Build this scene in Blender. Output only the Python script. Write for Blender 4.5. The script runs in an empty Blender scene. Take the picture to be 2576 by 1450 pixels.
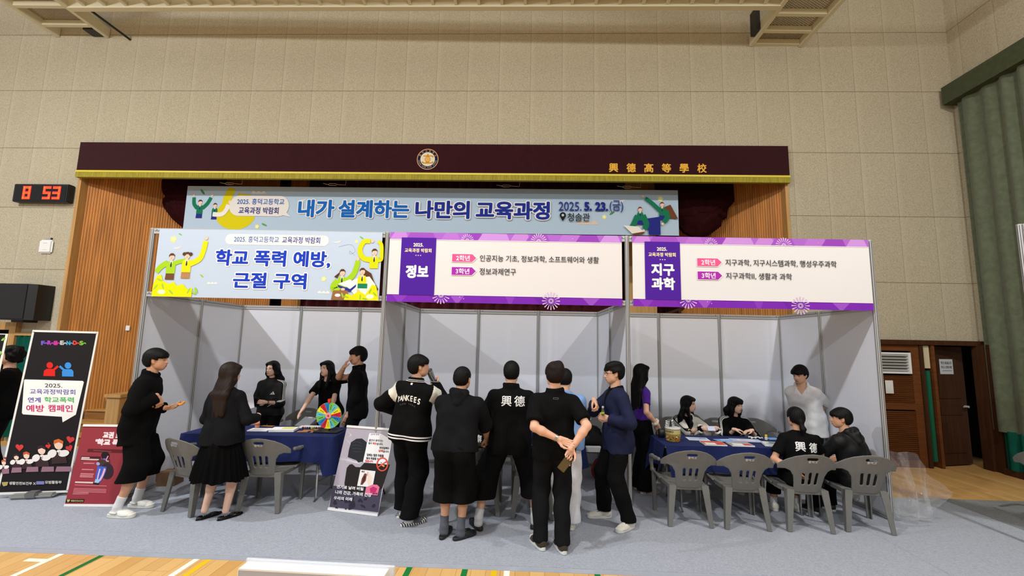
import bpy, bmesh, math, random
import numpy as np
from mathutils import Vector, Matrix

random.seed(7)
RNG = np.random.default_rng(7)
SC = bpy.context.scene
COL = SC.collection

# ------------------------------------------------------------------ camera
CAM_F, CAM_YAW, CAM_PITCH, CAM_ROLL = 1120.78, -0.0162, 0.1239, 0.0206
CAM_POS = Vector((4.6682, -5.4702, 1.939))
_f = Vector((math.sin(CAM_YAW) * math.cos(CAM_PITCH), math.cos(CAM_YAW) * math.cos(CAM_PITCH), math.sin(CAM_PITCH)))
_r = Vector((math.cos(CAM_YAW), -math.sin(CAM_YAW), 0))
_u = _r.cross(_f)
_r2 = _r * math.cos(CAM_ROLL) + _u * math.sin(CAM_ROLL)
_u2 = -_r * math.sin(CAM_ROLL) + _u * math.cos(CAM_ROLL)
cam_data = bpy.data.cameras.new('camera')
cam_data.sensor_width = 36.0
cam_data.lens = CAM_F / 2576 * 36.0
cam_data.clip_start = 0.05
cam_data.clip_end = 200
cam = bpy.data.objects.new('camera', cam_data)
cam.matrix_world = Matrix(((_r2.x, _u2.x, -_f.x, CAM_POS.x), (_r2.y, _u2.y, -_f.y, CAM_POS.y),
                           (_r2.z, _u2.z, -_f.z, CAM_POS.z), (0, 0, 0, 1)))
COL.objects.link(cam)
SC.camera = cam

# ------------------------------------------------------------------ view, world, hall lamps
SC.view_settings.view_transform = 'Standard'
SC.view_settings.look = 'None'
SC.view_settings.gamma = 1.0
SC.view_settings.use_curve_mapping = False
SC.view_settings.exposure = 0.06

world = bpy.data.worlds.new('hall_ambient')
world.use_nodes = True
world.node_tree.nodes['Background'].inputs[0].default_value = (0.92, 0.96, 1.0, 1)
world.node_tree.nodes['Background'].inputs[1].default_value = 0.42
SC.world = world

def hall_lamp(loc, power, color, size=0.3):
    """a high bay lamp: a downward reflector and a little light in every direction"""
    l = bpy.data.lights.new('high_bay_lamp', 'AREA')
    l.shape = 'DISK'; l.size = size; l.energy = power * 0.36; l.color = color
    o = bpy.data.objects.new('high_bay_lamp', l); o.location = loc; COL.objects.link(o)
    l = bpy.data.lights.new('high_bay_glow', 'POINT')
    l.shadow_soft_size = size / 2; l.energy = power * 0.52; l.color = color
    o = bpy.data.objects.new('high_bay_glow', l); o.location = loc; COL.objects.link(o)

COOL, WARM = (0.92, 0.965, 1.0), (1.0, 0.985, 0.955)
hall_lamp((-4.6, -3.6, 7.5), 1060, COOL)
hall_lamp((2.9, -3.6, 7.5), 490, WARM)
hall_lamp((9.9, -3.6, 7.5), 500, WARM)
hall_lamp((-4.6, -10.5, 7.5), 550, COOL)
hall_lamp((2.9, -10.5, 7.5), 550, COOL)
hall_lamp((9.9, -10.5, 7.5), 480, COOL)

# ------------------------------------------------------------------ helpers
HALL_ROT = -0.018                        # the booths stand a degree askew to the hall
HALL = Matrix.Translation((4.5, 2.6, 0)) @ Matrix.Rotation(HALL_ROT, 4, 'Z') @ Matrix.Translation((-4.5, -2.6, 0))

def srgb(r, g, b):
    def f(c):
        c /= 255.0
        return c / 12.92 if c <= 0.04045 else ((c + 0.055) / 1.055) ** 2.4
    return (f(r), f(g), f(b), 1.0)

_mats = {}
def mat(name, rgb, rough=0.6, metal=0.0, spec=0.5, noise=0.0, nscale=30.0, bump=0.0, bscale=60.0, sheen=0.0, emit=0.0, stretch=None):
    """principled material, optionally with a little procedural tone and bump"""
    if name in _mats:
        return _mats[name]
    m = bpy.data.materials.new(name)
    m.use_nodes = True
    nt = m.node_tree
    b = nt.nodes['Principled BSDF']
    c = srgb(*rgb)
    b.inputs['Base Color'].default_value = c
    b.inputs['Roughness'].default_value = rough
    b.inputs['Metallic'].default_value = metal
    b.inputs['Specular IOR Level'].default_value = spec
    if sheen:
        b.inputs['Sheen Weight'].default_value = sheen
    if emit:
        b.inputs['Emission Color'].default_value = c
        b.inputs['Emission Strength'].default_value = emit
    if noise or bump:
        tc = nt.nodes.new('ShaderNodeTexCoord')
        src = tc.outputs['Object']
        if stretch:
            mp = nt.nodes.new('ShaderNodeMapping')
            mp.inputs['Scale'].default_value = stretch
            nt.links.new(src, mp.inputs['Vector'])
            src = mp.outputs['Vector']
    if noise:
        n = nt.nodes.new('ShaderNodeTexNoise')
        n.inputs['Scale'].default_value = nscale
        n.inputs['Detail'].default_value = 4
        nt.links.new(src, n.inputs['Vector'])
        r = nt.nodes.new('ShaderNodeValToRGB')
        r.color_ramp.elements[0].position = 0.3
        r.color_ramp.elements[1].position = 0.7
        r.color_ramp.elements[0].color = tuple(max(0, v * (1 - noise)) for v in c[:3]) + (1,)
        r.color_ramp.elements[1].color = tuple(min(1, v * (1 + noise)) for v in c[:3]) + (1,)
        nt.links.new(n.outputs['Fac'], r.inputs['Fac'])
        nt.links.new(r.outputs['Color'], b.inputs['Base Color'])
    if bump:
        n2 = nt.nodes.new('ShaderNodeTexNoise')
        n2.inputs['Scale'].default_value = bscale
        n2.inputs['Detail'].default_value = 3
        nt.links.new(src, n2.inputs['Vector'])
        bp = nt.nodes.new('ShaderNodeBump')
        bp.inputs['Strength'].default_value = bump
        bp.inputs['Distance'].default_value = 0.01
        nt.links.new(n2.outputs['Fac'], bp.inputs['Height'])
        nt.links.new(bp.outputs['Normal'], b.inputs['Normal'])
    _mats[name] = m
    return m

def P(rgb):
    """flat printed ink of one colour"""
    return mat('print_%02x%02x%02x' % rgb, rgb, rough=0.75, spec=0.12)

class MB:
    """collects shapes, then links them as ONE mesh object"""
    def __init__(self):
        self.v = []; self.f = []; self.mi = []; self.mats = []; self.smooth = []
    def m(self, material):
        if material not in self.mats:
            self.mats.append(material)
        return self.mats.index(material)
    def add(self, verts, faces, material, smooth=False):
        o = len(self.v)
        self.v.extend([tuple(p) for p in verts])
        i = self.m(material)
        for f in faces:
            self.f.append(tuple(k + o for k in f)); self.mi.append(i); self.smooth.append(smooth)
        return self
    def box(self, x0, x1, y0, y1, z0, z1, material, M=None, bevel=0.0):
        if bevel:
            bm = bmesh.new()
            bmesh.ops.create_cube(bm, size=1)
            for v in bm.verts:
                v.co = Vector((x0 + (v.co.x + .5) * (x1 - x0), y0 + (v.co.y + .5) * (y1 - y0), z0 + (v.co.z + .5) * (z1 - z0)))
            bmesh.ops.bevel(bm, geom=bm.edges[:], offset=bevel, segments=2, affect='EDGES')
            bm.verts.index_update()
            vs = [v.co.copy() for v in bm.verts]; fs = [[v.index for v in f.verts] for f in bm.faces]
            bm.free()
        else:
            vs = [Vector(p) for p in ((x0, y0, z0), (x1, y0, z0), (x1, y1, z0), (x0, y1, z0), (x0, y0, z1), (x1, y0, z1), (x1, y1, z1), (x0, y1, z1))]
            fs = [(0, 3, 2, 1), (4, 5, 6, 7), (0, 1, 5, 4), (1, 2, 6, 5), (2, 3, 7, 6), (3, 0, 4, 7)]
        if M is not None:
            vs = [M @ Vector(p) for p in vs]
        return self.add(vs, fs, material)
    def bar(self, a, b, w, t, material, up=(0, 0, 1)):
        """box-section bar from a to b, w wide, t thick along up"""
        a, b = Vector(a), Vector(b)
        d = (b - a); L = d.length; d.normalize()
        u = Vector(up); s = d.cross(u)
        if s.length < 1e-4:
            s = d.cross(Vector((0, 1, 0)))
        s.normalize(); u = s.cross(d)
        M = Matrix((( s.x, d.x, u.x, a.x), (s.y, d.y, u.y, a.y), (s.z, d.z, u.z, a.z), (0, 0, 0, 1)))
        return self.box(-w / 2, w / 2, 0, L, -t / 2, t / 2, material, M)
    def cyl(self, a, b, r0, r1, material, n=16, smooth=True):
        a, b = Vector(a), Vector(b)
        d = (b - a).normalized()
        s = d.orthogonal().normalized(); t = d.cross(s)
        vs = []
        for k in range(n):
            c = s * math.cos(2 * math.pi * k / n) + t * math.sin(2 * math.pi * k / n)
            vs += [a + c * r0, b + c * r1]
        fs = [(2 * k, 2 * ((k + 1) % n), 2 * ((k + 1) % n) + 1, 2 * k + 1) for k in range(n)]
        self.add(vs, fs, material, smooth)
        o = [tuple(2 * k for k in range(n))[::-1], tuple(2 * k + 1 for k in range(n))]
        return self.add(vs, o, material)
    def tube(self, pts, r, material, n=8):
        pts = [Vector(p) for p in pts]
        vs = []; fs = []
        for i, p in enumerate(pts):
            d = (pts[min(i + 1, len(pts) - 1)] - pts[max(i - 1, 0)]).normalized()
            s = d.cross(Vector((0.13, 0.21, 0.97)))
            s = s.normalized() if s.length > 1e-3 else Vector((1, 0, 0))
            t = d.cross(s)
            for k in range(n):
                vs.append(p + (s * math.cos(2 * math.pi * k / n) + t * math.sin(2 * math.pi * k / n)) * r)
        for i in range(len(pts) - 1):
            for k in range(n):
                fs.append((i * n + k, i * n + (k + 1) % n, (i + 1) * n + (k + 1) % n, (i + 1) * n + k))
        fs += [tuple(range(n))[::-1], tuple((len(pts) - 1) * n + k for k in range(n))]
        return self.add(vs, fs, material, True)
    def lathe(self, prof, material, n=24, c=(0, 0, 0)):
        vs = []; fs = []
        for r, z in prof:
            for k in range(n):
                vs.append((c[0] + r * math.cos(2 * math.pi * k / n), c[1] + r * math.sin(2 * math.pi * k / n), c[2] + z))
        for i in range(len(prof) - 1):
            for k in range(n):
                fs.append((i * n + k, i * n + (k + 1) % n, (i + 1) * n + (k + 1) % n, (i + 1) * n + k))
        self.add(vs, fs, material, True)
        return self.add(vs, [tuple(range(n))[::-1], tuple((len(prof) - 1) * n + k for k in range(n))], material)
    def prism(self, poly, t0, t1, material, axis='z', M=None):
        """extruded polygon; axis z: (x,y); axis y: (x,z); axis x: (y,z)"""
        n = len(poly)
        def p3(p, t):
            return Vector((p[0], p[1], t)) if axis == 'z' else Vector((p[0], t, p[1])) if axis == 'y' else Vector((t, p[0], p[1]))
        vs = [p3(p, t0) for p in poly] + [p3(p, t1) for p in poly]
        if M is not None:
            vs = [M @ v for v in vs]
        fs = [tuple(range(n))[::-1], tuple(n + k for k in range(n))] + [(k, (k + 1) % n, n + (k + 1) % n, n + k) for k in range(n)]
        return self.add(vs, fs, material)
    def grid(self, fn, nu, nv, material, smooth=True, mfn=None):
        vs = [fn(i / nu, j / nv) for j in range(nv + 1) for i in range(nu + 1)]
        fs = [(j * (nu + 1) + i, j * (nu + 1) + i + 1, (j + 1) * (nu + 1) + i + 1, (j + 1) * (nu + 1) + i) for j in range(nv) for i in range(nu)]
        return self.add(vs, fs, material, smooth)
    def mesh(self, me, M, material, smooth=False):
        vs = [M @ v.co for v in me.vertices]
        return self.add(vs, [tuple(p.vertices) for p in me.polygons], material, smooth)
    def build(self, name, parent=None, hall=False, fix=True):
        me = bpy.data.meshes.new(name)
        me.from_pydata(self.v, [], self.f)
        for m in self.mats:
            me.materials.append(m)
        me.polygons.foreach_set('material_index', self.mi)
        me.polygons.foreach_set('use_smooth', self.smooth)
        me.update()
        if fix:
            bm = bmesh.new(); bm.from_mesh(me)
            bmesh.ops.recalc_face_normals(bm, faces=bm.faces)
            bm.to_mesh(me); bm.free()
        o = bpy.data.objects.new(name, me)
        COL.objects.link(o)
        if parent is not None:
            o.parent = parent
        elif hall:
            o.matrix_world = HALL
        return o

def tag(o, label, cat, group=None, kind=None):
    o['label'] = label; o['category'] = cat
    if group: o['group'] = group
    if kind: o['kind'] = kind
    return o

def struct(o):
    o['kind'] = 'structure'
    return o

def thing(name, label, cat, loc=(0, 0, 0), rz=0.0, group=None, hall=False):
    o = bpy.data.objects.new(name, None)
    o.empty_display_size = 0.1
    M = Matrix.Translation(loc) @ Matrix.Rotation(rz, 4, 'Z')
    o.matrix_world = HALL @ M if hall else M
    COL.objects.link(o)
    return tag(o, label, cat, group)

def dup(root, M, label, group=None):
    """copy of a thing with its parts and sub-parts"""
    r = root.copy(); COL.objects.link(r); r.matrix_world = M
    r['label'] = label
    if group: r['group'] = group
    for ch in list(root.children):
        c = ch.copy(); COL.objects.link(c); c.parent = r
        for g in list(ch.children):
            d = g.copy(); COL.objects.link(d); d.parent = c
    return r

def at(x, y, z=0.0, rz=0.0):
    return Matrix.Translation((x, y, z)) @ Matrix.Rotation(rz, 4, 'Z')

# ---- lettering and flat artwork -------------------------------------------------
ZC = 0.00003
_tcache = {}
def text_mesh(s, bold=0.0, align='LEFT', spacing=1.0):
    key = (s, bold, align, spacing)
    if key in _tcache:
        return _tcache[key]
    c = bpy.data.curves.new('lettering', 'FONT')
    c.body = s; c.size = 1.0; c.align_x = align; c.space_character = spacing
    c.resolution_u = 3
    o = bpy.data.objects.new('lettering', c)
    COL.objects.link(o)
    bpy.context.view_layer.update()
    me = bpy.data.meshes.new_from_object(o.evaluated_get(bpy.context.evaluated_depsgraph_get()))
    bpy.data.objects.remove(o)
    bpy.data.curves.remove(c)
    if bold:                                   # fatter strokes: shifted copies, each one a hair above the last (z counts the copies)
        src = np.array([v.co[:] for v in me.vertices]); fc = [tuple(p.vertices) for p in me.polygons]; n = len(src)
        ring = [(0, 0)] + [(bold * math.cos(2 * math.pi * k / 10), bold * math.sin(2 * math.pi * k / 10)) for k in range(10)]
        if bold > 0.07: ring = [(bold * math.cos(2 * math.pi * k / 20), bold * math.sin(2 * math.pi * k / 20)) for k in range(20)] + [(bold / 2 * math.cos(2 * math.pi * k / 10), bold / 2 * math.sin(2 * math.pi * k / 10)) for k in range(10)] + [(0, 0)]
        vs = np.concatenate([src + np.array([dx, dy, k]) for k, (dx, dy) in enumerate(ring)])
        me = bpy.data.meshes.new('lettering')
        me.from_pydata([tuple(v) for v in vs], [], [tuple(q + n * k for q in f) for k in range(len(ring)) for f in fc])
    xs = [v.co.x for v in me.vertices]; ys = [v.co.y for v in me.vertices]
    _tcache[key] = (me, min(xs), max(xs), min(ys), max(ys))
    return _tcache[key]

class Art:
    """flat print on a sheet: design coordinates (u to the right, v DOWN, any unit) are mapped on the sheet by fn(u, v, lift)"""
    def __init__(self, fn):
        self.fn = fn; self.mb = MB(); self.k = 0
    def lift(self, n=1):
        self.k += n
        return 0.0008 + 0.00004 * (self.k - n + 1)
    def poly(self, pts, rgb):
        z = self.lift()
        vs = [self.fn(u, v, z) for u, v in pts]
        if len(pts) > 4:
            from mathutils.geometry import tessellate_polygon
            tri = tessellate_polygon([[Vector((u, v, 0)) for u, v in pts]])
            self.mb.add(vs, [tuple(t) for t in tri], P(rgb))
        else:
            self.mb.add(vs, [tuple(range(len(vs)))], P(rgb))
        return self
    def rect(self, u0, v0, u1, v1, rgb, n=1):
        z = self.lift()
        for i in range(n):
            a = u0 + (u1 - u0) * i / n; b = u0 + (u1 - u0) * (i + 1) / n
            self.mb.add([self.fn(a, v0, z), self.fn(b, v0, z), self.fn(b, v1, z), self.fn(a, v1, z)], [(0, 1, 2, 3)], P(rgb))
        return self
    def ell(self, u, v, ru, rv, rgb, n=20, rot=0.0):
        c, s = math.cos(rot), math.sin(rot)
        return self.poly([(u + ru * math.cos(t) * c - rv * math.sin(t) * s, v + ru * math.cos(t) * s + rv * math.sin(t) * c)
                          for t in (2 * math.pi * k / n for k in range(n))], rgb)
    def rrect(self, u0, v0, u1, v1, r, rgb):
        pts = []
        for cu, cv, a in ((u1 - r, v1 - r, 0), (u0 + r, v1 - r, 90), (u0 + r, v0 + r, 180), (u1 - r, v0 + r, 270)):
            for k in range(6):
                t = math.radians(a + 18 * k)
                pts.append((cu + r * math.cos(t), cv + r * math.sin(t)))
        return self.poly(pts, rgb)
    def stroke(self, pts, w, rgb, w2=None):
        """ribbon of width w (to w2) with round ends"""
        if len(pts) > 2:                       # rounded course through the points
            q = [pts[0]] + list(pts) + [pts[-1]]; out = []
            for i in range(len(q) - 3):
                for k in range(5):
                    t = k / 5
                    out.append(tuple(0.5 * (2 * b + (c - a) * t + (2 * a - 5 * b + 4 * c - d) * t * t + (3 * b - a - 3 * c + d) * t ** 3) for a, b, c, d in zip(*q[i:i + 4])))
            pts = out + [pts[-1]]
        z = self.lift(); n = len(pts); w2 = w if w2 is None else w2
        L = []; R = []
        for i, (u, v) in enumerate(pts):
            a = pts[max(i - 1, 0)]; b = pts[min(i + 1, n - 1)]
            d = math.hypot(b[0] - a[0], b[1] - a[1]) or 1
            h = (w + (w2 - w) * i / max(n - 1, 1)) / 2
            nu, nv = -(b[1] - a[1]) / d * h, (b[0] - a[0]) / d * h
            L.append(self.fn(u + nu, v + nv, z)); R.append(self.fn(u - nu, v - nv, z))
        self.mb.add(L + R, [(i, i + 1, n + i + 1, n + i) for i in range(n - 1)], P(rgb))
        return self
    def text(self, s, u, v, w, h, rgb, bold=0.0, italic=0.0, slope=0.0):
        """lettering fitted in the box with left u, baseline v, width w, cap height h (design units)"""
        me, x0, x1, y0, y1 = text_mesh(s, bold)
        z = self.lift(26 if bold > .07 else 10 if bold else 1)
        sx = w / (x1 - x0); sy = h / (y1 - y0)
        vs = []
        for p in me.vertices:
            dx = (p.co.x - x0) * sx; dy = (p.co.y - y0) * sy
            vs.append(self.fn(u + dx + italic * dy, v - dy + slope * dx, z + p.co.z * ZC))
        self.mb.add(vs, [tuple(q.vertices) for q in me.polygons], P(rgb))
        return self
    def build(self, name, parent):
        return self.mb.build(name, parent, fix=False)
# ================================================================== THE HALL
def nodes_of(name):
    m = bpy.data.materials.new(name); m.use_nodes = True
    nt = m.node_tree
    return m, nt, nt.nodes['Principled BSDF']

def math_node(nt, op, a, b=None, c=None):
    n = nt.nodes.new('ShaderNodeMath'); n.operation = op
    for i, v in enumerate((a, b, c)):
        if v is None: continue
        if isinstance(v, (int, float)): n.inputs[i].default_value = v
        else: nt.links.new(v, n.inputs[i])
    return n.outputs[0]

def mix_col(nt, fac, a, b, mode='MIX'):
    n = nt.nodes.new('ShaderNodeMix'); n.data_type = 'RGBA'; n.blend_type = mode
    for sock, v in ((n.inputs['Factor'], fac), (n.inputs['A'], a), (n.inputs['B'], b)):
        if isinstance(v, (int, float)): sock.default_value = v
        elif isinstance(v, tuple): sock.default_value = v
        else: nt.links.new(v, sock)
    return n.outputs['Result']

def panel_wall_mat(name, axis):
    """speckled acoustic board in 0.61 x 1.21 m panels with thin joints"""
    m, nt, b = nodes_of(name)
    tc = nt.nodes.new('ShaderNodeTexCoord')
    sp = nt.nodes.new('ShaderNodeSeparateXYZ'); nt.links.new(tc.outputs['Object'], sp.inputs[0])
    u = math_node(nt, 'DIVIDE', math_node(nt, 'ADD', sp.outputs['X' if axis == 'x' else 'Y'], 2.52 + 0.611 * 40), 0.611)
    w = math_node(nt, 'DIVIDE', math_node(nt, 'SUBTRACT', sp.outputs['Z'], 3.155 - 1.2075 * 4), 1.2075)
    fu = math_node(nt, 'FRACT', u); fw = math_node(nt, 'FRACT', w)
    du = math_node(nt, 'MULTIPLY', math_node(nt, 'MINIMUM', fu, math_node(nt, 'SUBTRACT', 1.0, fu)), 0.611)
    dw = math_node(nt, 'MULTIPLY', math_node(nt, 'MINIMUM', fw, math_node(nt, 'SUBTRACT', 1.0, fw)), 1.2075)
    joint = math_node(nt, 'MAXIMUM', math_node(nt, 'MULTIPLY', math_node(nt, 'LESS_THAN', du, 0.0032), 0.6), math_node(nt, 'LESS_THAN', dw, 0.0042))
    cmb = nt.nodes.new('ShaderNodeCombineXYZ')
    nt.links.new(math_node(nt, 'FLOOR', u), cmb.inputs[0]); nt.links.new(math_node(nt, 'FLOOR', w), cmb.inputs[1])
    wn = nt.nodes.new('ShaderNodeTexWhiteNoise'); wn.noise_dimensions = '2D'; nt.links.new(cmb.outputs[0], wn.inputs[0])
    n1 = nt.nodes.new('ShaderNodeTexNoise'); n1.inputs['Scale'].default_value = 48; n1.inputs['Detail'].default_value = 6; n1.inputs['Roughness'].default_value = 0.82
    nt.links.new(tc.outputs['Object'], n1.inputs['Vector'])
    r1 = nt.nodes.new('ShaderNodeValToRGB')
    r1.color_ramp.elements[0].position = 0.30; r1.color_ramp.elements[1].position = 0.66
    r1.color_ramp.elements[0].color = srgb(150, 140, 117); r1.color_ramp.elements[1].color = srgb(203, 194, 171)
    nt.links.new(n1.outputs['Fac'], r1.inputs['Fac'])
    n2 = nt.nodes.new('ShaderNodeTexNoise'); n2.inputs['Scale'].default_value = 1.3; n2.inputs['Detail'].default_value = 5
    nt.links.new(tc.outputs['Object'], n2.inputs['Vector'])
    tone = math_node(nt, 'ADD', math_node(nt, 'MULTIPLY', wn.outputs['Value'], 0.07), math_node(nt, 'MULTIPLY', n2.outputs['Fac'], 0.16))
    c1 = mix_col(nt, tone, r1.outputs['Color'], srgb(150, 138, 112))
    streak = math_node(nt, 'MULTIPLY', math_node(nt, 'MAXIMUM', math_node(nt, 'SUBTRACT', 1.0, math_node(nt, 'DIVIDE', fu, 0.16)), 0.0), 0.4)
    c1 = mix_col(nt, streak, c1, srgb(196, 187, 165))
    c2 = mix_col(nt, math_node(nt, 'MULTIPLY', joint, 0.9), c1, srgb(96, 84, 62))
    nt.links.new(c2, b.inputs['Base Color'])
    b.inputs['Roughness'].default_value = 0.95; b.inputs['Specular IOR Level'].default_value = 0.1
    bp = nt.nodes.new('ShaderNodeBump'); bp.inputs['Strength'].default_value = 0.5; bp.inputs['Distance'].default_value = 0.004
    nt.links.new(math_node(nt, 'SUBTRACT', n1.outputs['Fac'], joint), bp.inputs['Height'])
    nt.links.new(bp.outputs['Normal'], b.inputs['Normal'])
    return m

def plank_mat(name, c0, c1, pw, pl, rough, along='y', gap=(0.004, 0.5)):
    m, nt, b = nodes_of(name)
    tc = nt.nodes.new('ShaderNodeTexCoord')
    sp = nt.nodes.new('ShaderNodeSeparateXYZ'); nt.links.new(tc.outputs['Object'], sp.inputs[0])
    A, B = ('X', 'Y') if along == 'y' else ('Y', 'X')
    u = math_node(nt, 'DIVIDE', math_node(nt, 'ADD', sp.outputs[A], 40.0), pw)
    row = math_node(nt, 'FLOOR', u)
    wr = nt.nodes.new('ShaderNodeTexWhiteNoise'); wr.noise_dimensions = '1D'; nt.links.new(row, wr.inputs['W'])
    v = math_node(nt, 'ADD', math_node(nt, 'DIVIDE', math_node(nt, 'ADD', sp.outputs[B], 40.0), pl), wr.outputs['Value'])
    cmb = nt.nodes.new('ShaderNodeCombineXYZ'); nt.links.new(row, cmb.inputs[0]); nt.links.new(math_node(nt, 'FLOOR', v), cmb.inputs[1])
    wn = nt.nodes.new('ShaderNodeTexWhiteNoise'); wn.noise_dimensions = '2D'; nt.links.new(cmb.outputs[0], wn.inputs[0])
    fu = math_node(nt, 'FRACT', u); fv = math_node(nt, 'FRACT', v)
    ju = math_node(nt, 'LESS_THAN', math_node(nt, 'MINIMUM', fu, math_node(nt, 'SUBTRACT', 1.0, fu)), gap[0] / pw / 2)
    jv = math_node(nt, 'LESS_THAN', math_node(nt, 'MINIMUM', fv, math_node(nt, 'SUBTRACT', 1.0, fv)), gap[0] / pl / 2)
    mp = nt.nodes.new('ShaderNodeMapping'); mp.inputs['Scale'].default_value = (26, 1.4, 1) if along == 'y' else (1.4, 26, 1)
    nt.links.new(tc.outputs['Object'], mp.inputs['Vector'])
    n = nt.nodes.new('ShaderNodeTexNoise'); n.inputs['Scale'].default_value = 1.6; n.inputs['Detail'].default_value = 6
    nt.links.new(mp.outputs['Vector'], n.inputs['Vector'])
    fac = math_node(nt, 'ADD', math_node(nt, 'MULTIPLY', wn.outputs['Value'], 0.65), math_node(nt, 'MULTIPLY', n.outputs['Fac'], 0.45))
    c = mix_col(nt, fac, srgb(*c0), srgb(*c1))
    c = mix_col(nt, math_node(nt, 'MULTIPLY', math_node(nt, 'MAXIMUM', ju, jv), gap[1]), c, srgb(70, 46, 24))
    nt.links.new(c, b.inputs['Base Color'])
    b.inputs['Roughness'].default_value = rough
    return m

M_WALL_X = panel_wall_mat('acoustic_board_front', 'x')
M_WALL_Y = panel_wall_mat('acoustic_board_side', 'y')
M_FLOOR = plank_mat('gym_floor_wood', (232, 190, 124), (206, 156, 92), 0.125, 1.15, 0.3)
M_SLAT = mat('stage_slat_wood', (180, 118, 54), rough=0.5, noise=0.24, nscale=1.0, stretch=(14, 14, 1.1), spec=0.35)
M_SLATF = mat('stage_flat_wood', (196, 150, 84), rough=0.5, noise=0.2, nscale=1.0, stretch=(30, 30, 1.2))
M_TRIMW = mat('trim_wood', (186, 142, 84), rough=0.5, noise=0.15, nscale=1.0, stretch=(30, 30, 1.5))
M_SKIRT = mat('stage_skirting_wood', (128, 92, 52), rough=0.5, noise=0.15, nscale=6)
M_STEP = mat('stair_wood', (186, 138, 70), rough=0.4, noise=0.16, nscale=1.0, stretch=(3, 30, 30))
M_STEPD = mat('stair_riser_wood', (140, 94, 42), rough=0.45, noise=0.18, nscale=1.0, stretch=(3, 30, 30))
M_DARKW = mat('door_brown_wood', (66, 39, 21), spec=0.15, rough=0.75, noise=0.22, nscale=1.0, stretch=(26, 26, 1.5))
M_LOUVW = mat('louvre_brown_wood', (104, 60, 28), spec=0.2, rough=0.65, noise=0.2, nscale=1.0, stretch=(3, 3, 30))
M_VELVET = mat('maroon_velvet', (46, 7, 14), rough=0.9, sheen=0.25, noise=0.12, nscale=8, spec=0.1)
M_MAROON = mat('maroon_curtain', (74, 18, 24), rough=0.9, sheen=0.2, noise=0.15, nscale=6, spec=0.1)
M_SWAG = mat('dark_maroon_cloth', (44, 14, 16), rough=0.95, noise=0.2, nscale=9, spec=0.05, bump=0.4, bscale=14)
M_GOLD = mat('gold_trim', (214, 196, 52), rough=0.5)
M_FRINGE = mat('gold_fringe', (150, 138, 34), rough=0.8, noise=0.35, nscale=1.0, stretch=(120, 120, 6))
M_CREAM = mat('cream_painted_steel', (214, 208, 180), rough=0.55)
M_DARKMETAL = mat('dark_metal', (30, 30, 32), rough=0.5)
M_WHITEPL = mat('white_plastic', (232, 232, 230), rough=0.4)
M_BLACKPL = mat('black_plastic', (18, 18, 19), rough=0.45)
M_ALU = mat('anodised_aluminium', (188, 189, 190), rough=0.38, metal=0.35)
M_GROOVE = mat('aluminium_groove', (92, 93, 96), rough=0.5, metal=0.3)
M_PANEL = mat('booth_panel_laminate', (219, 222, 232), rough=0.55, spec=0.3)
M_CARPET = mat('grey_needle_felt', (166, 171, 183), rough=1.0, spec=0.05, noise=0.13, nscale=60, bump=0.5, bscale=240)
M_CARPET2 = mat('grey_needle_felt_darker', (136, 139, 142), rough=1.0, spec=0.05, noise=0.16, nscale=60, bump=0.5, bscale=240)  # same felt in a darker grey, for the far right length
M_TAPE = mat('clear_tape_on_carpet', (168, 174, 186), rough=0.12, spec=0.6, bump=0.25, bscale=18)
M_OLIVE = mat('olive_curtain', (94, 101, 82), rough=0.95, sheen=0.2, noise=0.14, nscale=12, spec=0.05)
M_TEAL = mat('teal_curtain', (12, 80, 66), rough=0.9, noise=0.15, nscale=10, spec=0.1)
M_GREENPAINT = mat('green_post_pad', (16, 96, 68), rough=0.5)
M_TRACKG = mat('olive_pelmet_cloth', (72, 78, 58), rough=0.9, noise=0.12, nscale=12, spec=0.05)
M_VOID = mat('dark_recess', (24, 20, 17), rough=0.9)  # near-black colour stands in for shade inside the stage, doorways and grilles

# floor and court lines
m = MB(); m.box(-14, 17, -22, 9, -0.2, 0, M_FLOOR)
floor = struct(m.build('floor', hall=True))
for x, y0, y1, w, c in ((0.72, -12, -1.0, 0.05, (236, 232, 214)), (1.09, -12, -1.0, 0.045, (38, 108, 52)), (1.95, -12, -1.0, 0.05, (236, 236, 226)),
                        (2.06, -12, -1.0, 0.05, (226, 186, 30)), (3.84, -12, -1.0, 0.05, (28, 120, 56)), (4.32, -12, -1.0, 0.05, (28, 120, 56)),
                        (4.57, -12, -1.0, 0.05, (226, 186, 30)), (4.68, -12, -1.0, 0.05, (238, 238, 230)), (5.45, -12, -1.0, 0.05, (28, 120, 56))):
    m = MB(); m.box(x - w / 2, x + w / 2, y0, y1, 0.0002, 0.0012, P(c)); m.build('line_marking', floor)
m = MB(); m.box(0.53, 0.695, -1.52, -1.47, 0.0002, 0.0012, P((236, 232, 214))); m.build('line_marking', floor)

# felt carpet in rolls
def carpet(x0, x1, y0, y1, material, label, h=0.006):
    m = MB(); m.box(x0, x1, y0, y1, 0.0004, h, material)
    return tag(m.build('carpet', hall=True), label, 'carpet', 'grey felt carpet lengths on the gym floor')
c0 = carpet(-13, 8.55, -1.30, 2.2, M_CARPET, 'wide light grey felt carpet under the booths and the people')
carpet(8.553, 9.03, 0.932, 2.2, M_CARPET, 'short piece of grey carpet filling the back corner of the right booth')
m = MB(); m.box(-13, 8.55, -1.375, -1.30, 0.0004, 0.003, M_TAPE)
m.build('tape_edge', c0)
carpet(8.553, 10.337, -1.38, 0.93, M_CARPET, 'light grey carpet length beside the right end of the booths')
carpet(10.34, 12.66, -1.4, 0.93, M_CARPET2, 'darker grey carpet length in front of the far right door', 0.008)

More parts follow.
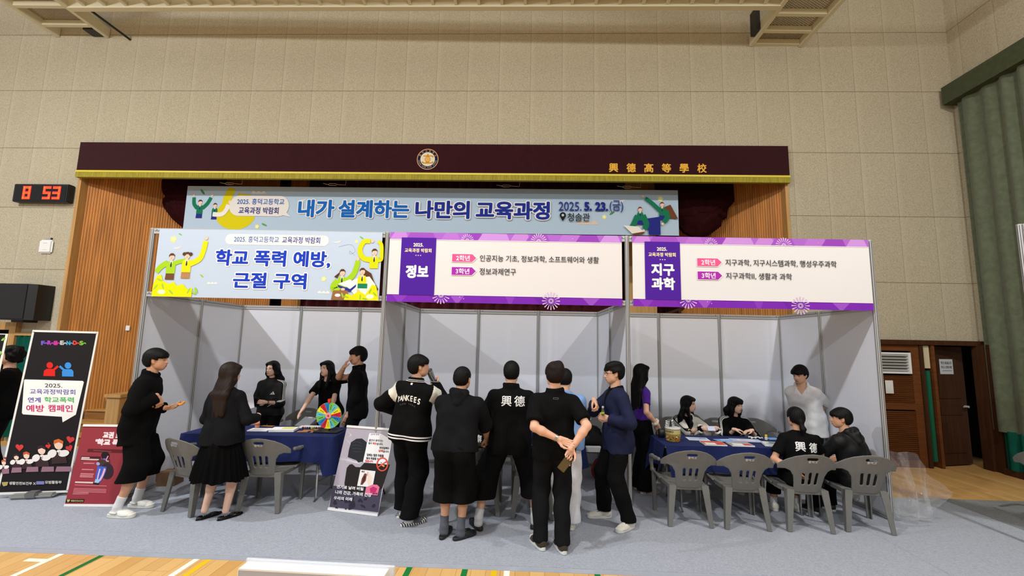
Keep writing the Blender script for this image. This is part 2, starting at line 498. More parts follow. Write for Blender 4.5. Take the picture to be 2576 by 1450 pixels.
# front wall with the stage opening and two door openings (wall face at local y = 2.6)
Y = 2.6
m = MB()
for x0, x1, z0, z1 in ((-13, -5.95, 0, 11), (-5.95, -4.66, 2.12, 11), (-4.66, -3.9, 0, 11), (-3.9, 9.55, 5.25, 11), (9.55, 10.75, 0, 11), (10.75, 12.9, 2.08, 11)):
    m.box(x0, x1, Y, Y + 0.3, z0, z1, M_WALL_X)
wall_front = struct(m.build('wall_front', hall=True))
m = MB(); m.box(12.7, 12.95, -22, Y, 0, 11, M_WALL_Y)
struct(m.build('wall_right', hall=True))
m = MB(); m.box(-13, 13.2, -22, 9, 11, 11.2, mat('ceiling_grey', (196, 192, 184), rough=0.9))
struct(m.build('ceiling', hall=True))
# wooden edge of the stage opening
m = MB()
m.box(-3.925, -3.86, Y - 0.02, Y + 0.34, 0, 5.2, M_TRIMW)
struct(m.build('trim_1', hall=True))
m = MB()
m.box(9.52, 9.575, Y - 0.02, Y + 0.34, 0, 5.2, M_TRIMW)
struct(m.build('trim_2', hall=True))

# splayed side walls of the stage, faced with vertical half-round slats
def slat_wall(name, a, b, pitch, z0, z1):
    a, b = Vector((a[0], a[1], 0)), Vector((b[0], b[1], 0))
    d = (b - a); L = d.length; d.normalize()
    nrm = Vector((d.y, -d.x, 0))
    if nrm.y > 0: nrm = -nrm
    pts = []
    n = int(L / pitch)
    for i in range(n):
        s0 = i * L / n
        for fr, h in ((0.0, 0.0), (0.10, 0.007), (0.26, 0.011), (0.66, 0.011), (0.82, 0.007), (0.92, 0.0)):
            pts.append(a + d * (s0 + fr * L / n) + nrm * h)
    pts.append(b)
    k = len(pts)
    m = MB()
    vs = [(p.x, p.y, z0) for p in pts] + [(p.x, p.y, z1) for p in pts]
    m.add(vs, [(i, i + 1, k + i + 1, k + i) for i in range(k - 1)], M_SLAT)
    q0, q1 = a - nrm * 0.12, b - nrm * 0.12
    m.add([(a.x, a.y, z0), (b.x, b.y, z0), (q1.x, q1.y, z0), (q0.x, q0.y, z0), (a.x, a.y, z1), (b.x, b.y, z1), (q1.x, q1.y, z1), (q0.x, q0.y, z1)],
          [(1, 2, 6, 5), (2, 3, 7, 6), (3, 0, 4, 7), (0, 3, 2, 1), (4, 5, 6, 7)], M_SLATF)
    return struct(m.build(name, hall=True, fix=False))
slat_wall('wall_stage_left', (-3.86, 2.72), (-1.0, 4.4), 0.042, 0, 6.2)
slat_wall('wall_stage_right', (9.52, 2.72), (8.15, 4.3), 0.042, 0, 6.2)
slat_wall('wall_stage_pier', (-0.74, 4.4), (-0.36, 4.4), 0.042, 1.0, 6.2)
m = MB(); m.box(7.02, 7.66, 4.35, 4.5, 1.0, 6.2, M_SLATF)
struct(m.build('wall_stage_panel', hall=True))
m = MB(); m.box(-2.4, 8.3, 2.75, 8.4, 0.0, 1.02, M_SLATF)
struct(m.build('floor_stage', hall=True))
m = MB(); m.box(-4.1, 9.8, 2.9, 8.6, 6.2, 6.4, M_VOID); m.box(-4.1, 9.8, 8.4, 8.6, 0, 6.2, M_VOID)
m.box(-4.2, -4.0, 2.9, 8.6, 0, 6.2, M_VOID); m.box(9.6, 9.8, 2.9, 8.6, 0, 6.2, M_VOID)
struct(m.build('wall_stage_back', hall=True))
# stepped skirting on the left slat wall
m = MB()
d = Vector((2.86, 1.68, 0)).normalized(); nn = Vector((d.y, -d.x, 0))
for k in range(5):
    s0 = 0.0 + 0.36 * k; z0 = 0.0 + 0.18 * k
    a = Vector((-3.86, 2.72, 0)) + d * s0 + nn * 0.03
    b = a + d * 0.37
    m.bar(a + Vector((0, 0, z0 + 0.24)), b + Vector((0, 0, z0 + 0.24)), 0.03, 0.16, M_SKIRT)
    m.bar(b + Vector((0, 0, z0 + 0.16)), b + Vector((0, 0, z0 + 0.50)), 0.10, 0.03, M_SKIRT, up=(nn.x, nn.y, 0))
struct(m.build('baseboard_stage', hall=True))

# stairs to the stage
t = thing('stage_stairs', 'wooden steps climbing to the stage beside the slatted wall at left', 'stairs', (-2.9, 2.7, 0), hall=True)
for k in range(5):
    y0 = 2.36 + 0.27 * k; z = 0.18 * (k + 1)
    xl = -3.86 + max(0, (y0 + 0.02 - 2.72)) * 1.7 + 0.05
    m = MB(); m.box(xl + 2.9, 0.45, y0 - 2.70, y0 - 2.68, z - 0.18, z - 0.03, M_STEPD); m.build('riser', t)
    m = MB(); m.box(xl + 2.9 + .02, 0.45, y0 - 2.73, y0 - 2.7 + 0.29, z - 0.03, z, M_STEP, bevel=0.006); m.build('tread', t)
t = thing('stair_post', 'pale wooden post box at the foot of the stage steps', 'post', (-2.34, 2.32, 0), hall=True)
m = MB(); m.box(-0.11, 0.13, -0.1, 0.9, 0, 0.86, M_TRIMW, bevel=0.006); m.build('body', t)
m = MB(); m.box(-0.14, 0.16, -0.13, 0.93, 0.86, 0.92, M_TRIMW, bevel=0.008); m.build('cap', t)
m = MB(); m.bar((7.2, 4.15, 2.42), (8.2, 4.25, 2.78), 0.06, 0.05, M_DARKW); m.bar((7.3, 4.2, 1.02), (7.3, 4.2, 2.46), 0.05, 0.05, M_DARKW); m.bar((8.1, 4.22, 1.02), (8.1, 4.22, 2.72), 0.05, 0.05, M_DARKW)
tag(m.build('stage_handrail', hall=True), 'sloping brown handrail behind the right booth, in front of the stage', 'handrail')
m = MB(); m.bar((-2.0, 3.4, 2.66), (-1.0, 3.75, 2.5), 0.06, 0.05, M_DARKW); m.bar((-1.9, 3.45, 1.02), (-1.9, 3.45, 2.62), 0.05, 0.05, M_DARKW); m.bar((-1.1, 3.72, 1.02), (-1.1, 3.72, 2.5), 0.05, 0.05, M_DARKW)
tag(m.build('stage_handrail', hall=True), 'sloping brown handrail behind the left booth, by the slatted wall', 'handrail')

# stage curtains
def wavy_curtain(m, x0, x1, y, z0, z1, material, amp=0.05, per=0.22, nv=8, flare=0.0, seed=0, axis='x', t=0.0):
    n = int(abs(x1 - x0) / per * 10)
    rnd = random.Random(seed)
    ph = [rnd.uniform(-0.6, 0.6) for _ in range(int(abs(x1 - x0) / per) + 3)]
    def f(u, v):
        s = u * abs(x1 - x0) / per
        i = int(s); a = ph[i] * (1 - (s - i)) + ph[i + 1] * (s - i)
        d = amp * (0.75 + 0.25 * math.sin(1.7 * s)) * math.sin(2 * math.pi * s + a * 1.5) * (1 - flare * (v))
        x = x0 + (x1 - x0) * u; z = z0 + (z1 - z0) * v
        return (x, y + d, z) if axis == 'x' else (y + d, x, z)
    m.grid(f, n, nv, material)
    return m
m = MB(); wavy_curtain(m, -0.95, 9.5, 5.2, 1.02, 6.15, M_MAROON, amp=0.06, per=0.26, seed=3)
tag(m.build('stage_curtain', hall=True), 'pleated maroon curtain closing the back of the stage', 'curtain')

# pelmet over the opening: velvet band, gold cord, fringe, school crest, gilt characters
t = thing('stage_pelmet', 'long maroon velvet pelmet with gold fringe above the stage', 'pelmet', (2.83, 2.52, 5.0), hall=True)
m = MB()
m.box(-6.72, 6.73, -0.03, 0.05, 0.08, 0.645, M_VELVET); m.build('velvet_band', t)
m = MB(); m.box(-6.73, 6.74, -0.036, 0.05, 0.045, 0.08, M_GOLD); m.build('gold_cord', t)
m = MB(); m.box(-6.73, 6.74, -0.03, 0.045, -0.055, 0.045, M_FRINGE); m.build('fringe', t)
def pel(u, v, h): return (u, -0.031 - h, -v)
a = Art(pel)
cx, cz = 0.075, -0.345
a.ell(cx, cz, 0.205, 0.205, (196, 150, 110), 40).ell(cx, cz, 0.19, 0.19, (22, 26, 48), 40).ell(cx, cz, 0.138, 0.138, (214, 206, 180), 36)
G = (196, 132, 34)
a.stroke([(cx - .085, cz - .062), (cx + .085, cz - .062), (cx + .09, cz - .035)], .022, G).poly([(cx - .03, cz - .055), (cx, cz - .115), (cx + .03, cz - .055)], G)
a.ell(cx, cz + .002, .056, .056, G, 24).ell(cx, cz + .002, .042, .042, (226, 190, 110), 20)
for dx in (-.02, 0, .02): a.stroke([(cx + dx, cz - .035), (cx + dx, cz + .038)], .006, G)
a.stroke([(cx - .038, cz), (cx + .038, cz)], .006, G)
a.stroke([(cx - .092, cz + .045), (cx - .085, cz + .072), (cx + .085, cz + .072), (cx + .092, cz + .045)], .024, G).stroke([(cx - .03, cz + .06), (cx + .03, cz + .06)], .018, G)
for i, ch in enumerate('흥덕고등학교'):
    th = math.radians(-62 + 25 * i); r = 0.165
    uu, vv = cx + r * math.sin(th), cz - r * math.cos(th)
    me, x0, x1, y0, y1 = text_mesh(ch, 0.01)
    s = 0.042; z = a.lift(10); c, sn = math.cos(th), math.sin(th)
    vs = [pel(uu + ((p.co.x - (x0 + x1) / 2) * c + (p.co.y - (y0 + y1) / 2) * sn) * s, vv + ((p.co.x - (x0 + x1) / 2) * sn - (p.co.y - (y0 + y1) / 2) * c) * s, z + p.co.z * ZC) for p in me.vertices]
    a.mb.add(vs, [tuple(q.vertices) for q in me.polygons], P((204, 150, 96)))
for i, ch in enumerate('HEUNG DEOK HIGH SCHOOL'):
    if ch == ' ': continue
    th = math.radians(-80 + 160 * i / 21); r = 0.165
    uu, vv = cx + r * math.sin(th), cz + r * math.cos(th)
    me, x0, x1, y0, y1 = text_mesh(ch, 0.01)
    s = 0.03; z = a.lift(10); th2 = -th; c, sn = math.cos(th2), math.sin(th2)
    vs = [pel(uu + ((p.co.x - (x0 + x1) / 2) * c + (p.co.y - (y0 + y1) / 2) * sn) * s, vv + ((p.co.x - (x0 + x1) / 2) * sn - (p.co.y - (y0 + y1) / 2) * c) * s, z + p.co.z * ZC) for p in me.vertices]
    a.mb.add(vs, [tuple(q.vertices) for q in me.polygons], P((190, 176, 176)))
a.build('crest', t)
a = Art(pel)
for i, ch in enumerate('興德髙等學校'):
    a.text(ch, 3.46 + 0.322 * i, -0.118, 0.17, 0.175, (226, 172, 62), bold=0.026)
a.build('gilt_lettering', t)

# gathered swags each side of the stage banner
def swag(pts_out, label, y0):
    m = MB()
    n = len(pts_out)
    cx = sum(p[0] for p in pts_out) / n; cz = sum(p[1] for p in pts_out) / n
    vs = []; fs = []
    R = 7
    rnd = random.Random(int(cx * 10))
    for r in range(R + 1):
        s = 1 - r / R
        for k, (x, z) in enumerate(pts_out):
            bulge = 0.24 * (1 - s ** 2) + 0.022 * math.sin(9 * (z - 0.6 * x) + 2.2 * r) * (1 if 0 < r < R else 0.2)
            vs.append((cx + (x - cx) * s, y0 - bulge, cz + (z - cz) * s))
    for r in range(R):
        for k in range(n):
            fs.append((r * n + k, r * n + (k + 1) % n, (r + 1) * n + (k + 1) % n, (r + 1) * n + k))
    m.add(vs, fs, M_SWAG, True)
    m.add([(x, y0 + 0.1, z) for x, z in pts_out], [tuple(range(n))], M_SWAG)
    return tag(m.build('curtain_swag', hall=True), label, 'curtain', 'gathered dark swags beside the stage banner')
def dens(pts, per=3):
    out = []
    for i in range(len(pts)):
        a, b = pts[i], pts[(i + 1) % len(pts)]
        for k in range(per):
            out.append((a[0] + (b[0] - a[0]) * k / per, a[1] + (b[1] - a[1]) * k / per))
    return out
swag(dens([(-2.95, 5.3), (-2.92, 4.98), (-2.83, 4.88), (-2.9, 4.8), (-2.83, 4.62), (-2.62, 4.38), (-2.38, 4.2), (-2.2, 4.12), (-1.95, 4.13), (-1.72, 4.3), (-1.6, 4.8), (-1.6, 5.3)]),
     'dark maroon swag hanging left of the blue stage banner', 3.35)
swag(dens([(7.4, 5.3), (7.45, 4.5), (7.8, 4.42), (7.95, 4.22), (8.2, 4.1), (8.45, 4.18), (8.68, 4.36), (8.7, 4.5), (8.79, 4.52), (8.82, 4.72), (8.95, 4.86), (8.95, 5.3)]),
     'dark maroon swag hanging right of the blue stage banner', 3.35)

# right wall: pelmet and curtain
m = MB()
m.box(12.42, 12.70, -18, 2.52, 6.46, 6.80, M_TRACKG)
tag(m.build('curtain_pelmet', hall=True), 'dark olive pelmet box along the right wall above the curtain', 'pelmet')
t = thing('window_curtain', 'tall olive green curtain with teal lower band on the right wall', 'curtain', (12.6, 2.4, 0), hall=True)
m = MB(); wavy_curtain(m, -12.0, 0.02, -0.04, 0.68, 6.48, M_OLIVE, amp=0.062, per=0.29, nv=6, seed=5, axis='y', flare=0.25); m.build('olive_cloth', t)
m = MB(); wavy_curtain(m, -12.0, -0.14, -0.03, 0.1, 0.70, M_TEAL, amp=0.06, per=0.19, nv=3, seed=8, axis='y'); m.build('teal_cloth', t)
m = MB(); m.box(12.56, 12.7, -12, 2.3, 0, 0.1, M_DARKW)
struct(m.build('baseboard_right', hall=True))
m = MB(); m.box(12.60, 12.70, 2.3, 2.6, 0, 2.08, M_DARKW)
struct(m.build('trim_3', hall=True))

# right doorway: louvred leaf, post, half-open panelled leaf
m = MB()
m.box(10.75, 12.7, 2.52, 2.7, 2.06, 2.14, M_DARKW)
m.box(11.62, 11.68, 2.54, 2.72, 0, 2.06, M_DARKW); m.box(11.82, 11.87, 2.54, 2.72, 0, 2.06, M_LOUVW)
struct(m.build('door_frame_right', hall=True))
t = thing('door_post', 'post between the two right doors with a green padded strip', 'post', (11.75, 2.6, 0), hall=True)
m = MB(); m.box(-0.038, 0.034, -0.04, 0.08, 0.1, 1.62, M_GREENPAINT, bevel=0.01); m.build('green_strip', t)
m = MB(); m.box(-0.05, 0.05, -0.03, 0.08, 1.66, 2.05, mat('cream_filler', (204, 192, 158), rough=0.7)); m.build('cream_panel', t)
d1 = bpy.data.objects.new('door_1', None); COL.objects.link(d1); d1.matrix_world = HALL @ Matrix.Translation((11.2, 2.6, 0)); struct(d1)
m = MB()
m.box(-0.45, -0.35, -0.03, 0.03, 0, 2.06, M_LOUVW); m.box(0.29, 0.42, -0.03, 0.03, 0, 2.06, M_LOUVW)
m.box(-0.35, 0.29, -0.03, 0.03, 0, 0.12, M_LOUVW); m.box(-0.35, 0.29, -0.03, 0.03, 1.95, 2.06, M_LOUVW); m.box(-0.35, 0.29, -0.03, 0.03, 0.95, 1.06, M_LOUVW)
m.build('door_stile', d1)
m = MB()
for k in range(42):
    z = 0.13 + k * 0.0335
    if 0.92 < z < 1.05: continue
    m.box(-0.35, 0.29, -0.012, 0.012, z, z + 0.02, M_LOUVW, Matrix.Translation((0, 0, z)) @ Matrix.Rotation(0.5, 4, 'X') @ Matrix.Translation((0, 0, -z)))
m.box(-0.35, 0.29, 0.015, 0.025, 0.1, 1.55, M_VOID)
m.build('louvre_slats', d1)
t = thing('wall_vent', 'white louvred vent grille set in the brown door at right', 'vent', (11.2, 2.555, 1.56), hall=True)
m = MB()
m.box(-0.35, 0.26, -0.02, 0.05, 0, 0.03, M_WHITEPL); m.box(-0.35, 0.26, -0.02, 0.05, 0.33, 0.36, M_WHITEPL); m.box(0.22, 0.26, -0.02, 0.05, 0.03, 0.33, M_WHITEPL); m.box(-0.35, -0.32, -0.02, 0.05, 0.03, 0.33, M_WHITEPL)
m.build('frame', t)
m = MB()
for k in range(6):
    z = 0.05 + 0.05 * k
    m.box(-0.32, 0.22, -0.02, 0.03, 0, 0.012, mat('grey_slat', (206, 206, 206), rough=0.5), Matrix.Translation((0, 0, z)) @ Matrix.Rotation(-0.6, 4, 'X'))
m.box(-0.32, 0.22, 0.04, 0.045, 0.03, 0.33, M_VOID)
m.build('slat', t)
m = MB(); m.box(11.0, 11.13, 2.545, 2.55, 1.22, 1.44, P((224, 224, 222)))
tag(m.build('paper_notice', hall=True), 'small white paper taped to the brown louvred door', 'notice')
d2 = bpy.data.objects.new('door_2', None); COL.objects.link(d2)
d2.matrix_world = HALL @ Matrix.Translation((11.9, 2.66, 0)) @ Matrix.Rotation(math.radians(15), 4, 'Z'); struct(d2)
m = MB()
m.box(0, 0.74, 0.0, 0.045, 0.02, 2.04, M_DARKW)
for z0, z1 in ((0.22, 0.72), (0.86, 1.0), (1.14, 1.9)):
    m.box(0.1, 0.62, -0.012, 0.0, z0, z1, M_DARKW, bevel=0.01)
m.build('door_leaf', d2)
m = MB(); m.cyl((0.68, -0.06, 1.0), (0.68, 0.0, 1.0), 0.02, 0.02, M_ALU); m.cyl((0.68, -0.05, 1.0), (0.58, -0.05, 1.0), 0.012, 0.012, M_ALU); m.build('door_handle', d2)
t = thing('paper_notice', 'white printed notice on the half open dark brown door', 'notice', (0, 0, 0))
t.matrix_world = d2.matrix_world @ Matrix.Translation((0.16, -0.016, 1.56))
m = MB(); m.box(0, 0.31, -0.002, 0.0, 0, 0.26, P((206, 210, 214))); m.build('sheet', t)
a = Art(lambda u, v, h: (u, -0.0022 - h, 0.26 - v))
a.text('계단은 출입을 금지', .03, .09, .25, .05, (70, 74, 82), bold=0.02).text('하오니 양해 바람', .03, .165, .25, .05, (70, 74, 82), bold=0.02)
a.rect(.05, .195, .27, .205, (120, 124, 130))
a.build('lettering', t)
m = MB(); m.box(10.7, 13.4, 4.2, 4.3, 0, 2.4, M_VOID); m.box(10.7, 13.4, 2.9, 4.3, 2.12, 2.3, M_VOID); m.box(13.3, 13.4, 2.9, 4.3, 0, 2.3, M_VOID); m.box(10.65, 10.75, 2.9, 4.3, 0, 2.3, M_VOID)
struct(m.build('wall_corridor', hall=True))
m = MB(); m.box(12.56, 12.7, 2.45, 2.62, 0, 2.06, M_DARKW)
struct(m.build('trim_4', hall=True))

# left doorway
m = MB()
m.box(-5.95, -4.62, 2.50, 2.66, 2.0, 2.14, M_TRIMW); m.box(-4.74, -4.62, 2.50, 2.66, 0, 2.0, M_TRIMW); m.box(-5.95, -5.83, 2.50, 2.66, 0, 2.0, M_TRIMW)
struct(m.build('door_frame_left', hall=True))
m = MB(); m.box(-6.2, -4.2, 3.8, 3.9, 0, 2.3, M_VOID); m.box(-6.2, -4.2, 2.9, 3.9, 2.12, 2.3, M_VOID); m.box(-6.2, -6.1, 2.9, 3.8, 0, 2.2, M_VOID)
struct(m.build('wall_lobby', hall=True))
m = MB(); wavy_curtain(m, -4.6, -4.28, 2.52, 0.08, 1.92, M_TEAL, amp=0.02, per=0.09, nv=4, seed=2)
tag(m.build('door_curtain', hall=True), 'teal curtain hanging beside the left doorway', 'curtain')
m = MB(); m.box(-4.62, -4.24, 2.5, 2.58, 1.9, 1.95, M_TRIMW)
struct(m.build('trim_5', hall=True))

# things on the left wall
t = thing('digital_clock', 'black wall clock with red LED digits reading 8 53', 'clock', (-4.52, 2.6, 4.44), hall=True)
m = MB(); m.box(-0.54, 0.55, -0.13, 0.0, 0, 0.35, M_BLACKPL, bevel=0.012); m.build('housing', t)
m = MB(); m.box(-0.5, 0.51, -0.134, -0.128, 0.03, 0.32, mat('clock_face', (14, 10, 11), rough=0.25)); m.build('face', t)
M_LED = mat('led_red', (255, 24, 16), rough=0.4, emit=1.6); M_LED2 = mat('led_amber', (255, 104, 44), rough=0.4, emit=1.5)
def seven(m, ch, x, z, w, h):
    seg = {'8': 'abcdefg', '5': 'acdfg', '3': 'abcdg'}[ch]; th = 0.042; y = -0.136
    P7 = {'a': (x, z + h - th, x + w, z + h), 'd': (x, z, x + w, z + th), 'g': (x, z + h / 2 - th / 2, x + w, z + h / 2 + th / 2),
          'b': (x + w - th, z + h / 2, x + w, z + h), 'c': (x + w - th, z, x + w, z + h / 2), 'f': (x, z + h / 2, x + th, z + h), 'e': (x, z, x + th, z + h / 2)}
    for s in seg:
        x0, z0, x1, z1 = P7[s]
        m.box(x0 - .004, x1 + .004, y, y + .002, z0 - .004, z1 + .004, M_LED)
        k = int((z1 - z0) / 0.014)
        for i in range(max(k, 1)):
            zz = z0 + (i + 0.2) * (z1 - z0) / max(k, 1)
            m.box(x0 + .003, x1 - .003, y - .002, y, zz, zz + 0.006, M_LED2)
for ch, x in (('8', -0.34), ('5', 0.06), ('3', 0.25)):
    m = MB(); seven(m, ch, x, 0.05, 0.15, 0.25); m.build('digit', t)
t = thing('wifi_router', 'small white wireless access point on the left wall', 'router', (-4.36, 2.6, 3.46), hall=True)
m = MB(); m.box(-0.13, 0.13, -0.05, 0, 0, 0.26, M_WHITEPL, bevel=0.024); m.build('case', t)
m = MB(); m.box(-0.03, 0.06, -0.02, 0, 0.26, 0.285, mat('grey_bracket', (150, 152, 158), rough=0.5)); m.cyl((0.07, -0.02, 0.29), (0.07, 0, 0.29), 0.016, 0.016, M_DARKMETAL); m.build('bracket', t)
m = MB(); m.box(-0.05, 0.05, -0.052, -0.05, 0.06, 0.066, P((196, 200, 120))); m.box(-0.04, 0.04, -0.052, -0.05, 0.19, 0.2, P((190, 190, 190))); m.build('status_mark', t)
t = thing('wall_loudspeaker', 'large black loudspeaker cabinet on the left wall', 'loudspeaker', (-4.45, 2.6, 2.14), hall=True)
m = MB(); m.prism([(-0.36, 0), (0.37, 0), (0.37, -0.30), (0.28, -0.38), (-0.36, -0.38)], 0.04, 0.69, M_BLACKPL); m.build('cabinet', t)
m = MB(); m.box(-0.34, 0.27, -0.392, -0.38, 0.06, 0.67, mat('speaker_grille', (26, 26, 27), rough=0.8, bump=0.6, bscale=400)); m.build('grille', t)
m = MB(); m.box(-0.1, 0.12, -0.25, 0, 0.0, 0.04, M_DARKMETAL); m.build('bracket', t)
m = MB(); m.box(-0.032, 0.032, -0.012, 0.0, -0.05, 0.05, M_WHITEPL, bevel=0.005)
o = m.build('light_switch'); o.matrix_world = HALL @ Matrix.Translation((-3.08, 3.145, 2.085)) @ Matrix.Rotation(math.atan2(1.68, 2.86), 4, 'Z')
tag(o, 'small white switch plate on the left slatted wall', 'switch')

# steel catwalk under the roof
t = thing('ceiling_catwalk', 'cream steel catwalk with wire mesh deck high under the roof', 'catwalk', (2.8, 1.75, 7.80), hall=True)
t.matrix_world = t.matrix_world @ Matrix.Rotation(0.017, 4, 'Y')
M_MESH = None
def mesh_mat():
    m, nt, b = nodes_of('expanded_metal')
    b.inputs['Base Color'].default_value = srgb(150, 138, 110); b.inputs['Roughness'].default_value = 0.6
    tc = nt.nodes.new('ShaderNodeTexCoord'); sp = nt.nodes.new('ShaderNodeSeparateXYZ'); nt.links.new(tc.outputs['Object'], sp.inputs[0])
    a = math_node(nt, 'ADD', math_node(nt, 'MULTIPLY', sp.outputs['X'], 14.0), math_node(nt, 'MULTIPLY', sp.outputs['Y'], 26.0))
    c = math_node(nt, 'SUBTRACT', math_node(nt, 'MULTIPLY', sp.outputs['X'], 14.0), math_node(nt, 'MULTIPLY', sp.outputs['Y'], 26.0))
    fa = math_node(nt, 'LESS_THAN', math_node(nt, 'FRACT', math_node(nt, 'ADD', a, 500.0)), 0.36)
    fc = math_node(nt, 'LESS_THAN', math_node(nt, 'FRACT', math_node(nt, 'ADD', c, 500.0)), 0.36)
    nt.links.new(math_node(nt, 'MAXIMUM', fa, fc), b.inputs['Alpha'])
    return m
M_MESH = mesh_mat()
for k, x in enumerate((-7.60, -6.56, 6.24, 7.16)):
    m = MB(); m.box(x - 0.035, x + 0.035, -9.0, 0.84, 0, 0.2, M_CREAM); m.build('side_beam', t)
m = MB(); m.bar((-6.53, 0.06, .095), (6.22, -0.16, .095), 0.10, 0.21, M_CREAM); m.build('main_beam', t)
m = MB(); m.box(-6.53, 6.22, -1.2, -1.1, 0, 0.2, M_CREAM); m.build('main_beam', t)
for k in range(31):
    x = -6.2 + 0.405 * k
    m = MB(); m.box(x - 0.025, x + 0.025, -1.1, 0.0 - 0.22 * (k / 30), 0.02, 0.1, M_CREAM); m.build('cross_bar', t)
for x0, x1 in ((-7.57, -6.60), (6.28, 7.12)):
    for y in (0.0, 0.5, -0.85, -1.7) if x0 < 0 else (0.0, 0.42, 0.78, -0.85):
        m = MB(); m.box(x0, x1, y, y + 0.07, 0.02, 0.12, M_CREAM); m.build('cross_bar', t)
m = MB(); m.box(-6.53, 6.22, -1.1, -.12, 0.13, 0.135, M_MESH); m.box(-7.57, -6.58, -6.0, 0.54, 0.13, 0.135, M_MESH); m.box(6.27, 7.13, -6.0, 0.8, 0.13, 0.135, M_MESH); m.build('mesh_deck', t)
m = MB(); m.tube([(-6.24, 0.1, 0.06), (-6.08, 0.84, -0.03)], 0.022, M_DARKMETAL); m.build('brace', t)
m = MB(); m.box(-6.86, -6.62, 0.62, 0.83, 0.02, 0.2, M_DARKMETAL); m.build('bracket', t)
m = MB(); m.box(6.13, 6.20, 0.42, 0.64, 0.05, 0.5, M_DARKMETAL); m.build('bracket', t)
# ================================================================== EXHIBITION BOOTHS
HP, HT = 2.49, 3.30
def post(t, x, y, h):
    m = MB()
    pts = [(0.028 * math.cos(math.radians(22.5 + 45 * k)), 0.028 * math.sin(math.radians(22.5 + 45 * k))) for k in range(8)]
    m.prism([(x + a, y + b) for a, b in pts], 0.006, h, M_ALU)
    for k in range(8):
        an = math.radians(45 * k)
        c, s = math.cos(an), math.sin(an)
        M = Matrix.Translation((x, y, 0)) @ Matrix.Rotation(an, 4, 'Z')
        m.box(0.0245, 0.0264, -0.0035, 0.0035, 0.02, h - 0.01, M_GROOVE, M)
    m.build('post', t)
def rail(t, a, b, z0, z1, name='rail', screws=True):
    m = MB()
    ax, ay = a; bx, by = b
    d = Vector((bx - ax, by - ay, 0)); L = d.length; d.normalize()
    M = Matrix.Translation((ax, ay, 0)) @ Matrix.Rotation(math.atan2(d.y, d.x), 4, 'Z')
    m.box(0.028, L - 0.028, -0.016, 0.016, z0, z1, M_ALU, M)
    m.box(0.03, L - 0.03, -0.0168, 0.0168, z0 + (z1 - z0) * 0.44, z0 + (z1 - z0) * 0.56, M_GROOVE, M)
    if screws:
        for s in (0.06, L - 0.06):
            m.cyl(M @ Vector((s, -0.018, z0 + (z1 - z0) * .7)), M @ Vector((s, 0.018, z0 + (z1 - z0) * .7)), 0.006, 0.006, M_DARKMETAL, 8)
    m.build(name, t)
def wall_run(t, a, b):
    """one metre panel between two posts"""
    m = MB()
    ax, ay = a; bx, by = b
    d = Vector((bx - ax, by - ay, 0)); L = d.length
    M = Matrix.Translation((ax, ay, 0)) @ Matrix.Rotation(math.atan2(d.y, d.x), 4, 'Z')
    m.box(0.024, L - 0.024, -0.002, 0.002, 0.06, HP - 0.06, M_PANEL, M)
    m.build('wall_panel', t)
    rail(t, a, b, HP - 0.065, HP, 'top_rail')
    rail(t, a, b, 0.01, 0.06, 'bottom_rail', False)
LAB = ['left booth of white panels and aluminium posts with the pale blue banner', 'middle booth of white panels with the first purple and white banner',
       'right booth of white panels with the last purple and white banner']
for i in range(3):
    x0 = 3.0 * i
    t = thing('exhibition_booth', LAB[i], 'booth', (x0, 0, 0), group='row of three exhibition booths')
    def o(x, y): return (x - x0, y)
    if i == 0:
        for y in (0, 1): wall_run(t, o(0, y), o(0, y + 1))
        post(t, 0, 0, HT); post(t, 0, 1, HP); post(t, 0, 2, HP)
    for k in range(3): wall_run(t, (k, 2), (k + 1, 2))
    for y in (0, 1): wall_run(t, (3, y), (3, y + 1))
    post(t, 1, 2, HP); post(t, 2, 2, HP); post(t, 3, 2, HP); post(t, 3, 1, HP); post(t, 3, 0, HT)
    rail(t, (0, 0), (3, 0), HT - 0.07, HT, 'fascia_rail'); rail(t, (0, 0), (3, 0), HP - 0.06, HP, 'fascia_rail')

# ---- printed fascia banners ------------------------------------------------------
SKIN = (246, 200, 176); HAIRB = (92, 62, 44)
def banner(name, label, x0, x1, z0, z1, rgb, y=-0.036):
    t = thing(name, label, 'banner', ((x0 + x1) / 2, y, z0), group='printed banners on the booth fascias')
    W, H = x1 - x0, z1 - z0
    def wave(u, v):
        return 0.004 * math.sin(7 * u / W * 3.1 + 3 * v) * math.sin(math.pi * min(max(v / H, 0), 1)) + (0.010 if 0.07 < v / H < 0.93 else 0.0)
    m = MB()
    m.grid(lambda a, b: (-W / 2 + a * W, -0.001 + 0.0, b * H), 40, 14, mat('sheet_%02x%02x%02x' % rgb, tuple(int(q * .96) for q in rgb), rough=0.6, spec=0.25, bump=0.12, bscale=2.2))
    m.add([(-W / 2, 0.004, 0), (W / 2, 0.004, 0), (W / 2, 0.004, H), (-W / 2, 0.004, H)], [(3, 2, 1, 0)], P((226, 226, 224)))
    m.build('sheet', t, fix=False)
    return t, W, H

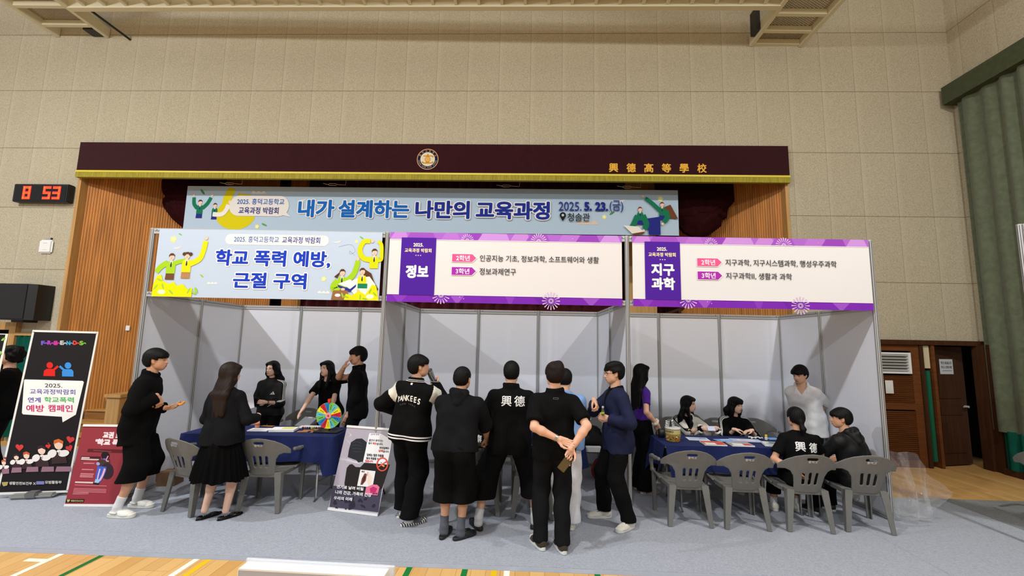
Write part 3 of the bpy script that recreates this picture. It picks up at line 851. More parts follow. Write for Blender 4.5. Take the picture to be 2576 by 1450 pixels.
def student(a, x, y, s, top, hair=HAIRB, tie=(30, 42, 72), pants=None, girl=False, arms=()):
    """flat printed figure: head at x,y of size s"""
    a.poly([(x - .9 * s, y + 1.15 * s), (x + .9 * s, y + 1.15 * s), (x + 1.25 * s, y + 2.2 * s), (x + 1.2 * s, y + 4.6 * s), (x - 1.2 * s, y + 4.6 * s), (x - 1.25 * s, y + 2.2 * s)], top)
    if pants: a.poly([(x - 1.15 * s, y + 4.5 * s), (x + 1.15 * s, y + 4.5 * s), (x + 1.2 * s, y + 6.2 * s), (x - 1.25 * s, y + 6.2 * s)], pants)
    for pts, w, hand in arms:
        P2 = [(x + u * s, y + v * s) for u, v in pts]
        a.stroke(P2, w * s, top, w * .85 * s)
        if hand: a.ell(P2[-1][0] + (P2[-1][0] - P2[-2][0]) * .35, P2[-1][1] + (P2[-1][1] - P2[-2][1]) * .35, .45 * s, .55 * s, SKIN, 14)
    a.poly([(x - .42 * s, y + 1.05 * s), (x + .42 * s, y + 1.05 * s), (x, y + 2.5 * s)], (246, 246, 244))
    a.poly([(x - .12 * s, y + 1.35 * s), (x + .12 * s, y + 1.35 * s), (x + .22 * s, y + 2.5 * s), (x, y + 2.85 * s), (x - .22 * s, y + 2.5 * s)], tie)
    a.rect(x - .3 * s, y + .6 * s, x + .3 * s, y + 1.25 * s, SKIN)
    a.ell(x, y, .72 * s, .88 * s, SKIN, 22)
    a.poly([(x - .78 * s, y + .1 * s), (x - .8 * s, y - .55 * s), (x - .4 * s, y - 1.05 * s), (x + .3 * s, y - 1.08 * s), (x + .78 * s, y - .6 * s), (x + .76 * s, y - .1 * s), (x + .5 * s, y - .45 * s), (x - .4 * s, y - .4 * s)], hair)
    if girl: a.ell(x - .85 * s, y - .5 * s, .55 * s, .5 * s, hair, 14).ell(x + .85 * s, y - .5 * s, .55 * s, .5 * s, hair, 14)
    a.stroke([(x - .1 * s, y + .02 * s), (x + .02 * s, y + .3 * s), (x - .1 * s, y + .32 * s)], .07 * s, (170, 110, 100))
    a.stroke([(x - .18 * s, y + .52 * s), (x + .16 * s, y + .5 * s)], .08 * s, (170, 84, 84))

def cloud(a, x, y, w, rgb=(238, 232, 228)):
    a.poly([(x - w / 2, y)] + [(x - w / 2 + w * (k + .5 - .5 * math.cos(math.radians(q))) / 3, y - w * .2 * math.sin(math.radians(q))) for k in range(3) for q in (20, 60, 90, 120, 160)] + [(x + w / 2, y)], rgb)
def leaf(a, x, y, s, rot, rgb=(120, 190, 70)): a.ell(x, y, s, s * .3, rgb, 12, rot)
def plane(a, x, y, s): a.poly([(x - s, y + .3 * s), (x + s, y - .25 * s), (x + .3 * s, y + .35 * s)], (240, 234, 230)).poly([(x - .2 * s, y + .1 * s), (x + s, y - .25 * s), (x, y + .5 * s)], (220, 214, 212))
def sun(a, x, y, s): 
    for k in range(5): a.ell(x + s * .5 * math.cos(k * 1.2566), y + s * .5 * math.sin(k * 1.2566), s * .42, s * .42, (236, 232, 140), 10)
    a.ell(x, y, s * .45, s * .45, (240, 240, 190), 10)

# banner 1 (design units: centimetres from its top left corner)
t, W, H = banner('fascia_banner', 'pale blue banner with large dark blue school violence lettering and cartoon students', 0.115, 2.945, 2.425, 3.285, (196, 214, 236))
a = Art(lambda u, v, h: (-W / 2 + u / 100, -0.001 - h, H - v / 100))
FIELD = (252, 226, 10); LIME = (164, 208, 36); YEL = (246, 222, 20)
sun(a, 19, 13, 4.6); plane(a, 25, 23, 6); leaf(a, 27, 6.5, 2.6, .5); leaf(a, 60, 59, 3, .7, (150, 200, 60))
cloud(a, 74, 69, 13); cloud(a, 214, 78, 15); plane(a, 227, 12, 6); leaf(a, 257, 7, 3, .6); sun(a, 251, 12, 2.6); sun(a, 213, 60, 3.4)
a.stroke([(229, 19), (244, 16), (250, 24), (244, 28), (243, 24), (250, 30)], .35, (150, 170, 196))
a.rrect(85, 5, 216, 18.5, 6.5, (238, 232, 232))
a.text('2025. 흥덕고등학교', 96, 15.4, 57, 8.0, (52, 104, 178), bold=.012, slope=.0)
a.text('교육과정 박람회', 157, 15.6, 48, 8.3, (36, 52, 140), bold=.014)
for s_, (u, v, w, h) in (('학교 폭력 예방,', (75, 46.5, 145, 21.5)), ('근절 구역', (100, 73.5, 92, 20))):
    a.text(s_, u - 1.5, v + 1.5, w + 3, h + 3, (244, 240, 240), bold=.10)
    a.text(s_, u, v, w, h, (26, 62, 190), bold=.036)
student(a, 20, 36, 4.6, LIME, arms=(([(-1, 1.6), (-2.6, 2.6), (-3.8, 4.2)], 1.6, 0), ([(.8, 1.7), (2.2, 1.2), (4.5, .7)], 1.2, 0)), pants=(110, 76, 50))
student(a, 39.5, 34, 4.6, YEL, girl=True, arms=(([(1, 2.2), (3.4, .8), (4.3, -1.8), (4.6, -4.2)], 1.5, 1),), pants=(176, 128, 84))
for k in range(-2, 3): a.stroke([(39.5 + k * 2.4, 57), (39.5 + k * 2.5, 63)], .25, (214, 176, 130))
a.poly([(0.3, 85.6), (0.3, 72), (4, 60), (9, 58), (12, 66), (20, 70), (26, 67), (30, 72), (38, 70), (44, 76), (50, 74), (50, 85.6)], FIELD)
for x, y, r in ((8, 65, .4), (13, 73, 1.2), (4, 74, 2.2), (24, 80, .8), (46, 78, 2.0), (52, 80, .5), (55, 77, 1.1)): leaf(a, x, y, 4.2, r, (158, 206, 60))
a.ell(12, 80, 5, 3, (250, 244, 200), 12)
# right hand group
a.poly([(262, 84), (264, 58), (268, 52), (274, 60), (280, 74), (278, 85.6)], (104, 66, 40))
student(a, 274.5, 25.5, 4.4, (214, 218, 20), arms=(([(-.9, 2.2), (-3.2, 1.6), (-4.2, -.6), (-3.2, -3), (-1.4, -3.2)], 1.5, 1), ([(.9, 2.2), (1.9, 2.0), (2.0, .4), (1.8, -2.2), (.9, -3.2)], 1.2, 0)))
student(a, 236, 52, 4.4, LIME, hair=(84, 56, 44), arms=(([(.9, 2.6), (3, .6), (4, -2.2), (4.1, -3.6)], 1.6, 1), ([(-1, 2.4), (-2.2, 4.2), (-.8, 5.4)], 2.2, 0)), pants=(150, 106, 70))
a.poly([(226, 57), (234, 50), (230, 59)], (84, 56, 44))
a.poly([(262, 46), (272, 52), (276, 62), (282, 72), (272, 76), (264, 62)], (92, 58, 40))
a.poly([(240, 66), (256, 58), (270, 56), (278, 66), (278, 80), (256, 84), (250, 76)], (240, 236, 230))
student(a, 261, 50, 4.4, YEL, hair=(92, 58, 40))
a.poly([(231, 67), (247, 72), (254, 66), (254, 69), (247, 76), (232, 70)], (38, 52, 150)).poly([(231.5, 66), (246, 60), (254, 65), (247, 71)], (244, 242, 240))
a.rect(256, 65, 268, 71, (22, 130, 96)); a.ell(257, 74, 2, 2.6, SKIN, 12); a.ell(238, 72.5, 2.6, 1.6, SKIN, 12)
a.poly([(224, 85.6), (226, 74), (244, 74), (246, 85.6)], (150, 106, 70))
a.poly([(240, 85.6), (242, 78), (250, 80), (258, 74), (266, 79), (274, 66), (279, 68), (281, 76), (282.6, 85.6)], FIELD)
for x, y, r in ((238, 80, 1.2), (243, 82, .3), (260, 82, 1.6), (272, 74, 2.0), (278, 78, .8), (266, 84, .2)): leaf(a, x, y, 3.6, r, (146, 200, 60))
a.ell(272, 81, 5, 3, (248, 244, 206), 12); a.ell(232, 80, 3.6, 2, (246, 244, 240), 12)
a.build('printed_artwork', t)

def firework(a, x, y, r, rgb, lo=0, hi=360, n=14, dots=True):
    for k in range(n):
        th = math.radians(lo + (hi - lo) * k / (n - (0 if hi - lo == 360 else 1)))
        a.stroke([(x + r * .45 * math.cos(th), y + r * .45 * math.sin(th)), (x + r * math.cos(th), y + r * math.sin(th))], r * .05, rgb, r * .13)
        if dots: a.stroke([(x + r * .12 * math.cos(th + .2), y + r * .12 * math.sin(th + .2)), (x + r * .34 * math.cos(th + .2), y + r * .34 * math.sin(th + .2))], r * .05, rgb)
def purple_banner(label, x0, x1, big, l1, l2, paper, w1, w2):
    t, W, H = banner('fascia_banner', label, x0, x1, 2.42, 3.295, (236, 234, 236) if paper else (238, 239, 242))
    a = Art(lambda u, v, h: (-W / 2 + u / 100, -0.001 - h, H - v / 100))
    w = W * 100; hh = H * 100
    a.rect(0, 0, w, 9.2, (172, 104, 208)); a.rect(0, hh - 9.2, w, hh, (124, 44, 184))
    tri = [(196, 136, 220), (160, 84, 198), (184, 116, 214), (150, 70, 190), (200, 146, 226)]
    for k, (p, q) in enumerate(((0, 24), (20, 58), (64, 88), (92, 118), (110, 150), (150, 176), (170, 200), (210, 240), (232, 262), (262, 288))):
        a.poly([(p, 9.2), (p + 6, 0), (q - 4, 0), (q, 9.2)], tri[k % 5])
    tri2 = [(140, 60, 196), (112, 40, 172), (156, 84, 206), (120, 44, 180)]
    for k, (p, q) in enumerate(((6, 26), (52, 66), (78, 96), (116, 128), (146, 158), (180, 200), (240, 262), (268, 288))):
        a.poly([(p, hh - 9.2), (q, hh - 9.2), ((p + q) / 2 + 2, hh), ((p + q) / 2 - 2, hh)], tri2[k % 4])
    Fw = (222, 190, 236)
    firework(a, 97, 9, 8, Fw, 190, 350, 9); firework(a, 186, 9, 10, Fw, 180, 360, 11)
    firework(a, 67, hh - 9.2, 11, Fw, 0, 180, 9); firework(a, 202, hh - 4.4, 11, Fw, 0, 360, 16)
    for x, y in ((90, hh - 7), (95, hh - 5), (228, 5), (120, 7)): a.ell(x, y, .6, .6, Fw, 8)
    a.rect(0.2, 9, w - .2, 9.5, (248, 246, 246)); a.rect(.2, hh - 9.6, w - .2, hh - 9.1, (250, 248, 248))
    a.rect(15, 6.8, 58.4, hh - 8.6, (78, 34, 158))
    Y = (250, 236, 170)
    a.text('2025.', 30, 18.2, 12.6, 4.5, (252, 246, 214), bold=.03)
    a.text('교육과정 박람회', 19.5, 25.6, 33.5, 5.2, Y, bold=.024)
    for k in range(3): a.ell(33.8 + 2.9 * k, 29.3, .75, .75, (214, 190, 230), 10)
    Wt = (248, 246, 250)
    if len(big) == 1: a.text(big[0], 22, 58, 28.5, 16.5, Wt, bold=.05)
    else: a.text(big[0], 22.6, 49.5, 28.5, 15.5, Wt, bold=.045); a.text(big[1], 22.6, 67, 28.8, 15.5, Wt, bold=.045)
    for k, (num, c, txt, wt) in enumerate((('2학년', (232, 92, 150), l1, w1), ('3학년', (170, 48, 178), l2, w2))):
        v = 37.5 + 16.5 * k
        a.poly([(78.4, v - 11.3), (104.5, v - 11.3), (110, v - 6), (104.5, v - .4), (78.4, v - .4)], (246, 246, 246))
        a.poly([(79, v - 10.8), (104, v - 10.8), (109, v - 6), (104, v - .9), (79, v - .9)], c)
        a.text(num, 84, v - 2.2, 17, 7.2, (248, 236, 246), bold=.022)
        a.text(txt, 113.5, v - 1.6, wt, 8.6, (58, 56, 62), bold=.008)
    a.build('printed_artwork', t)
purple_banner('purple and white banner with 정보 in a violet block, on the middle booth', 3.04, 5.93, ['정보'], '인공지능 기초, 정보과학, 소프트웨어와 생활', '정보과제연구', True, 147, 45)
purple_banner('purple and white banner with 지구과학 in a violet block, on the right booth', 6.06, 8.955, ['지구', '과학'], '지구과학, 지구시스템과학, 행성우주과학', '지구과학Ⅱ, 생활과 과학', False, 135, 80)

# big banner across the stage, behind the fascias
t = thing('stage_banner', 'long pale blue banner across the stage announcing the curriculum fair', 'banner', (2.83, 2.96, 4.05), hall=True)
W, H = 9.74, 0.90
def sb(u, v, h):   # u, v in centimetres from the top left corner
    x = -W / 2 + u / 100
    z = H - v / 100
    sag = 0.02 * math.sin(x * 2.6) * (v / 90) + 0.012 * math.sin(x * 5.1 + 1)
    return (x, -h, z)
m = MB()
bl = mat('stage_banner_sheet', (176, 196, 214), rough=0.65, spec=0.2, bump=0.25, bscale=2.0)
m.grid(lambda p, q: sb(p * 974, 90 - q * 90, 0), 90, 8, bl)
m.build('sheet', t, fix=False)
a = Art(lambda u, v, h: sb(u, v, h * 3))
GRN = (22, 116, 82); NAVY = (38, 44, 128); SUNY = (214, 200, 20)
a.ell(104, 58, 40, 31, SUNY, 30).poly([(72, 50), (76, 22), (84, 4), (96, 3), (98, 9), (92, 30), (88, 52)], SUNY).poly([(104, 14), (132, 17), (124, 24), (106, 22)], SUNY)
cloud(a, 147, 15, 30, (224, 214, 200)); cloud(a, 800, 70, 40, (214, 196, 178)); plane(a, 236, 26, 10); plane(a, 862, 22, 11)
leaf(a, 32, 12, 7, .9, (70, 140, 70)); leaf(a, 164, 78, 6, .4, (90, 160, 70)); sun(a, 150, 82, 5); sun(a, 832, 55, 5); sun(a, 940, 18, 6); leaf(a, 847, 47, 6, -.6, (80, 140, 70))
student(a, 30, 34, 5.2, GRN, hair=(70, 50, 44), arms=(([(-1, 2.3), (-2.4, .6), (-2.7, -2)], 1.5, 1), ([(1, 2.3), (2.8, .4), (4.0, -2)], 1.5, 1)), pants=NAVY)
student(a, 61, 40, 4.6, GRN, hair=(80, 54, 46), pants=NAVY)
a.stroke([(58, 58), (76, 58), (85, 48), (88, 38)], 9, (232, 226, 220)); a.ell(90, 33, 3, 4, SKIN, 12)
a.rrect(90, 19, 211, 61, 20, (226, 220, 214)).poly([(198, 58), (216, 62), (204, 50)], (226, 220, 214))
a.text('2025. 흥덕고등학교', 105, 37.5, 96, 12.5, (44, 92, 168), bold=.018)
a.text('교육과정 박람회', 110, 56.5, 81, 14, (40, 40, 118), bold=.02)
for s_, u, w, c in (('내가', 230, 73, (24, 100, 182)), ('설계하는', 311, 141, (24, 100, 182)), ('나만의', 464, 107, (30, 48, 140)), ('교육과정', 583, 144, (30, 48, 140))):
    a.text(s_, u - 2, 64.5, w + 4, 40.5, (234, 230, 228), bold=.10)
    a.text(s_, u, 62.5, w, 36.5, c, bold=.04)
a.text('2025.', 744, 44, 44, 18, (44, 60, 140), bold=.01).text('5.', 793, 44, 15, 18, (34, 44, 130), bold=.05).text('23.', 814, 44, 25, 18, (34, 44, 130), bold=.05).text('(금)', 842, 46.5, 26, 24, (44, 60, 140), bold=.01)
a.ell(752, 53, 6, 6, (28, 28, 32), 18).poly([(746.6, 55.5), (757.4, 55.5), (752, 65)], (28, 28, 32)).ell(752, 53, 2.6, 2.6, (190, 200, 208), 12)
a.text('청솔관', 761, 65, 43, 16.5, (42, 44, 50), bold=.012)
a.poly([(944, 36), (958, 30), (972, 58), (956, 56)], (110, 66, 44))
student(a, 942, 30, 4.8, GRN, hair=(110, 66, 44), arms=(([(-.9, 2.4), (-4, -.6), (-6.6, -2.6)], 1.7, 1), ([(1, 2.4), (2, 5), (.6, 7.2)], 2.2, 1)), pants=NAVY)
a.poly([(912, 58), (938, 54), (938, 90), (916, 90)], (38, 44, 128))
student(a, 900, 40, 4.8, GRN, hair=(110, 66, 44), arms=(([(-1, 2.6), (-2.8, 6.4), (-3.6, 7.4)], 2.2, 0), ([(1, 2.4), (2.4, 6), (1.6, 8)], 2.4, 1)), pants=NAVY)
a.poly([(868, 72), (896, 74), (906, 84), (884, 88)], (236, 228, 214)).poly([(884, 88), (906, 84), (908, 87), (888, 91)], (110, 66, 44))
a.build('printed_artwork', t)
for k, u in enumerate((-4.0, -1.9, 1.55, 3.9)):
    t = thing('turnbuckle', ['leftmost', 'second', 'third', 'rightmost'][k] + ' of the wire turnbuckles above the stage banner', 'turnbuckle', (2.83 + u, 2.94, 5.0), hall=True, group='turnbuckles holding the stage banner')
    m = MB(); m.tube([(-0.2, 0, 0.02), (-0.1, 0, 0)], .005, M_CREAM, 6); m.tube([(0.1, 0, 0), (0.25, 0, -0.01), (.26, 0, .14)], .004, M_CREAM, 6); m.build('wire', t)
    m = MB(); m.tube([(-0.1, 0, 0), (-0.07, 0, .018), (0.05, 0, .018), (0.1, 0, 0), (.05, 0, -.018), (-.07, 0, -.018), (-.1, 0, 0)], .005, M_CREAM, 6); m.build('body', t)

# fourth booth, only its corner post and a strip of banner at the right edge of the picture
t = thing('exhibition_booth', 'aluminium corner post with purple banner of a nearer booth at the right edge', 'booth', (9.95, -0.80, 0), rz=math.radians(-52))
post(t, 0, 0, HT); post(t, 3, 0, HT)
rail(t, (0, 0), (3, 0), HT - 0.07, HT, 'fascia_rail'); rail(t, (0, 0), (3, 0), HP - 0.06, HP, 'fascia_rail')
m = MB(); m.box(0.10, 2.9, -0.04, -0.034, 2.42, 3.295, P((240, 238, 238))); m.box(0.10, 2.9, -0.043, -0.04, 3.20, 3.295, P((166, 92, 204))); m.box(0.10, 2.9, -0.043, -0.04, 2.42, 2.52, P((124, 44, 184)))
m.build('banner', t)
# ================================================================== PEOPLE: distance fields turned into smooth meshes
V3 = lambda *a: np.array(a, dtype=float)
def unit(v):
    v = np.asarray(v, float); n = np.linalg.norm(v)
    return v / n if n > 1e-9 else v

def smin(a, b, k):
    h = np.maximum(k - np.abs(a - b), 0.0) / k
    return np.minimum(a, b) - h * h * k * 0.25

class Field:
    """smooth union of capsules and ellipsoids"""
    def __init__(self, k=0.03):
        self.p = []; self.k = k
    def cap(self, a, b, ra, rb=None):
        self.p.append(('c', np.asarray(a, float), np.asarray(b, float), ra, ra if rb is None else rb)); return self
    def ell(self, c, r, R=None):
        self.p.append(('e', np.asarray(c, float), np.asarray(r, float), np.eye(3) if R is None else np.asarray(R, float))); return self
    def copy(self, inf=0.0):
        f = Field(self.k)
        for q in self.p:
            f.p.append(('c', q[1], q[2], q[3] + inf, q[4] + inf) if q[0] == 'c' else ('e', q[1], q[2] + inf, q[3]))
        return f
    def __call__(self, X):
        d = None
        for q in self.p:
            if q[0] == 'c':
                ba = q[2] - q[1]; pa = X - q[1]
                h = np.clip(pa @ ba / max(ba @ ba, 1e-12), 0, 1)
                t = pa - h[:, None] * ba
                di = np.sqrt(np.einsum('ij,ij->i', t, t)) - (q[3] + (q[4] - q[3]) * h)
            else:
                L = (X - q[1]) @ q[3].T
                a = L / q[2]; k0 = np.sqrt(np.einsum('ij,ij->i', a, a)); b = a / q[2]
                k1 = np.sqrt(np.einsum('ij,ij->i', b, b)) + 1e-9
                di = np.where(k0 < 1e-3, -q[2].min(), k0 * (k0 - 1.0) / k1)
            d = di if d is None else smin(d, di, self.k)
        return d
    def bounds(self, pad=0.02):
        lo = np.full(3, 1e9); hi = -lo
        for q in self.p:
            if q[0] == 'c':
                r = max(q[3], q[4])
                lo = np.minimum(lo, np.minimum(q[1], q[2]) - r); hi = np.maximum(hi, np.maximum(q[1], q[2]) + r)
            else:
                e = np.sqrt(((q[3].T * q[2]) ** 2).sum(1))
                lo = np.minimum(lo, q[1] - e); hi = np.maximum(hi, q[1] + e)
        return lo - pad, hi + pad

_COR = np.array([(i, j, k) for i in (0, 1) for j in (0, 1) for k in (0, 1)])
_EDG = [(a, b) for a in range(8) for b in range(a + 1, 8) if np.abs(_COR[a] - _COR[b]).sum() == 1]
def surface(fn, lo, hi, h):
    """surface nets of fn(points) < 0 on a grid of step h"""
    n = np.maximum(np.ceil((hi - lo) / h).astype(int) + 2, 4)
    n = ((n + 3) // 4) * 4
    nb = n // 4
    g = [lo[i] + (np.arange(nb[i]) * 4 + 1.5) * h for i in range(3)]
    BC = np.stack(np.meshgrid(*g, indexing='ij'), -1).reshape(-1, 3)
    db = fn(BC)
    act = np.abs(db) < h * 7.0
    D = np.repeat(np.repeat(np.repeat(db.reshape(nb), 4, 0), 4, 1), 4, 2)
    ai = np.argwhere(act.reshape(nb))
    loc = np.stack(np.meshgrid(*[np.arange(4)] * 3, indexing='ij'), -1).reshape(-1, 3)
    idx = (ai[:, None, :] * 4 + loc[None]).reshape(-1, 3)
    pts = lo + idx * h
    D[idx[:, 0], idx[:, 1], idx[:, 2]] = np.concatenate([fn(c) for c in np.array_split(pts, max(1, len(pts) // 120000))]) if len(pts) else 0
    S = D < 0
    c = np.zeros(tuple(n - 1), np.int8)
    for o in _COR:
        c += S[o[0]:o[0] + n[0] - 1, o[1]:o[1] + n[1] - 1, o[2]:o[2] + n[2] - 1]
    cells = np.argwhere((c > 0) & (c < 8))
    if not len(cells):
        return np.zeros((0, 3)), np.zeros((0, 4), int)
    val = np.stack([D[cells[:, 0] + o[0], cells[:, 1] + o[1], cells[:, 2] + o[2]] for o in _COR], 1)
    acc = np.zeros((len(cells), 3)); cnt = np.zeros(len(cells))
    for a, b in _EDG:
        va, vb = val[:, a], val[:, b]
        x = (va < 0) != (vb < 0)
        t = np.where(x, va / np.where(np.abs(va - vb) < 1e-12, 1, va - vb), 0)
        acc += np.where(x[:, None], _COR[a] + t[:, None] * (_COR[b] - _COR[a]), 0); cnt += x
    verts = lo + (cells + acc / cnt[:, None]) * h
    ind = -np.ones(tuple(n - 1), int); ind[cells[:, 0], cells[:, 1], cells[:, 2]] = np.arange(len(cells))
    faces = []
    for ax in range(3):
        u, v = [(1, 2), (2, 0), (0, 1)][ax]
        sl0 = [slice(None)] * 3; sl1 = [slice(None)] * 3
        sl0[ax] = slice(0, -1); sl1[ax] = slice(1, None)
        A, B = S[tuple(sl0)], S[tuple(sl1)]
        e = np.argwhere(A != B)
        e = e[(e[:, u] > 0) & (e[:, v] > 0) & (e[:, u] < n[u] - 1) & (e[:, v] < n[v] - 1)]
        if not len(e): continue
        q = []
        for du, dv in ((-1, -1), (0, -1), (0, 0), (-1, 0)):
            w = e.copy(); w[:, u] += du; w[:, v] += dv
            q.append(ind[w[:, 0], w[:, 1], w[:, 2]])
        q = np.stack(q, 1)
        flip = ~A[e[:, 0], e[:, 1], e[:, 2]]
        q[flip] = q[flip][:, ::-1]
        faces.append(q[(q >= 0).all(1)])
    return verts, np.concatenate(faces)

def smooth_obj(name, chunks, parent):
    """chunks: list of (verts, faces, material or (list of materials, per-face index))"""
    vs = []; fs = []; mi = []; mats = []; o = 0
    for v, f, m in chunks:
        if len(f) == 0: continue
        vs.append(v); fs.append(f + o); o += len(v)
        ml, ix = m if isinstance(m, tuple) else ([m], np.zeros(len(f), int))
        mp = []
        for q in ml:
            if q not in mats: mats.append(q)
            mp.append(mats.index(q))
        mi.append(np.array(mp)[ix])
    vs = np.concatenate(vs); fs = np.concatenate(fs); mi = np.concatenate(mi)
    me = bpy.data.meshes.new(name)
    me.vertices.add(len(vs)); me.vertices.foreach_set('co', vs.astype(np.float32).ravel())
    me.loops.add(len(fs) * 4); me.loops.foreach_set('vertex_index', fs.astype(np.int32).ravel())
    me.polygons.add(len(fs)); me.polygons.foreach_set('loop_start', np.arange(len(fs), dtype=np.int32) * 4)
    for m in mats: me.materials.append(m)
    me.polygons.foreach_set('material_index', mi.astype(np.int32))
    me.polygons.foreach_set('use_smooth', np.ones(len(fs), bool))
    me.update(calc_edges=True); me.validate()
    ob = bpy.data.objects.new(name, me); COL.objects.link(ob)
    if parent is not None: ob.parent = parent
    return ob

def skin_mat(rgb):
    n = 'skin_%02x%02x%02x' % rgb
    if n in _mats: return _mats[n]
    m = mat(n, rgb, rough=0.5, spec=0.35)
    b = m.node_tree.nodes['Principled BSDF']
    b.inputs['Subsurface Weight'].default_value = 0.12
    b.inputs['Subsurface Radius'].default_value = (0.012, 0.005, 0.003)
    b.inputs['Subsurface Scale'].default_value = 0.6
    return m
M_BROW = mat('eyebrow_hair', (46, 34, 30), rough=0.8); M_EYE = mat('eye_dark', (26, 18, 16), rough=0.25); M_EYEW = mat('eye_white', (206, 198, 192), rough=0.35)
M_LIP = {}
def lip_mat(rgb): return mat('lips_%02x%02x%02x' % rgb, rgb, rough=0.45)
M_HAIRK = mat('black_hair', (11, 10, 11), rough=0.55, spec=0.16, bump=0.35, bscale=1.0, stretch=(160, 160, 9))
M_HAIRB = mat('dark_brown_hair', (34, 21, 17), rough=0.52, spec=0.22, bump=0.35, bscale=1.0, stretch=(160, 160, 9))
M_HAIRD = mat('brown_black_hair', (27, 18, 16), rough=0.55, spec=0.16, bump=0.35, bscale=1.0, stretch=(160, 160, 9))

def cloth(name, rgb, rough=0.85, bump=0.25, bscale=220, sheen=0.12, spec=0.2):
    return mat(name, rgb, rough=rough, spec=spec, noise=0.08, nscale=14, bump=bump, bscale=bscale, sheen=sheen)
C_BLACK = cloth('black_cotton', (11, 11, 12), sheen=0, spec=.1); C_BLACK2 = cloth('washed_black_cotton', (19, 20, 23), sheen=0, spec=.1); C_SATIN = cloth('black_nylon', (13, 13, 15), rough=0.55, bump=0.12, bscale=30, spec=0.28, sheen=0)
C_WOOL = cloth('black_wool', (13, 13, 14), rough=0.95, sheen=0, spec=.08); C_TULLE = cloth('black_tulle', (9, 9, 10), rough=0.9, sheen=0, spec=.05)
C_NAVY = cloth('navy_blazer_cloth', (24, 30, 60), rough=0.8, sheen=0); C_LBLUE = cloth('light_blue_blazer_cloth', (118, 154, 206), rough=0.8); C_WHITE = cloth('white_cotton', (222, 222, 224), rough=0.85)
C_WHITE2 = cloth('white_trouser_cloth', (214, 214, 222), rough=0.8); C_PURPLE = cloth('purple_knit', (66, 26, 132), rough=0.8); C_IVORY = cloth('ivory_nylon', (222, 220, 210), rough=0.5, bump=0.12, bscale=30)
C_CREAM = mat('cream_leather', (226, 222, 208), rough=0.45); C_GREY = cloth('grey_knit', (84, 88, 96)); C_SOCKW = cloth('white_sock_knit', (214, 214, 216))
S_WHITE = mat('white_rubber', (224, 222, 214), rough=0.5); S_BLACK = mat('black_rubber', (24, 24, 26), rough=0.5); S_BROWN = cloth('dark_brown_shoe_knit', (58, 48, 36)); S_GREY = mat('grey_rubber', (66, 68, 72), rough=0.6)
S_PATENT = mat('black_patent', (16, 15, 16), rough=0.25)

def ik(a, b, l1, l2, hint):
    a = np.asarray(a, float); b = np.asarray(b, float)
    d = b - a; L = np.linalg.norm(d)
    if L > (l1 + l2) * 0.999:
        b = a + d / L * (l1 + l2) * 0.999; d = b - a; L = np.linalg.norm(d)
    x = (l1 * l1 - l2 * l2 + L * L) / (2 * L); hh = math.sqrt(max(l1 * l1 - x * x, 0))
    u = d / L; w = np.asarray(hint, float); w = unit(w - (w @ u) * u)
    return a + u * x + w * hh, b

def frame(fwd, up):
    f = unit(fwd); r = unit(np.cross(f, up)); u = np.cross(r, f)
    return np.stack([r, f, u])      # rows: right, forward, up

def hand_mesh(wrist, d, palm, side, sc, curl, skin, h=0.0034, thumb=0.5, spread=1.0):
    """palm, four separate fingers and a thumb. d: finger direction, palm: normal out of the palm, side: +1 right hand"""
    d = unit(d); n = unit(palm - (np.asarray(palm, float) @ d) * d); lat = np.cross(n, d) * side   # lat points to the thumb side
    B = np.stack([lat, d, n])
    def L(x, y, z): return np.asarray(wrist) + (x * lat + y * d + z * n) * sc
    f = Field(0.012)
    f.cap(L(0, -0.02, 0), L(0, 0.012, 0), 0.026 * sc, 0.027 * sc)
    for x in (-0.026, -0.009, 0.009, 0.026):
        f.cap(L(x * .75, 0.012, 0), L(x, 0.078, 0.002), 0.0165 * sc, 0.0125 * sc)
    base = f
    fs = [base]
    lens = {0.028: (.036, .024, .019), 0.0095: (.042, .027, .021), -0.0095: (.039, .026, .020), -0.027: (.030, .019, .017)}
    for i, (x, ls) in enumerate(lens.items()):
        g = Field(0.004)
        a = np.array([x, 0.076, 0.002]); ang = 0.0; sp = x * 2.2 * spread
        r = 0.0092 if i < 3 else 0.0080
        c = curl[i] if isinstance(curl, (tuple, list)) else curl
        for j, l in enumerate(ls):
            ang += c * (0.95, 1.25, 0.8)[j]
            b = a + l * np.array([math.sin(sp) * math.cos(ang), math.cos(ang) * math.cos(sp), math.sin(ang)])
            g.cap(L(*a), L(*b), r * sc, r * 0.9 * sc)
            a = b; r *= 0.92
        fs.append(g)
    g = Field(0.006)
    a = np.array([0.022, 0.014, 0.004]); b = a + np.array([0.026, 0.028, 0.010 + 0.014 * thumb]); c2 = b + np.array([0.012 - .012 * thumb, 0.028, 0.006 + 0.02 * thumb]); e = c2 + np.array([0.002 - .012 * thumb, 0.024, 0.004 + .014 * thumb])
    g.cap(L(*a), L(*b), 0.0155 * sc, 0.0115 * sc).cap(L(*b), L(*c2), 0.0112 * sc, 0.0098 * sc).cap(L(*c2), L(*e), 0.0098 * sc, 0.0082 * sc)
    fs.append(g)
    def fn(X):
        dd = fs[0](X)
        for q in fs[1:]:
            dd = smin(dd, q(X), 0.007)
        return dd
    lo = np.min([q.bounds(0.01)[0] for q in fs], 0); hi = np.max([q.bounds(0.01)[1] for q in fs], 0)
    v, fc = surface(fn, lo, hi, h)
    return v, fc, skin

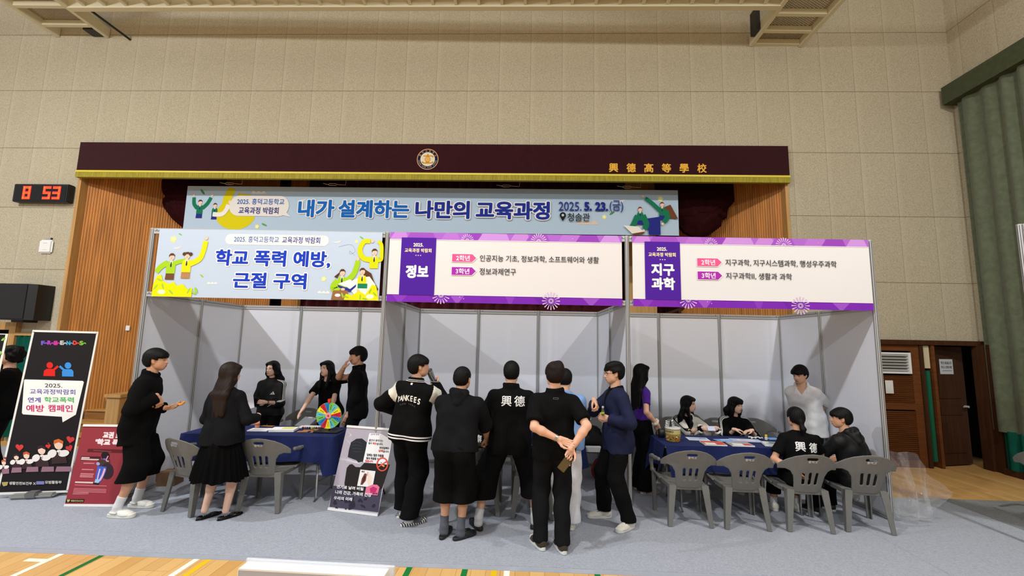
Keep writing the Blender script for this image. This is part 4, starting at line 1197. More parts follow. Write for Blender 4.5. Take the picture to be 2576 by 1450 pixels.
def head_fields(hc, R, s, female=False, wide=1.0):
    """hc centre of the skull, R rows right/forward/up"""
    def L(x, y, z): return hc + (x * R[0] * wide + y * R[1] + z * R[2]) * s
    E = lambda c, r: (L(*c), np.array(r) * s * np.array([wide, 1, 1]), R)
    f = Field(0.03 * s)
    j = 0.92 if female else 1.0
    f.ell(*E((0, -0.018, 0.030), (0.077, 0.096, 0.088)))
    f.ell(*E((0, 0.030, -0.022), (0.064 * j, 0.068, 0.088)))
    f.ell(*E((0, 0.052, -0.078), (0.036 * j, 0.034, 0.030)))
    f.ell(*E((0.045 * j, 0.018, -0.052), (0.020, 0.034, 0.036))); f.ell(*E((-0.045 * j, 0.018, -0.052), (0.020, 0.034, 0.036)))
    g = Field(0.012 * s)
    g.cap(L(0, 0.090, 0.012), L(0, 0.104, -0.022), 0.0085 * s, 0.0115 * s)
    g.ell(*E((0.012, 0.094, -0.027), (0.009, 0.010, 0.008))); g.ell(*E((-0.012, 0.094, -0.027), (0.009, 0.010, 0.008)))
    g.ell(*E((0, 0.088, -0.052), (0.023, 0.011, 0.0065))); g.ell(*E((0, 0.086, -0.063), (0.020, 0.011, 0.0065)))
    g.cap(L(0.016, 0.087, 0.026), L(0.045, 0.072, 0.026), 0.008 * s, 0.008 * s); g.cap(L(-0.016, 0.087, 0.026), L(-0.045, 0.072, 0.026), 0.008 * s, 0.008 * s)
    ears = Field(0.006 * s)
    for q in (-1, 1):
        ears.ell(*E((q * 0.078, -0.012, -0.004), (0.010, 0.019, 0.032))); ears.ell(*E((q * 0.074, -0.004, -0.03), (0.008, 0.011, 0.012)))
    eyes = [(L(0.031, 0.094, 0.006), 0.0165 * s), (L(-0.031, 0.094, 0.006), 0.0165 * s)]
    def fn(X):
        d = smin(f(X), g(X), 0.014 * s)
        d = smin(d, ears(X), 0.008 * s)
        for c, r in eyes:
            d = -smin(-d, np.linalg.norm(X - c, axis=1) - r + 0.0, 0.012 * s)
        return d
    return fn, L

def head_mesh(hc, R, s, skin, lips, female, brows=True, wide=1.0, h=0.0042):
    fn, L = head_fields(hc, R, s, female, wide)
    c = np.asarray(hc)
    v, f = surface(fn, c - 0.135 * s * 1.1, c + 0.135 * s * 1.1, h)
    fc = v[f].mean(1); q = ((fc - c) @ R.T) / s
    q[:, 0] /= wide
    ix = np.zeros(len(f), int); front = q[:, 1] > 0.045
    ax = np.abs(q[:, 0])
    ez = (q[:, 2] - 0.0060) / 0.0046; ex = (ax - 0.0315) / 0.0145
    eye = front & (ex ** 2 + ez ** 2 < 1)
    ix[eye] = 3; ix[eye & (np.abs(ax - 0.031) < 0.0075)] = 2
    ix[front & (np.abs(q[:, 2] - 0.0108 + 14 * (ax - .031) ** 2) < 0.0017) & (ax > .017) & (ax < .047)] = 2
    if brows:
        ix[front & (np.abs(q[:, 2] - 0.0285 + 0.12 * (ax - 0.031)) < (0.0034 if not female else 0.0026)) & (ax > 0.013) & (ax < 0.052)] = 1
    ix[front & (np.abs(q[:, 2] + 0.0575) < 0.0095 * (1 - (ax / 0.026) ** 2).clip(0)) & (ax < 0.025)] = 4
    ix[front & (np.abs(q[:, 2] + 0.0575) < 0.0014) & (ax < 0.022)] = 5
    ix[front & (np.abs(q[:, 2] + 0.034) < 0.003) & (np.abs(ax - 0.0075) < 0.0034)] = 5
    return v, f, ([skin, M_BROW, M_EYE, M_EYEW, lip_mat(lips), mat('lip_line', (96, 50, 44), rough=0.6)], ix)

def hair_mesh(style, hc, R, s, material, body_fn=None, h=0.0058, wide=1.0):
    def L(x, y, z): return hc + (x * R[0] * wide + y * R[1] + z * R[2]) * s
    f = Field(0.03 * s)
    E = lambda c, r: f.ell(L(*c), np.array(r) * s * np.array([wide, 1, 1]), R)
    th = {'crop': 0.010}.get(style, 0.017)
    E((0, -0.020, 0.036), (0.079 + th, 0.098 + th, 0.090 + th))
    E((0, -0.045, -0.012), (0.072 + th * .8, 0.066 + th, 0.076))
    extra = []
    if style in ('fringe', 'bowl'):
        E((0, 0.052, 0.062), (0.070, 0.052, 0.038)); 
        E((0.055, 0.02, 0.03), (0.036, 0.06, 0.05)); E((-0.055, 0.02, 0.03), (0.036, 0.06, 0.05))
    if style == 'parted':
        E((0.02, 0.045, 0.078), (0.072, 0.056, 0.032)); E((-0.05, 0.03, 0.05), (0.038, 0.06, 0.04))
    if style == 'tousled':
        for i in range(16):
            a = RNG.uniform(0, 6.28); z = RNG.uniform(0.02, 0.12)
            E((0.075 * math.cos(a) * (1 - z * 3), -0.02 + 0.09 * math.sin(a) * (1 - z * 3), z), (0.03, 0.034, 0.026))
    if style == 'curly':
        for i in range(40):
            a = RNG.uniform(0, 6.28); z = RNG.uniform(-0.09, 0.11)
            rr = math.sqrt(max(0.1, 1 - ((z - .02) / .14) ** 2))
            E((0.092 * math.cos(a) * rr, -0.035 + 0.095 * math.sin(a) * rr, z), (0.028, 0.028, 0.028))
    long = style.startswith('long')
    if long or style == 'bob':
        # the fall of hair follows world gravity from the back of the head
        ln = {'long': 0.36, 'longer': 0.54, 'longfront': 0.42, 'bob': 0.17}[style]
        dn = V3(0, 0, -1.0) * 0.94 + (-R[1]) * 0.10
        for x in (-0.062, -0.03, 0, 0.03, 0.062):
            a = L(x, -0.052 + 0.018 * abs(x) / .06, 0.0)
            b = a + dn * ln * s * 0.5 + R[0] * x * 0.75 * s - R[1] * 0.045 * s
            c = a + dn * ln * s * (1.0 - abs(x) * 1.2) + R[0] * x * 0.95 * s - R[1] * 0.045 * s
            f.cap(a, b, 0.046 * s, 0.044 * s); f.cap(b, c, 0.044 * s, 0.024 * s)
        for q in (-1, 1):
            a = L(q * 0.076, 0.012, 0.025); b = L(q * 0.086, 0.006, -0.075)
            f.cap(a, b, 0.027 * s, 0.024 * s)
            if style == 'longfront':
                c = b + V3(0, 0, -0.2 * s) + R[1] * 0.055 * s - R[0] * q * 0.012 * s
                f.cap(b, c, 0.03 * s, 0.022 * s)
                f.cap(c, c + V3(0, 0, -0.12 * s), 0.022 * s, 0.012 * s)
            else:
                f.cap(b, b + V3(0, 0, -0.10 * s) - R[1] * 0.04 * s, 0.026 * s, 0.02 * s)
        if style == 'bob':
            for q in (-1, 1):
                a = L(q * 0.082, 0.0, -0.04); f.cap(a, a + V3(0, 0, -0.10 * s), 0.03 * s, 0.022 * s)
        E((0.035, 0.045, 0.082), (0.05, 0.05, 0.03)); E((-0.035, 0.045, 0.082), (0.05, 0.05, 0.03))
        if style == 'bob': E((0, 0.07, 0.055), (0.055, 0.028, 0.034))
    if style == 'pony':
        a = L(0, -0.115, -0.045); f.cap(L(0, -0.09, -0.02), a, 0.03 * s, 0.026 * s)
        b = a + V3(0, 0, -0.085 * s) - R[1] * 0.035 * s
        f.cap(a, b, 0.024 * s, 0.03 * s); f.cap(b, b + V3(0, 0, -0.10 * s) + R[1] * 0.01 * s, 0.03 * s, 0.012 * s)
    ph = RNG.uniform(0, 6)
    # the face opening: an ellipsoid in front, plus nape and ear cuts
    low = {'crop': -0.082, 'fringe': -0.098, 'bowl': -0.098, 'parted': -0.095, 'tousled': -0.095, 'curly': -0.11, 'pony': -0.075}.get(style, -9)
    hl = {'crop': 0.072, 'fringe': 0.034, 'bowl': 0.036, 'parted': 0.056, 'tousled': 0.042, 'curly': 0.045, 'pony': 0.075, 'bob': 0.036, 'long': 0.085, 'longer': 0.085, 'longfront': 0.07}[style]
    ear = style in ('crop', 'fringe', 'parted', 'tousled', 'pony', 'bowl')
    half = 0.058 if (long or style == 'bob') else 0.10
    def fn(X):
        q = ((X - hc) @ R.T) / s
        q0 = q[:, 0] / wide
        d = f(X)
        az = np.arctan2(q0, -q[:, 1] + 0.02)
        strand = 0.0016 * np.sin(38 * az + 6 * np.sin(16 * q[:, 2] + ph)) + 0.0014 * np.sin(91 * az + 4 * np.sin(23 * q[:, 2]) + ph) if not long else 0.0013 * np.sin(150 * q0 + 4 * np.sin(11 * q[:, 2] + ph)) + 0.0011 * np.sin(260 * q0 + 3 * np.sin(17 * q[:, 2])) + 0.004 * np.sin(9 * q0 + 21 * q[:, 2] + ph) * np.clip(-q[:, 2] * 6, 0, 1)
        d = d + strand * s * np.clip(1.2 - q[:, 2] * 6, 0.25, 1)
        jag = 0.006 * np.sin(q0 * 190 + ph) + 0.004 * np.sin(q0 * 77)
        # everything in front of the ears and below the hairline is face
        hline = hl + jag * (1 if style in ('fringe', 'bowl', 'bob', 'tousled') else 0.3) + (0.5 * np.abs(q0) ** 1 * (0.25 if long else 0.05)) * (-1 if long else -1)
        face = np.maximum(np.maximum(q[:, 2] - hline, 0.030 - q[:, 1]), np.abs(q0) - half)
        d = np.maximum(d, -face * s)
        if ear:
            sb = -0.022 if style in ('fringe', 'bowl') else 0.0
            e1 = np.maximum(np.maximum(q[:, 2] - 0.012 - 0.35 * np.clip(-q[:, 1] - 0.005, -1, 0.02), -0.034 - q[:, 1]), 0.04 - np.abs(q0))
            e1 = np.maximum(e1, q[:, 1] - 0.035)
            d = np.maximum(d, -e1 * s)
            d = np.maximum(d, -np.maximum(np.maximum(q[:, 2] + 0.012, q[:, 1] * -1 - 0.02), -1) * s)
        if low > -1:
            d = np.maximum(d, (low - q[:, 2] - 0.25 * np.minimum(q[:, 1] + 0.08, 0)) * s) if style != 'pony' else np.maximum(d, np.where(q[:, 1] > -0.075, (low + 0.015 - q[:, 2]) * s, -1))
        return d
    lo, hi = f.bounds(0.02)
    v, fc = surface(fn, lo, hi, h)
    return v, fc, material

def garment(fn, lo, hi, material, h=0.0095, wr=0.005, wfreq=1.0, seed=0):
    ph = np.array([seed * 1.7, seed * 2.3 + 1, seed * 0.7 + 2])
    def g(X):
        n = 1.3 * np.sin(17 * wfreq * X[:, 2] + 9 * X[:, 0] + ph[0] + 2.0 * np.sin(6 * X[:, 0] + ph[1])) * np.sin(11 * wfreq * X[:, 1] + 8 * X[:, 0] * wfreq + ph[2]) \
            + 0.6 * np.sin(31 * wfreq * (X[:, 2] + 0.5 * X[:, 1]) + ph[1]) * np.sin(23 * X[:, 0] + ph[0])
        return fn(X) - wr * n
    v, f = surface(g, lo, hi, h)
    garment.last = g
    return v, f, material

def drape_on(fn, pts, direction, lift=0.003, steps=26, start=0.25):
    """slides points along direction until they lie lift above the surface of fn"""
    d = np.asarray(direction, float); d = d / np.linalg.norm(d, axis=-1, keepdims=True); p = np.asarray(pts, float) - d * start
    for _ in range(steps):
        p = p + d * np.clip(fn(p) - lift, -0.05, 0.05)[:, None] * 0.9
    return p

class Person:
    """local frame: x to the person's right, y forward, z up"""
    def __init__(s, label, x, y, face, H=1.74, skin=(214, 168, 140), lips=(176, 104, 96), female=False, pelvis=None, lean=(0.0, 0.0), bend=0.0,
                 twist=0.0, head=(0.0, 0.0, 0.0), feet=None, knees=None, arms=None, wide=1.0, girth=1.0, sit=False, headwide=1.0, cat='person', group=None):
        s.t = thing('person', label, cat, (x, y, 0.006), face, group)
        s.k = k = H / 1.75; s.fem = female; s.skin = skin_mat(skin); s.lips = lips; s.hw = headwide
        s.pel = np.array(pelvis if pelvis is not None else (0, 0, 0.925 * k), float)
        def rot(u, fwd, side):
            u = V3(math.sin(side), math.sin(fwd) * math.cos(side), math.cos(fwd) * math.cos(side)); return u
        u1 = rot(0, lean[0], lean[1]); u2 = rot(0, lean[0] + bend, lean[1])
        tw = V3(math.cos(twist), -math.sin(twist), 0)
        s.mid = s.pel + u1 * 0.25 * k
        s.nb = s.mid + u2 * 0.265 * k
        s.u1, s.u2 = unit(u1), unit(u2); s.ud = unit(0.25 * unit(u1) + V3(0, 0, .75))
        s.r = unit(tw - (tw @ s.u2) * s.u2); s.f2 = np.cross(s.u2, s.r)
        pr = unit(V3(1, 0, 0) - (s.u1[0]) * s.u1); s.Rp = np.stack([pr, np.cross(s.u1, pr), s.u1]); s.Rt = np.stack([s.r, s.f2, s.u2])
        sw = (0.146 if female else 0.176) * k * wide
        s.sh = {q: s.nb - s.u2 * 0.084 * k + q * s.r * sw for q in (-1, 1)}
        hy, hp, hr = head
        hu = unit(V3(0.0, 0.0, 1.0) + 0.45 * s.u2); c, sn = math.cos(hy), math.sin(hy)
        fw = unit(V3(-sn * -1, c, 0)) if False else V3(math.sin(hy), math.cos(hy), 0)
        fw = unit(fw * math.cos(hp) + V3(0, 0, 1) * math.sin(hp))
        rt = unit(np.cross(fw, V3(0, 0, 1))); up = np.cross(rt, fw)
        rt2 = rt * math.cos(hr) + up * math.sin(hr); up2 = -rt * math.sin(hr) + up * math.cos(hr)
        s.Rh = np.stack([rt2, fw, up2]); s.hs = k * 0.98
        s.hc = s.nb + unit(0.55 * s.u2 + V3(0, 0, .45)) * 0.165 * k + fw * 0.022 * k + V3(0, 0, 0.012)
        s.hips = {q: s.pel + s.Rp[0] * q * 0.088 * k * (1.05 if female else 1.0) for q in (-1, 1)}
        feet = feet or {}
        s.ank, s.kne, s.toe = {}, {}, {}
        for q in (-1, 1):
            fx, fy, yaw = feet.get(q, (q * 0.10, 0.0, -q * 0.12))[:3]
            lift = feet[q][3] if q in feet and len(feet[q]) > 3 else 0
            an = V3(fx, fy, 0.085 * k + lift)
            kn = (knees or {}).get(q, (q * 0.08, 1, 0))
            s.kne[q], s.ank[q] = ik(s.hips[q], an, 0.435 * k, 0.43 * k, kn)
            s.toe[q] = V3(-math.sin(yaw), math.cos(yaw), 0)
        arms = arms or {}
        s.elb, s.wr, s.hd, s.pn, s.curl, s.thumb = {}, {}, {}, {}, {}, {}
        s.nohand = set()
        for q in (-1, 1):
            a = arms.get(q, {})
            wrist = a.get('wrist', s.sh[q] + V3(q * 0.07, 0.03, -0.53 * k))
            if len(wrist) == 3 and a.get('world'):
                wrist = s.to_local(wrist)
            s.elb[q], s.wr[q] = ik(s.sh[q], wrist, 0.285 * k, 0.25 * k, a.get('hint', (q * 0.4, -1, 0)))
            fore = unit(s.wr[q] - s.elb[q])
            s.hd[q] = unit(np.asarray(a.get('dir', fore), float)); s.pn[q] = np.asarray(a.get('palm', (-q, 0, 0)), float)
            s.curl[q] = a.get('curl', 0.35); s.thumb[q] = a.get('thumb', 0.5)
            if a.get('hide'): s.nohand.add(q)
        g = s.g = girth
        # ----- the body as one field
        F = Field(0.045 * k)
        Rp, Rt = s.Rp, s.Rt
        hipw = 0.160 if female else 0.158
        F.ell(s.pel + s.u1 * 0.01, np.array([hipw * g, 0.112 * g, 0.115]) * k, Rp)
        F.ell(s.pel + s.u1 * 0.15 * k, np.array([(0.120 if female else 0.138) * g, 0.092 * g, 0.13]) * k, Rp)
        F.ell(s.mid + s.u2 * 0.10 * k, np.array([(0.138 if female else 0.160) * g, (0.105 if female else 0.110) * g, 0.165]) * k, Rt)
        for q in (-1, 1):
            F.cap(s.nb - s.u2 * 0.085 * k + q * s.r * 0.05 * k, s.sh[q] - q * s.r * 0.035 * k - s.u2 * 0.01, 0.062 * k, 0.052 * k)
            F.cap(s.nb - s.u2 * 0.040 * k, s.sh[q] - q * s.r * 0.012 * k + s.u2 * 0.008 * k, 0.038 * k, 0.034 * k)
            F.ell(s.hips[q] - s.Rp[1] * 0.045 * k - s.u1 * 0.03 * k, np.array([0.088, 0.085, 0.10]) * k * g, Rp)
        s.torso = F
        s.neck = Field(0.03).cap(s.nb - s.u2 * 0.03 * k, s.hc - s.Rh[2] * 0.06 * k - s.Rh[1] * 0.018 * k, (0.052 if female else 0.06) * k, (0.046 if female else 0.055) * k)
        s.legf, s.armf = {}, {}
        for q in (-1, 1):
            lf = Field(0.03 * k)
            lf.cap(s.hips[q] - s.u1 * 0.0, s.kne[q], 0.083 * k * g, 0.056 * k * g)
            ax = unit(s.ank[q] - s.kne[q]); bk = unit(np.cross(np.cross(s.toe[q], ax), ax))
            bk = -bk if bk @ s.toe[q] > 0 else bk
            lf.cap(s.kne[q], s.ank[q], 0.052 * k * g, 0.035 * k)
            lf.cap(s.kne[q] + ax * 0.07 * k + bk * 0.016 * k, s.kne[q] + ax * 0.20 * k + bk * 0.012 * k, 0.046 * k * g, 0.038 * k * g)
            s.legf[q] = lf
            af = Field(0.02 * k)
            t = 0.86 if female else 1.0
            af.cap(s.sh[q], s.elb[q], 0.047 * k * t * g, 0.041 * k * t)
            m = s.elb[q] + (s.wr[q] - s.elb[q]) * 0.3
            af.cap(s.elb[q], m, 0.039 * k * t, 0.042 * k * t).cap(m, s.wr[q], 0.041 * k * t, 0.027 * k * t)
            s.armf[q] = af
        s.parts = {}
    def to_local(s, p):
        return np.array(s.t.matrix_world.inverted() @ Vector(p))
    def body(s, bare_feet=False, brows=True, hands=True):
        fl = [s.torso, s.neck] + list(s.legf.values()) + list(s.armf.values())
        def fn(X):
            d = fl[0](X)
            for f in fl[1:]: d = smin(d, f(X), 0.03)
            return d
        lo = np.min([f.bounds(0.02)[0] for f in fl], 0); hi = np.max([f.bounds(0.02)[1] for f in fl], 0)
        s.bodyfn = fn
        ch = [surface(fn, lo, hi, 0.011) + (s.skin,)]
        ch.append(head_mesh(s.hc, s.Rh, s.hs, s.skin, s.lips, s.fem, brows, s.hw))
        for q in (-1, 1):
            if hands and q not in s.nohand:
                ch.append(hand_mesh(s.wr[q], s.hd[q], s.pn[q], q, s.k * (0.93 if s.fem else 1.0), s.curl[q], s.skin, thumb=s.thumb[q]))
        smooth_obj('body', ch, s.t); return s
    def hair(s, style, material=None):
        smooth_obj('hair', [hair_mesh(style, s.hc, s.Rh, s.hs, material or M_HAIRK, wide=s.hw)], s.t); return s
    def top(s, name, material, sleeve=1.0, hem=-0.10, inf=0.014, sl_inf=0.016, collar=None, vneck=0.0, flare=0.0, h=0.0095, wr=0.005, paint=None, mats=None, neckcut=0.0, hood=False, open_front=False, belly=0.0, cuff=0.0, seed=0, wfreq=1.0):
        k = s.k
        F = s.torso.copy(inf)
        for q in (-1, 1):       # the cloth hangs straight from the chest to the hem
            wx = (0.062 if s.fem else 0.072) * s.g
            F.cap(s.mid + s.u2 * 0.06 * k + s.r * q * wx * k, s.pel + s.u1 * 0.06 * k + s.Rp[0] * q * (wx + .004) * k, (0.082 if s.fem else 0.093) * k * s.g + inf * .8, (0.090 if s.fem else 0.094) * k * s.g + inf + flare * .6)
            F.cap(s.pel + s.u1 * 0.06 * k + s.Rp[0] * q * (wx + .004) * k, s.pel + s.Rp[0] * q * (wx + .008) * k + s.ud * (hem - .03) * k, (0.090 if s.fem else 0.094) * k * s.g + inf + flare * .6, (0.094 if s.fem else 0.096) * k * s.g + inf + flare)
        if belly: F.ell(s.pel + s.u1 * 0.13 * k + s.Rp[1] * 0.03, np.array([0.15 + inf, 0.12 + belly, 0.15]) * k, s.Rp)
        A = {}; cutp = {}
        sl = sleeve if isinstance(sleeve, dict) else {-1: sleeve, 1: sleeve}
        for q in (-1, 1):
            L = sl[q]          # 0..1 upper arm, 1..2 forearm
            g = Field(0.02 * k)
            e = 0.049 * k + sl_inf; 
            if s.fem: e -= 0.006
            if L <= 1:
                end = s.sh[q] + (s.elb[q] - s.sh[q]) * L; ax = unit(s.elb[q] - s.sh[q])
                g.cap(s.sh[q], end + ax * 0.03, e, e + 0.004 - 0.006 * L)
            else:
                end = s.elb[q] + (s.wr[q] - s.elb[q]) * (L - 1); ax = unit(s.wr[q] - s.elb[q])
                g.cap(s.sh[q], s.elb[q], e, 0.045 * k + sl_inf - (.006 if s.fem else 0))
                g.cap(s.elb[q], end + ax * 0.02, 0.045 * k + sl_inf - (.006 if s.fem else 0), 0.038 * k + sl_inf * 0.9 + cuff)
            A[q] = (g, end, ax)
        nb = s.nb + s.u2 * (0.028 - neckcut) * k
        col = None
        if collar:
            col = Field(0.012)
            cr = 0.074 * k if not s.fem else 0.064 * k
            n = 14; base = s.nb - s.u2 * 0.012 * k
            for i in range(n):
                t0, t1 = 2 * math.pi * i / n, 2 * math.pi * (i + 1) / n
                def pt(t, up): 
                    return base + s.r * math.cos(t) * cr * (1.04 - up * .3) + s.f2 * (math.sin(t) * cr * 0.98 - 0.002) + s.u2 * (up - 0.022 * max(math.sin(t), 0) * 1.0)
                if vneck and abs((t0 + t1) / 2 - math.pi / 2) < 0.5: continue
                for up in ((-0.024, -0.008, 0.012, 0.03, collar * .75, collar) if collar > 0.04 else (-0.02, -.004, 0.012, collar)):
                    col.cap(pt(t0, up), pt(t1, up), 0.0135, 0.0135)
        hoodf = None
        if hood:
            hoodf = Field(0.02)
            b = s.nb - s.f2 * 0.075 * k
            for q in (-1, 1):
                hoodf.cap(b + s.r * q * 0.015 - s.u2 * 0.10 * k - s.f2 * 0.050, b + s.r * q * 0.075 * k + s.u2 * 0.022, 0.040, 0.034)
                hoodf.cap(b + s.r * q * 0.075 * k + s.u2 * 0.022, s.nb + s.r * q * 0.072 * k + s.f2 * 0.045 - s.u2 * .01, 0.032, 0.020)
            hoodf.cap(b - s.u2 * 0.11 * k - s.f2 * 0.05, b - s.u2 * 0.02 * k - s.f2 * 0.05, 0.036, 0.046)
            hoodf.cap(b + s.r * 0.06 + s.u2 * 0.030, b - s.r * 0.06 + s.u2 * 0.030, 0.030, 0.030)
        neckf = s.neck.copy(0.008)
        hemc = s.pel + s.ud * hem * k
        def fn(X):
            d = F(X)
            d = np.maximum(d, (X - nb) @ s.u2)
            for q in (-1, 1):
                g, end, ax = A[q]
                da = np.maximum(g(X), (X - end) @ ax)
                d = smin(d, da, 0.03)
            if hood: d = smin(d, hoodf(X), 0.008)
            d = np.maximum(d, (hemc - X) @ s.ud)
            d = np.maximum(d, -neckf(X))
            if collar: d = smin(d, col(X), 0.012)
            if vneck:
                q = (X - s.nb) @ np.stack([s.r, s.f2, s.u2]).T
                v = np.maximum(np.abs(q[:, 0]) - 0.055 * np.clip((q[:, 2] + vneck) / vneck, 0, 1.4), 0.02 - q[:, 1])
                v = np.maximum(v, -(q[:, 2] + vneck))
                d = np.maximum(d, np.where(v < 0.02, -v, -1))
            return d
        lo = np.minimum(F.bounds(0.03)[0], np.min([A[q][0].bounds(0.03)[0] for q in A], 0)); hi = np.maximum(F.bounds(0.05)[1], np.max([A[q][0].bounds(0.05)[1] for q in A], 0))
        lo[2] = max(lo[2], -1)
        v, f, m = garment(fn, lo, hi, material, h, wr, wfreq, seed=seed)
        if paint is not None:
            ix = paint(s, v[f].mean(1), A); m = ([material] + mats, ix)
        s.topfn = garment.last; s.A = A; s.lasthem = hem
        s.topobj = smooth_obj(name, [(v, f, m)], s.t); return s
    def bottom(s, name, material, kind='trousers', hem=0.10, inf=0.012, waist=None, wide=0.0, h=0.0095, wr=0.003, seed=1, paint=None, mats=None):
        k = s.k
        if waist is None: waist = (getattr(s, 'lasthem', 0.05) + 0.06) if s.pel[2] > 0.7 else 0.10
        F = Field(0.03 * k)
        G = s.g
        F.ell(s.pel + s.u1 * 0.01, np.array([0.160 * G + inf, 0.112 * G + inf, 0.115]) * k, s.Rp)
        F.ell(s.pel + s.u1 * 0.10 * k, np.array([0.142 * G + inf, 0.098 * G + inf, 0.09]) * k, s.Rp)
        for q in (-1, 1):
            F.ell(s.hips[q] - s.Rp[1] * 0.045 * k - s.u1 * 0.03 * k, np.array([0.088 * G + inf, 0.085 * G + inf, 0.10 * G + inf]) * k, s.Rp)
        Ls = []
        for q in (-1, 1):
            g = Field(0.03 * k)
            r1, r2, r3 = 0.083 * k * s.g + inf, 0.060 * k * s.g + inf + wide * 0.6, 0.046 * k + inf + wide
            g.cap(s.hips[q], s.kne[q], r1, r2).cap(s.kne[q], s.ank[q] - V3(0, 0, 0.0), r2, r3)
            Ls.append((q, g))
        hemz = hem
        def fn(X):
            d = F(X)
            dl = None
            for q, g in Ls:
                dq = g(X)
                if kind == 'shin':
                    ax = unit(s.ank[q] - s.kne[q]); dq = np.maximum(dq, (X - (s.kne[q] + ax * hem)) @ ax)
                else:
                    dq = np.maximum(dq, hemz - X[:, 2])
                dl = dq if dl is None else smin(dl, dq, 0.012)
            d = smin(d, dl, 0.04)
            return np.maximum(d, (X - (s.pel + s.ud * waist * k)) @ s.ud)
        lo = np.minimum(F.bounds(0.03)[0], np.min([g.bounds(0.04)[0] for _, g in Ls], 0)); hi = np.maximum(F.bounds(0.03)[1], np.max([g.bounds(0.04)[1] for _, g in Ls], 0))
        v, f, m = garment(fn, lo, hi, material, h, wr, seed=seed)
        if paint is not None: m = ([material] + mats, paint(s, v[f].mean(1)))
        s.botfn = fn
        smooth_obj(name, [(v, f, m)], s.t); return s
    def skirt(s, name, material, z0, r0=0.15, r1=0.27, pleats=26, amp=0.012):
        k = s.k; zt = s.pel[2] + 0.10 * k
        m = MB()
        def f(u, v):
            a = 2 * math.pi * u; z = zt + (z0 - zt) * v
            r = r0 + (r1 - r0) * (v ** 0.75) + amp * v * math.sin(pleats * a + 2 * math.sin(3 * a)) + 0.006 * math.sin(5 * a + 4 * v)
            z += 0.012 * math.sin(7 * a) * v
            return (s.pel[0] + r * math.cos(a) * 1.05, s.pel[1] + r * math.sin(a) * 0.86, z)
        m.grid(f, 208, 24, material)
        m.build(name, s.t, fix=False); return s
    def sock(s, material, top=0.2, name='sock'):
        for q in (-1, 1):
            a = s.ank[q]; ax = unit(s.kne[q] - a)
            g = Field(0.02).cap(a - V3(0, 0, 0.035), a + ax * 0.02, 0.043 * s.k, 0.041 * s.k).cap(a + ax * 0.02, a + ax * top, 0.041 * s.k, 0.046 * s.k).cap(a - V3(0, 0, .035), a + s.toe[q] * 0.1 - V3(0, 0, .05), .036, .03)
            e = a + ax * (top - 0.02)
            fn = lambda X: np.maximum(g(X), (X - e) @ ax)
            lo, hi = g.bounds(0.02)
            smooth_obj(name, [garment(fn, lo, hi, material, 0.007, 0.001)], s.t)
        return s
    def shoes(s, kind='sneaker', upper=None, sole=None, paint=None, size=1.0):
        k = s.k * size
        for q in (-1, 1):
            a = s.ank[q]; t = s.toe[q]; w = V3(t[1], -t[0], 0); z0 = a[2] - 0.085 * s.k
            def L(x, y, z): return V3(a[0], a[1], z0) + w * x * k + t * y * k + V3(0, 0, z * k)
            f = Field(0.03)
            R = np.stack([w, t, V3(0, 0, 1)])
            if kind == 'flat':
                f.cap(L(0, -0.045, 0.018), L(0, 0.10, 0.010), 0.032, 0.030).ell(L(0, 0.125, 0.012), np.array([.038, .05, .022]), R)
            else:
                f.ell(L(0, -0.035, 0.045), np.array([0.041, 0.052, 0.05]) * k, R)
                f.ell(L(0, 0.04, 0.040), np.array([0.043, 0.085, 0.046]) * k, R)
                f.ell(L(0.002 * q, 0.112, 0.030), np.array([0.052, 0.074, 0.038]) * k, R)
                if kind in ('sneaker', 'runner'): f.cap(L(0, -0.03, 0.07), L(0, 0.005, 0.075), 0.04 * k, 0.036 * k)
            def out2(X):
                qq = (X - L(0, 0.055, 0)) @ R.T / k
                wy = 0.040 + 0.012 * np.clip((qq[:, 1] + 0.1) / 0.2, 0, 1)
                return ((np.abs(qq[:, 0] / wy) ** 2.6 + (np.abs(qq[:, 1]) / 0.142) ** 3.0) ** 0.36 - 1) * 0.04 * k
            sh = {'sneaker': 0.034, 'runner': 0.042, 'clog': 0.034, 'slide': 0.03, 'flat': 0.008}[kind]
            open_top = {'clog': 0.075, 'slide': 0.07, 'flat': 0.034}.get(kind, 0.105) * k
            def up(X):
                d = np.maximum(f(X), z0 + sh * 0.7 - X[:, 2])
                d = np.maximum(d, X[:, 2] - z0 - open_top)
                qq = (X - L(0, 0, 0)) @ R.T / k
                if kind == 'slide': d = np.maximum(d, np.maximum(0.035 - qq[:, 1], qq[:, 1] - 0.125) * k)
                if kind == 'clog': d = np.maximum(d, -np.maximum(np.maximum(-0.10 - qq[:, 1], qq[:, 1] - 0.035), 0.036 - qq[:, 2]) * k)
                if kind == 'flat': d = np.maximum(d, -(np.sqrt((qq[:, 0] / .030) ** 2 + ((qq[:, 1] - .035) / .085) ** 2) - 1) * -.03 * -1) if False else np.maximum(d, -np.maximum(np.sqrt((qq[:, 0] / .029) ** 2 + ((qq[:, 1] - .03) / .08) ** 2) * .03 - .03, .012 - qq[:, 2]))
                return d
            def so(X):
                rock = 0.012 * np.clip(((X - L(0, 0.09, 0)) @ t) / 0.1, 0, 1) ** 2
                return np.maximum(out2(X), np.maximum(z0 + 0.0 + rock * 0 - X[:, 2], X[:, 2] - z0 - (sh + rock) * k))
            lo, hi = f.bounds(0.03); lo[2] = z0 - 0.02; hi = np.maximum(hi, L(0, 0.22, 0) * 0 + hi)
            lo2 = np.minimum(lo, np.minimum(L(-.07, -.11, 0), L(.07, .21, 0)) - .02); hi2 = np.maximum(hi, np.maximum(L(-.07, -.11, 0), L(.07, .21, 0)) + .02)
